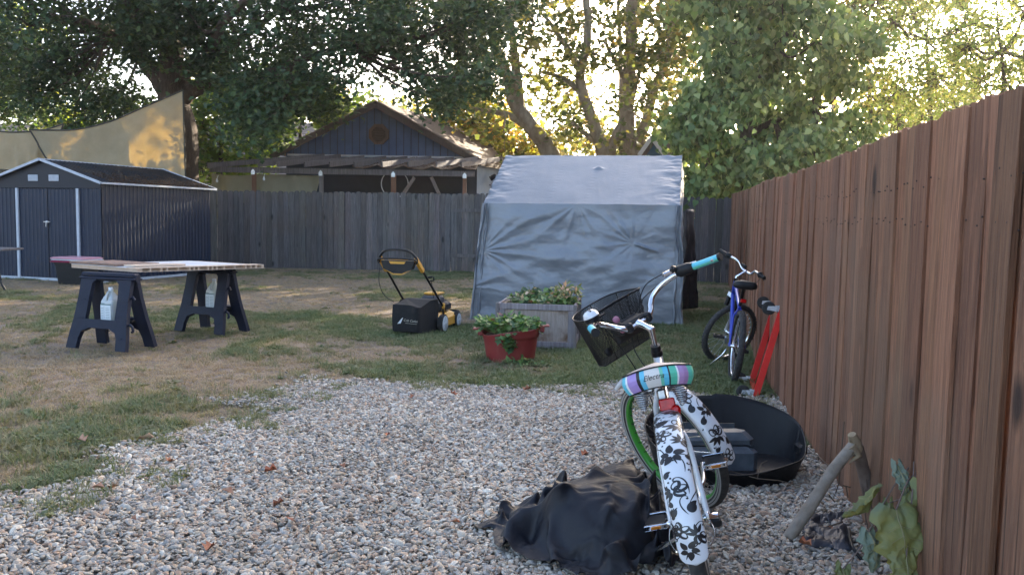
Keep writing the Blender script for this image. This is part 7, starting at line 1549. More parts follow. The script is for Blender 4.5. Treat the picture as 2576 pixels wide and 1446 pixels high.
 [-44,-430,27,-17,-405,40,-3,-370,43,6,-338,50,9,-330,78,10,-316,95,6,-308,113,13,-291,119,27,-282,121,33,-283,133,30,-268,130,19,-250,136,40,-237,139,57,-218,155,71,-200,152,75,-190,168,76,-176,173,74,-160,177,71,-144,181,70,-127,185,73,-109,185,77,-91,183,80,-72,180,80,-57,173,82,-41,158,95,-18,156,112,1,141,131,18,142,138,35,137,141,52,139,141,69,143,138,85,149,135,101,148,135,116,144,145,129,152,153,145,150,159,159,146,161,176,146,159,192,148,156,209,151,154,226,153,149,241,150,146,255,138,139,265,111,144,286,79,170,306,68,201,320,79,222,333,86,225,349,75,207,364,63,170,367,57,130,377,54,120,414,34,122,450,22,121,477,32,117,495,29],
 [-31,-408,22,-4,-379,32,16,-357,47,24,-337,61,20,-334,83,24,-324,100,29,-313,116,31,-305,133,28,-291,146,25,-275,150,29,-259,150,42,-245,145,65,-233,148,84,-213,152,97,-197,160,103,-182,159,106,-167,162,103,-153,166,100,-137,169,102,-124,174,100,-110,183,97,-93,177,94,-76,175,95,-57,164,106,-33,155,124,-8,140,146,10,134,160,25,126,165,36,135,162,50,139,156,66,144,151,83,153,148,100,143,149,116,135,155,129,139,160,140,138,160,152,128,161,167,125,160,184,125,158,200,126,155,217,127,151,232,124,148,246,112,146,260,90,151,281,63,180,299,65,207,311,81,226,324,77,224,340,65,205,358,52,167,359,52,132,374,41,129,416,24,133,453,34,132,478,29,131,495,33],
 [-3,-400,30,18,-367,25,31,-348,40,34,-345,62,38,-332,78,47,-312,87,57,-306,102,63,-302,120,61,-292,137,57,-276,144,58,-261,142,70,-248,146,88,-230,147,106,-210,153,116,-195,166,123,-182,171,121,-170,181,118,-155,188,116,-139,186,118,-123,173,113,-107,180,108,-91,177,105,-77,164,118,-51,159,136,-22,149,155,-2,126,174,13,132,178,28,123,169,39,121,171,53,129,168,71,137,167,85,153,164,100,135,167,117,131,167,130,124,171,141,130,173,152,126,171,161,114,168,177,112,164,193,109,161,209,106,159,225,102,157,240,92,157,256,73,162,275,51,185,287,70,209,300,75,222,315,65,217,331,55,201,350,53,164,354,44,136,371,31,139,415,25,144,451,33,143,475,25,146,492,34],
 [23,-394,36,32,-367,36,43,-356,38,49,-348,61,59,-323,66,71,-319,86,85,-311,94,87,-299,106,80,-284,118,81,-277,134,82,-262,137,92,-246,138,108,-229,146,119,-213,161,131,-199,176,130,-185,187,132,-173,196,131,-156,195,127,-140,186,128,-120,180,123,-107,170,121,-93,168,131,-69,162,149,-39,152,166,-12,142,181,-2,119,185,10,122,179,20,111,179,40,109,184,60,121,180,65,145,184,87,143,181,100,123,184,115,122,183,129,115,184,138,116,185,149,121,183,160,111,181,172,103,178,188,99,174,203,93,171,219,86,170,235,76,168,250,59,175,268,44,191,277,65,204,294,63,209,311,67,206,326,59,194,343,48,162,342,47,145,367,25,150,411,22,155,445,28,154,467,30,163,485,28],
 [33,-394,44,40,-380,28,51,-366,39,66,-341,44,85,-326,65,95,-333,90,100,-326,108,101,-310,117,98,-291,111,98,-276,123,101,-263,131,110,-248,138,120,-231,150,128,-220,174,133,-204,187,139,-190,197,143,-174,196,138,-158,186,138,-140,176,138,-125,172,138,-110,169,147,-87,161,163,-59,148,179,-32,146,188,-13,128,198,0,118,192,11,107,193,25,104,196,44,104,194,50,124,200,67,136,195,82,121,196,95,110,200,111,110,199,124,104,198,134,103,198,145,106,193,156,103,193,168,96,190,183,89,187,199,83,184,215,75,182,230,63,179,243,47,186,259,39,191,274,52,190,294,60,198,308,59,197,321,55,189,332,38,162,332,38,158,364,23,163,405,23,166,437,25,168,458,31,180,476,24],
 [41,-403,39,49,-388,24,67,-364,26,91,-341,41,109,-336,68,116,-342,93,119,-332,109,118,-312,112,113,-291,106,114,-276,118,119,-265,128,128,-248,136,129,-240,164,139,-225,182,145,-209,192,150,-195,191,143,-180,183,147,-162,175,149,-146,172,150,-132,165,162,-107,163,178,-78,151,193,-50,138,205,-28,134,207,-12,117,213,1,116,209,12,102,211,31,90,207,33,107,215,51,120,217,68,115,207,75,98,212,89,95,214,104,94,211,116,89,210,129,87,209,142,89,207,153,90,204,163,87,203,179,80,201,195,76,196,208,64,194,223,52,192,239,39,189,255,26,187,274,34,185,292,44,193,306,48,202,315,42,187,316,37,168,327,26,171,361,24,175,397,24,177,426,29,181,448,26,197,466,24],
 [47,-414,28,65,-393,29,90,-367,24,116,-347,44,128,-348,73,133,-347,92,131,-331,98,123,-311,97,126,-293,108,130,-277,115,134,-265,124,139,-256,146,144,-243,171,151,-230,188,155,-214,185,148,-201,177,151,-185,169,157,-169,162,161,-153,166,176,-129,164,193,-100,151,208,-72,139,220,-47,129,227,-27,124,226,-12,115,225,-1,101,229,14,90,225,21,97,227,39,100,235,51,104,229,64,87,220,69,75,225,83,76,226,96,76,228,110,79,227,123,80,226,137,81,223,149,81,219,162,79,215,174,75,210,187,64,208,201,54,205,216,41,204,233,30,203,252,23,200,269,31,196,281,44,200,293,41,202,299,35,185,303,28,183,326,22,185,358,25,188,390,27,190,417,25,196,437,25,213,456,24],
 [60,-422,24,85,-397,24,116,-370,25,136,-359,50,143,-357,76,144,-343,82,130,-331,81,134,-310,90,141,-292,102,145,-279,112,149,-267,126,151,-258,150,156,-246,172,160,-231,178,153,-221,172,153,-207,163,159,-195,161,169,-178,161,187,-151,156,207,-123,151,223,-95,138,235,-69,128,242,-48,120,244,-32,114,245,-16,105,247,-1,89,247,12,87,246,24,90,247,37,90,247,49,75,238,51,62,234,62,54,236,75,56,235,89,57,235,104,57,235,118,58,234,132,59,229,143,63,226,156,65,223,169,61,220,180,55,220,193,44,221,210,35,222,227,27,219,244,29,215,258,38,212,273,41,215,286,45,206,289,29,200,304,23,199,328,23,200,356,24,201,384,24,203,408,23,210,427,26,228,445,24],
 [78,-429,24,110,-401,23,141,-375,28,154,-369,57,154,-362,73,143,-348,67,141,-325,69,149,-307,87,157,-293,101,161,-279,108,161,-270,127,163,-267,158,167,-250,174,160,-240,167,160,-227,160,162,-218,154,179,-200,161,196,-174,146,219,-146,149,236,-117,135,250,-92,125,257,-71,115,261,-53,110,262,-37,101,265,-20,88,271,0,83,264,9,76,262,23,73,267,40,66,257,34,51,250,42,38,249,56,35,248,71,36,247,85,44,248,97,53,248,112,54,249,127,54,246,141,53,237,151,49,234,163,45,238,176,46,238,190,46,239,208,44,235,226,41,239,237,30,232,252,27,228,267,23,226,283,24,222,296,27,217,310,30,215,330,24,215,353,24,215,377,23,216,398,28,225,417,27,244,434,24],
 [105,-431,24,139,-402,24,163,-381,37,168,-375,62,159,-360,60,150,-342,53,157,-321,69,167,-305,87,176,-293,99,176,-278,103,176,-272,126,177,-270,159,175,-251,160,169,-242,152,167,-234,142,184,-218,146,206,-195,142,229,-167,139,249,-140,134,263,-114,120,272,-92,112,276,-75,105,278,-59,97,281,-40,85,286,-18,72,282,-4,63,282,10,66,286,22,60,277,18,42,271,24,29,270,37,26,267,51,27,267,67,28,266,77,42,261,92,38,259,107,36,258,122,34,256,136,35,249,148,31,248,165,29,251,180,24,253,193,26,253,206,27,254,222,34,253,238,43,249,253,35,245,266,33,240,281,34,237,296,32,233,312,27,230,330,26,229,350,24,229,369,27,232,389,24,242,407,24,262,424,24],
 [136,-431,24,164,-404,29,177,-387,50,179,-370,56,164,-357,45,166,-338,53,175,-314,69,188,-302,85,197,-295,98,193,-280,95,192,-273,121,190,-265,150,180,-257,141,180,-248,137,192,-234,131,214,-212,130,239,-187,132,261,-160,129,274,-134,114,286,-113,107,291,-96,101,292,-81,92,295,-62,81,301,-39,64,301,-22,62,299,-10,58,299,0,60,296,1,38,295,9,25,294,21,27,288,30,37,285,45,39,286,62,35,285,79,37,278,89,27,274,105,28,272,123,32,268,141,38,271,161,40,274,170,31,281,184,24,280,194,31,275,203,35,270,217,32,264,234,27,262,252,26,260,268,28,255,282,30,251,296,25,248,311,24,245,326,30,245,344,27,247,361,25,252,379,24,262,397,24,280,414,24],
 [164,-432,24,183,-408,36,189,-391,50,181,-374,39,172,-358,36,181,-327,48,198,-304,65,211,-300,81,217,-297,94,210,-281,88,207,-273,114,205,-263,138,201,-255,129,205,-243,121,224,-227,121,247,-204,120,272,-179,121,284,-152,104,299,-132,101,307,-116,98,306,-103,87,308,-84,75,312,-62,55,317,-41,50,317,-29,52,314,-17,71,317,-10,38,315,5,35,304,11,43,310,25,40,302,37,44,298,39,27,299,58,24,303,79,24,293,93,36,282,107,50,282,126,61,292,148,57,297,153,36,299,167,42,302,181,38,299,193,42,290,211,34,283,230,26,277,242,33,279,258,26,277,273,31,272,283,23,269,296,29,267,311,24,263,325,26,265,337,34,268,352,25,272,369,24,281,387,24,295,404,24],
 [186,-432,24,194,-413,42,194,-397,35,183,-379,26,190,-347,29,202,-316,41,219,-298,59,231,-299,74,233,-296,88,225,-280,82,224,-270,106,221,-259,114,227,-251,118,235,-239,109,256,-219,106,279,-197,106,293,-170,93,308,-149,89,319,-136,94,322,-122,86,321,-106,70,323,-84,49,329,-63,40,334,-44,61,330,-26,71,338,-14,51,331,-2,51,318,2,63,313,13,64,316,23,54,319,33,37,318,43,25,313,58,36,302,69,50,300,90,62,302,110,61,309,130,46,314,144,36,317,161,33,315,174,31,315,188,37,312,211,34,307,235,33,304,246,39,305,258,35,304,269,31,302,280,24,297,292,25,292,299,34,288,312,35,286,325,27,286,337,28,288,347,35,292,361,27,298,377,26,300,394,30],
 [204,-433,23,205,-420,35,201,-401,25,204,-371,23,213,-338,31,223,-310,35,235,-295,51,244,-299,64,247,-293,80,240,-277,78,240,-268,95,243,-256,99,250,-246,100,265,-232,93,286,-212,93,300,-187,84,316,-166,75,327,-155,85,328,-143,79,327,-128,68,331,-108,47,337,-85,34,353,-62,59,344,-44,75,354,-19,67,348,-6,68,332,-3,78,328,9,79,329,15,65,330,12,43,335,26,28,327,38,43,320,52,62,323,76,68,325,98,55,327,115,34,331,137,25,332,154,28,329,164,41,325,180,40,328,207,28,330,240,30,328,246,46,333,264,44,336,274,34,333,284,27,329,293,24,324,293,33,317,301,39,315,310,34,310,321,30,309,334,24,308,349,28,310,357,38,311,372,29,310,389,24],
 [218,-436,22,220,-419,30,220,-394,24,226,-362,24,234,-331,32,242,-306,30,248,-290,42,253,-291,56,253,-285,67,258,-274,79,257,-262,81,258,-250,76,273,-240,79,292,-225,78,303,-201,70,317,-180,68,332,-172,71,337,-159,71,327,-148,60,333,-131,45,337,-109,31,357,-85,54,352,-67,84,364,-35,71,361,-17,82,343,-13,93,340,1,97,346,11,84,346,4,62,351,8,38,348,23,50,340,38,67,343,66,58,346,94,47,346,112,32,345,130,44,343,147,42,343,161,32,336,175,25,346,200,39,351,234,33,349,239,54,358,264,49,363,282,42,361,292,44,361,297,35,353,303,41,347,297,47,339,302,53,331,307,54,328,322,47,326,333,38,326,345,24,323,360,32,322,373,38,323,388,22],
 [234,-436,23,235,-413,28,240,-386,26,246,-355,24,253,-327,32,258,-306,31,260,-290,33,261,-283,46,269,-278,58,270,-265,62,276,-258,70,280,-248,64,292,-233,59,307,-215,59,320,-195,60,322,-179,52,335,-171,54,338,-160,53,335,-146,40,338,-131,33,355,-111,49,365,-88,70,376,-54,70,370,-34,83,356,-27,103,350,-15,114,355,-4,103,363,-2,80,367,-4,53,368,14,52,360,30,59,358,55,39,361,83,28,365,110,28,369,124,45,364,134,44,359,148,33,354,169,37,360,193,28,374,223,31,371,237,51,375,261,61,384,280,55,385,293,53,383,302,51,378,310,51,372,311,57,364,307,64,353,308,66,342,312,67,334,319,60,335,334,54,335,345,37,336,359,26,331,377,40,332,396,28],
 [249,-432,23,253,-406,26,260,-380,26,266,-350,24,271,-326,31,272,-308,30,272,-291,24,276,-281,30,281,-273,39,286,-263,47,292,-252,54,303,-243,64,310,-226,53,319,-211,43,326,-193,43,329,-183,42,332,-175,33,338,-162,28,345,-148,34,358,-133,42,368,-110,67,382,-79,68,379,-56,81,364,-43,102,359,-32,122,362,-21,118,371,-15,99,381,-16,70,388,5,55,381,24,51,375,41,29,382,74,29,380,98,42,374,117,53,382,126,48,381,140,39,372,156,47,376,178,28,391,213,24,394,227,53,391,251,76,398,275,69,399,292,66,399,303,64,395,313,65,389,321,60,380,325,60,370,322,60,362,319,57,351,320,57,343,314,50,344,331,52,347,341,37,347,362,29,343,387,43,343,412,32],
 [267,-425,23,270,-397,24,276,-371,28,283,-347,26,286,-327,27,287,-311,32,290,-299,27,294,-287,28,298,-275,30,304,-263,35,310,-250,42,321,-239,53,326,-225,59,332,-214,50,338,-202,44,346,-189,41,353,-174,41,359,-159,47,362,-145,56,372,-126,62,385,-99,64,394,-72,75,385,-47,91,372,-50,113,372,-38,127,379,-24,120,390,-23,93,403,-7,69,403,16,54,391,32,29,394,64,42,392,86,54,381,99,69,386,113,63,392,127,51,392,141,50,392,159,26,408,197,25,415,225,46,411,242,71,410,266,76,407,285,83,410,301,77,410,311,67,405,311,56,397,317,51,389,324,46,379,322,45,369,323,42,360,316,41,351,316,37,357,333,43,363,350,37,361,378,37,360,406,43,361,434,28],
 [285,-414,23,288,-388,25,293,-363,25,297,-344,35,299,-328,26,304,-318,26,308,-306,29,313,-294,30,317,-280,30,322,-266,31,328,-250,35,333,-237,42,340,-225,51,346,-212,56,353,-197,57,362,-182,59,369,-166,61,376,-150,64,383,-133,65,391,-118,61,399,-97,66,401,-77,80,398,-56,97,388,-48,112,390,-41,120,401,-27,112,413,-14,87,417,0,59,410,20,36,409,55,28,405,73,52,394,83,71,395,97,75,393,109,60,403,122,53,410,145,33,424,179,24,433,210,41,430,231,58,422,253,59,419,269,67,419,283,76,413,291,69,415,301,60,416,310,52,408,315,44,397,315,41,386,312,37,377,309,31,371,315,25,369,331,26,375,350,34,378,375,45,377,403,34,380,434,29,382,463,33],
 [303,-400,24,305,-377,29,311,-359,29,311,-343,26,315,-333,33,321,-324,27,326,-312,24,330,-299,24,335,-284,24,339,-269,25,343,-254,28,348,-239,30,357,-223,29,369,-205,27,382,-188,26,392,-172,27,398,-156,29,397,-141,34,395,-127,43,398,-110,51,403,-94,56,407,-78,63,406,-61,74,403,-44,84,403,-34,90,420,-31,88,427,-16,69,426,6,47,424,36,27,420,61,35,411,67,65,406,83,74,401,95,58,413,107,62,425,127,35,439,162,27,449,194,34,447,216,50,439,239,50,430,257,48,421,268,52,427,282,60,416,285,57,411,287,49,418,294,43,415,300,38,404,298,37,397,302,25,393,317,23,391,333,29,394,355,26,398,379,34,399,402,28,400,433,28,403,463,26,406,485,42],
 [319,-387,34,326,-371,28,329,-357,27,331,-347,29,334,-337,28,336,-327,33,339,-315,34,345,-302,35,349,-288,30,354,-274,27,361,-258,23,373,-239,24,391,-220,24,408,-201,26,418,-188,33,417,-178,47,408,-167,55,398,-153,51,405,-131,50,412,-108,49,417,-89,39,418,-73,34,418,-60,33,415,-42,40,417,-28,49,428,-23,53,438,-6,51,437,16,39,436,43,28,432,60,35,426,70,53,422,85,49,429,99,52,443,117,41,453,147,36,462,175,30,463,198,40,455,218,37,449,236,36,440,249,33,434,264,34,437,270,44,433,281,45,426,283,40,421,282,29,418,292,23,416,306,24,415,319,28,415,335,30,416,355,37,418,382,38,421,408,30,420,433,30,422,457,23,421,479,31,417,476,45],
 [342,-380,24,350,-365,28,353,-355,36,354,-345,31,355,-339,24,352,-327,29,356,-319,25,361,-306,26,362,-293,30,371,-279,24,386,-258,23,407,-235,25,428,-216,36,438,-203,48,431,-199,65,419,-189,72,409,-172,68,397,-150,67,406,-120,60,424,-94,56,439,-70,50,446,-52,43,455,-53,34,454,-47,25,445,-28,25,441,-11,29,444,5,35,444,23,42,444,42,43,446,60,45,449,78,50,461,96,53,469,115,49,474,138,41,476,159,33,476,178,34,474,196,30,472,213,27,469,228,25,466,244,25,461,258,25,456,272,26,454,283,31,448,292,34,444,292,23,440,303,25,438,317,26,439,333,30,438,354,30,438,379,30,442,404,32,441,429,27,438,451,24,433,462,35,432,474,44,430,486,48],
 [366,-370,22,374,-356,24,379,-350,28,379,-340,29,376,-331,27,373,-326,30,371,-316,32,374,-312,27,375,-296,25,393,-279,30,418,-255,23,443,-229,30,458,-212,52,455,-202,72,443,-191,75,426,-181,76,407,-165,81,409,-139,65,416,-103,67,426,-70,57,447,-46,60,467,-40,60,481,-34,54,486,-39,35,478,-31,24,464,-10,24,456,9,28,450,28,30,461,44,32,472,63,30,484,85,26,494,107,22,500,128,23,497,147,24,489,163,26,490,178,30,496,192,24,501,208,23,502,223,24,499,237,24,494,252,24,487,266,26,481,280,28,476,293,29,470,304,23,465,317,24,462,332,25,459,350,24,458,372,23,458,395,24,458,417,22,457,437,25,456,452,29,453,465,28,451,479,24,462,483,27]]
_a = 2.2; h = MB(); h.smooth = True; NC = len(HEAP_ROWS)
for row in HEAP_ROWS:
    for k in range(0, len(row), 3):
        x, y, z = row[k]/1000, row[k+1]/1000, row[k+2]/1000*1.6
        z = z if z < .26 else .26+(z-.26)*.4
        r_ = sqrt(x*x+y*y); k2 = (.44+(r_-.44)*.6)/r_ if r_ > .44 else 1; x *= k2*1.02; y *= k2*1.1; z *= 1 if r_ < .44 else max(.5, 1-(r_-.44)*2)
        X = cx_+x*cos(_a)-y*sin(_a); X = X if X < .55 else .55+(X-.55)*.45; h.add([(X, cy_+x*sin(_a)+y*cos(_a), max(.016, z)+.006)], [])
h.add([], [])
h.f = [(i*NC+j, i*NC+NC+j, i*NC+NC+1+j, i*NC+j+1) for i in range(NC-1) for j in range(NC-1)]; h.mi = [0]*len(h.f); h.sm = [True]*len(h.f)
hp_ = h.build('black_cover', m_cov, None); _s = hp_.modifiers.new('sub', 'SUBSURF'); _s.levels = _s.render_levels = 2; _s2 = hp_.modifiers.new('smooth', 'SMOOTH'); _s2.factor = .5; _s2.iterations = 1; tag(hp_, 'crumpled black cloth cover heaped on the gravel beside the cruiser bicycle', 'cover')

# ------------------------------------------------------------------ black plastic wheel arch liner
def ridged(x, y, z=0): return 1-abs(noise.noise(Vector((x, y, z))))*2
m_lin = mat('black_liner_plastic', (.005, .0055, .007), (.009, .0095, .012), .5, scale=4, spec=.3, bump=.2, bscale=30)
lc = Vector((1.17, 4.34, 0)); lz = .20
ln_ = empty('wheel_arch_liner', lc, lz, 'black moulded plastic wheel arch liner lying open on the gravel by the fence', 'liner')
def lin(u, v):                                  # u around, v up the wall
    a = 2*pi*u; back = .5+.5*sin(a); rgt = .5+.5*cos(a)
    H = .09+.25*back**1.25+.035*rgt+.012*sin(5*a+1)*(1-back); fl = .06*v; rx, ry = .37+fl+.02*sin(3*a), .24+fl*1.2+.015*cos(2*a+1)
    H += -.012 if abs(((u-.25)*14)) < .35 else 0
    return Vector((rx*cos(a), ry*sin(a)+.07*v*back, H*v+.01))
f = MB(); f.grid(96, 14, lin); f.build('rim_wall', m_lin, ln_, solid=.005)
f = MB(); f.smooth = True; f.add([lin(k/48, .02)+Vector((0, 0, .05)) for k in range(48)], [tuple(range(48))]); f.build('floor', m_lin, ln_)
f = MB(RZ(-.10)); 
f.bbox((-.13, .02, .15), (.50, .15, .19), .035); f.bbox((-.13, -.065, .11), (.50, .09, .15), .03)
f.box((-.22, .090, .25), (.18, .004, .05)); f.box((-.03, .092, .245), (.17, .004, .04)); f.tube([(.1, -.05, .02), (.1, .115, .02), (.1, .115, .15), (.1, -.01, .17), (.1, -.05, .15)], .012, 6)
pass
f.build('inner_shelf', mat('scuffed_plastic', (.045, .056, .07), (.10, .118, .14), .5, scale=7, spec=.35), ln_)  # paler bluish tone paints light from above into the shelf colour
f = MB(); f.bbox((.40, -.02, .14), (.05, .09, .06), .012, rz=-.2); f.build('clip', m_lin, ln_)
tw = MB(); q = [G(1838, 1184, .09), G(1905, 1203, .10), G(1960, 1208, .11), G(2015, 1222, .10)]; tw.tube(q, .0022, 5); q = [G(1905, 1203, .10), G(1915, 1165, .17), G(1930, 1158, .18)]; tw.tube(q, .0018, 5)
tag(tw.build('dry_stalk', m_barkt), 'thin dry stalk lying across the black liner', 'stalk')

# ------------------------------------------------------------------ snapped sapling by the fence
m_wood2 = mat('pale_grey_bark', (.20, .165, .13), (.28, .24, .20), .85, scale=25, stretch=(1, 1, 1), bump=.3, bscale=60, c3=(.19, .15, .11), s3=9); m_cut = mat('broken_wood', (.36, .29, .19), (.22, .16, .10), .9, scale=30, stretch=(1, 1, .2))
stp = empty('snapped_sapling', on(2230, 1345), 0, 'sapling trunk snapped over, its pale upper part resting on the gravel', 'sapling'); inv = Matrix.Translation(-stp.location)
Yq = stp.location.y
A0 = G(1984, 1352, .025); A1 = at(2148, 1118, Yq-.05)
f = MB(); f.tube(bez([A0, Vector(A0).lerp(Vector(A1), .35)+Vector((.0, 0, .004)), Vector(A0).lerp(Vector(A1), .7)+Vector((-.006, 0, .008)), A1], 6), [(.0265-.003*i/18)*(1.12 if i in (5, 12) else 1) for i in range(19)], 14); f.build('broken_trunk', m_wood2, stp).matrix_parent_inverse = inv
f = MB(); B0 = at(2155, 1120, Yq-.02); B1 = at(2175, 1195, Yq+.02); B2_ = Vector(stp.location)+Vector((.0, .02, 0)); f.tube(bez([B0, B1, Vector(B1).lerp(B2_, .5)+Vector((-.01, 0, 0)), B2_], 6), [.027]*7+[.028]*6+[.030]*6, 12); f.build('stump', mat('brown_bark', (.13, .09, .07), (.19, .14, .11), .9, scale=20, bump=.5, bscale=50), stp).matrix_parent_inverse = inv
f = MB(); f.tube([at(2143, 1092, Yq-.06), at(2150, 1110, Yq-.05), at(2160, 1130, Yq-.03), at(2158, 1148, Yq-.05)], [.018, .026, .020, .006], 7); f.tube([at(2140, 1120, Yq-.06), at(2160, 1145, Yq-.06), at(2135, 1165, Yq-.06)], [.024, .014, .003], 6)
for k in range(7): q = at(2150+R_.uniform(-8, 8), 1112, Yq-.06); f.tube([q, q+Vector((R_.uniform(-.02, .02), -.01, R_.uniform(.0, .035)))], [.005, .001], 4)
f.build('torn_wood', m_cut, stp).matrix_parent_inverse = inv
f = MB(); 
for k in range(14):
    q = on(2215+R_.uniform(-28, 20), 1365+R_.uniform(-22, 30)); f.tube([q, q+Vector((R_.uniform(-.03, .03), R_.uniform(-.02, .02), .07)), q+Vector((R_.uniform(-.06, .06), 0, R_.uniform(.10, .26)))], [.005, .004, .002], 5)
tag(f.build('dead_stems', mat('dead_stem', (.13, .09, .07), None, .9)), 'cluster of thin dead stems around the foot of the snapped sapling', 'stems')
# fallen plastic sheet
m_sheet = mat('black_weed_sheet', (.018, .022, .032), (.035, .04, .055), .5, scale=9, bump=.4, bscale=40)
def shp(u, v):
    a = G(2010, 1392, 0); b = G(2140, 1405, 0); c = G(2125, 1305, 0); d = G(2030, 1318, 0); q = Vector(a).lerp(Vector(b), u).lerp(Vector(d).lerp(Vector(c), u), v); e = fbm(u*3, v*3, 4)*.03
    return q+Vector((e, e*.7, .032+.03*ridged(u*2.4, v*2.2, 1)*min(1, 8*u, 8*(1-u), 8*v, 8*(1-v))+.008*fbm(u*12, v*12)))
f = MB(); f.grid(40, 40, shp); tag(f.build('plastic_sheet', m_sheet, None, solid=.002), 'crumpled black plastic sheet on the gravel by the snapped sapling', 'plastic sheet')
f = MB(); f.tube(bez([G(2135, 1330, .05), G(2145, 1375, .06), G(2175, 1415, .02), G(2200, 1430, .02)], 5), .007, 6); tag(f.build('plastic_strap', MT['black']), 'black strap curling from the plastic sheet towards the wilted plant', 'strap')
# ------------------------------------------------------------------ wilted plant with big drooping leaves
m_wilt = mat('wilted_leaf', (.15, .185, .075), (.25, .235, .075), .6, scale=7, c3=(.13, .16, .10), s3=9, trans=.15, bump=.5, bscale=25, bdist=.006)
m_wilt2 = mat('grey_green_leaf', (.20, .25, .19), (.15, .19, .14), .6, scale=6, trans=.1, bump=.5, bscale=25, bdist=.006)
wp = empty('wilted_plant', on(2300, 1470), 0, 'wilted broad-leaved plant with big drooping yellow-green leaves at the fence foot', 'plant'); inv = Matrix.Translation(-wp.location)
Yw = wp.location.y
def bigleaf(px, py, px2, py2, wpx, Y, fold, twist, m=m_wilt, seed=0):
    a = Vector(at(px, py, Y)); b = Vector(at(px2, py2, Y-.02)); L_ = (b-a).length; d = (b-a).normalized(); W2 = wpx/2/(FPX/Y)
    sd_ = Vector((cos(twist), sin(twist), 0)); sd_ = (sd_-d*sd_.dot(d)).normalized(); nn = d.cross(sd_)
    if nn.y > 0: nn = -nn
    def fn(u, v):
        x = (v*2-1); prof = (sin(pi*min(1, u*.94+.04)**.62)**.8); lob = 1+.10*sin(u*13+seed)+.10*abs(x)*sin(u*29+seed*2+x*3)+.08*fbm(u*14, x*2, seed)
        w_ = W2*prof*lob; crease = abs(x)
        q = a+d*(L_*u-.0)+sd_*(x*w_)*(1-.25*fold*crease)+nn*(-fold*w_*crease*.9+.016*fbm(u*3+seed, x*2.2, seed)+.006*fbm(u*12, x*9, seed)+.03*sin(pi*u)+.005*sin(x*9+u*14)*crease)
        if u < .12: q -= d*(.03*crease*(1-u/.12))
        return q
    f = MB(); f.grid(34, 22, fn); o = f.build('leaf', m, wp); o.matrix_parent_inverse = inv
    v = MB(); v.tube([fn(u, .5)+nn*.002 for u in np.linspace(.0, .95, 14)], [.0026-.002*k/14 for k in range(14)], 5)
    for k in range(1, 6):
        for s in (-1, 1): v.tube([fn(.08+.13*k, .5)+nn*.0015, fn(.14+.14*k, .5+s*.2)+nn*.0015, fn(.19+.14*k, .5+s*.38)+nn*.0015], .0011, 4, caps=False)
    v.build('veins', m_wiltv, o); return a
m_wiltv = mat('leaf_vein', (.26, .24, .12), None, .6)
stems = []
for args in ((2254, 1282, 2275, 1455, 150, Yw-.20, .25, .1, m_wilt, 1), (2330, 1222, 2310, 1420, 110, Yw-.12, .5, .5, m_wilt, 2), (2300, 1240, 2330, 1400, 100, Yw-.08, .5, -.3, m_wilt, 3), (2352, 1110, 2320, 1205, 62, Yw-.05, .55, .4, m_wilt2, 4),
             (2258, 1170, 2275, 1250, 44, Yw-.04, .5, 0, m_wilt2, 5), (2185, 1338, 2195, 1440, 64, Yw-.05, .5, .2, m_wilt2, 6), (2280, 1400, 2255, 1500, 96, Yw-.25, .4, .2, m_wilt, 7), (2120, 1430, 2105, 1480, 60, Yw+.0, .3, .2, m_wilt, 8), (2345, 1265, 2340, 1390, 50, Yw-.05, .6, 0, m_wilt, 9), (2235, 1265, 2232, 1345, 46, Yw-.04, .6, 0, m_wilt, 12)):
    stems.append(bigleaf(*args))
bigleaf(2205, 1235, 2120, 1300, 66, Yw+.1, .7, 1.2, m_wilt, 10)
f = MB(); rt = Vector((wp.location.x+.02, Yw+.02, 0)); tp_ = Vector(at(2298, 1062, Yw+.0)); jn = Vector(at(2300, 1130, Yw)); f.tube(bez([rt, rt.lerp(jn, .5)+Vector((.01, 0, 0)), jn, tp_], 6), [.014-.009*k/18 for k in range(19)], 8)
rt2 = Vector(at(2322, 1300, Yw+.04)); f.tube([rt+Vector((.03, .03, 0)), rt2, at(2318, 1150, Yw+.04)], [.03, .027, .024], 9)
for s_ in stems: c = jn.lerp(rt, R_.uniform(.0, .5)); f.tube(bez([c, c.lerp(s_, .5)+Vector((0, -.01, .04)), s_], 4), .0026, 5, caps=False)
f.build('stems', mat('plant_stem', (.11, .08, .07), (.18, .13, .11), .9, scale=20), wp).matrix_parent_inverse = inv
f = MB()
for pts in (((2102, 1240), (2110, 1215), (2124, 1060)), ((2100, 1262), (2086, 1244)), ((2120, 1220), (2140, 1225)), ((2128, 1222), (2133, 1250)), ((2260, 1140), (2258, 1120))):
    P_ = [Vector(at(x, y, Yq-.0)) for x, y in pts]; f.tube(P_, .0028, 5)
f.tube([G(2030, 1120, .18), at(2083, 1170, Yq-.1)], .002, 5)
f.tube([G(2068, 1328, .05), G(2120, 1312, .05)], .003, 5)
tag(f.build('dry_twigs', m_barkt), 'thin dry twigs sticking up between the snapped sapling and the fence', 'twigs')
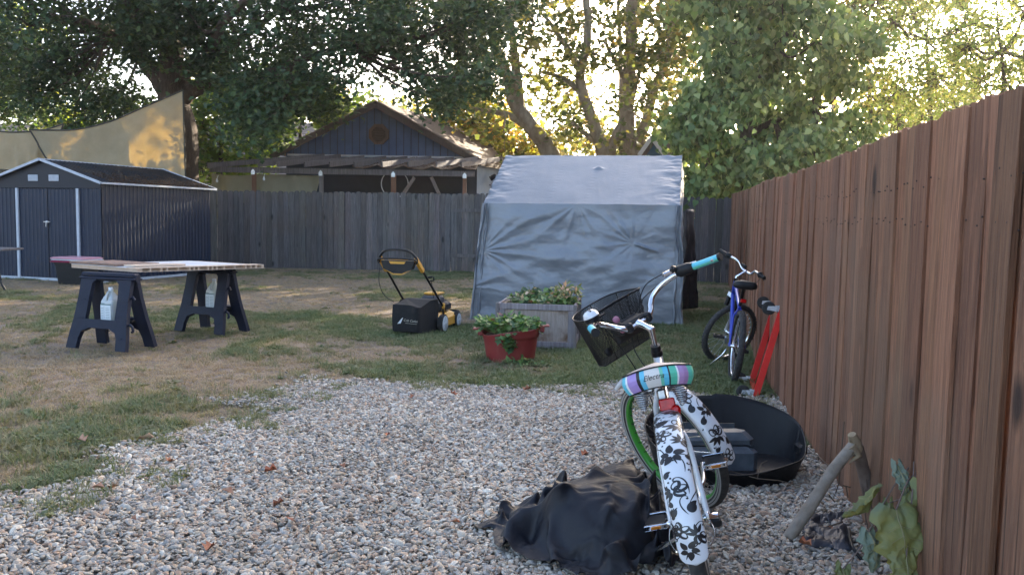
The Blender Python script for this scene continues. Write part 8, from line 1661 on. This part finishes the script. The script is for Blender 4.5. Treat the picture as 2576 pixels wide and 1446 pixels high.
# ------------------------------------------------------------------ fallen leaves
m_fl = mat('fallen_leaf', (.22, .07, .03), (.30, .15, .08), .8, scale=20, tint=True)
def fallen(x, y, size, c, seed, lab='small dry curled leaf lying on the gravel or lawn'):
    r = random.Random(seed); q = on(x, y); a = r.random()*6.28; mb = MB(T_(q.x, q.y, .048) @ RZ(a) @ RX(r.uniform(-.4, .4)) @ RY(r.uniform(-.4, .4))); mb.col = c
    mb.smooth = True; tv, tf = LEAF['star' if r.random() < .6 else 'oval']; mb.add([(vx*size, vy*size, vz*size*2+abs(vx)*size*.6) for vx, vy, vz in tv], tf)
    o = mb.build('fallen_leaf', m_fl); tag(o, lab, 'leaf', 'fallen dry leaves')
CL_ = [(1, 1, 1), (1.2, .9, .8), (.8, .7, .7), (1.6, 1.9, 2.2), (1.1, 1.5, 1.6)]
for i, (x, y, s) in enumerate(((1317, 997, .06), (1147, 1010, .05), (1035, 1018, .05), (265, 1250, .07), (300, 1244, .05), (330, 1330, .06), (665, 1210, .06), (715, 1285, .05), (590, 1268, .07), (1405, 1225, .05), (860, 1190, .04), (980, 1110, .04), (540, 1400, .06), (1160, 1340, .05), (1690, 1030, .05), (420, 1180, .05), (1480, 1160, .05), (740, 1330, .06), (215, 1130, .06), (1930, 1048, .05), (2085, 1360, .04), (2040, 1400, .05), (1890, 1300, .05))):
    fallen(x, y, s, CL_[i % 5], i)
fallen(345, 1122, .13, (2.2, 3.2, 4.2), 77, 'large pale tan dry leaf lying where the gravel meets the grass')
f = MB(); r = random.Random(5)
for i in range(700):
    y = 2.8+r.random()*16; x = r.uniform(-.62, .62)*y
    if x > fence_x(y)-.05: continue
    a = r.random()*6.28; l = r.uniform(.02, .09); z = .03; f.tube([(x, y, z), (x+cos(a)*l*.5, y+sin(a)*l*.5, z+.008), (x+cos(a+.3)*l, y+sin(a+.3)*l, z)], .0012, 3, caps=False)
tag(f.build('straw_litter', mat('straw', (.32, .25, .17), None, .9)), 'dry straw and twigs scattered over the yard', kind='stuff')

# ------------------------------------------------------------------ thin haze volume added over the yards to imitate lens glare
hz = MB(); hz.box((2, 22, 10.5), (150, 90, 23)); hm = bpy.data.materials.new('haze_air'); hm.use_nodes = True; hn = hm.node_tree.nodes; hn.remove(hn['Principled BSDF'])
pv = hn.new('ShaderNodeVolumePrincipled'); pv.inputs['Density'].default_value = .0008; pv.inputs['Anisotropy'].default_value = .72; pv.inputs['Color'].default_value = (1, .96, .9, 1)
hm.node_tree.links.new(pv.outputs[0], hn['Material Output'].inputs['Volume'])
tag(hz.build('haze', hm), 'thin warm haze in the low sunlight', kind='stuff')
# ------------------------------------------------------------------ tidy: put the base of every grouping Empty under its thing
bpy.context.view_layer.update()
for o in list(C.objects):
    if o.type == 'EMPTY' and o.parent is None and o.location.length < 1e-6:
        ch = [c for c in C.objects if c.parent == o]; pts = [c.matrix_world @ Vector(b) for c in ch for b in c.bound_box]
        if not pts: continue
        n_ = Vector(((min(p.x for p in pts)+max(p.x for p in pts))/2, (min(p.y for p in pts)+max(p.y for p in pts))/2, min(p.z for p in pts)))
        o.location = n_
        for c in ch: c.matrix_parent_inverse = Matrix.Translation(-n_)
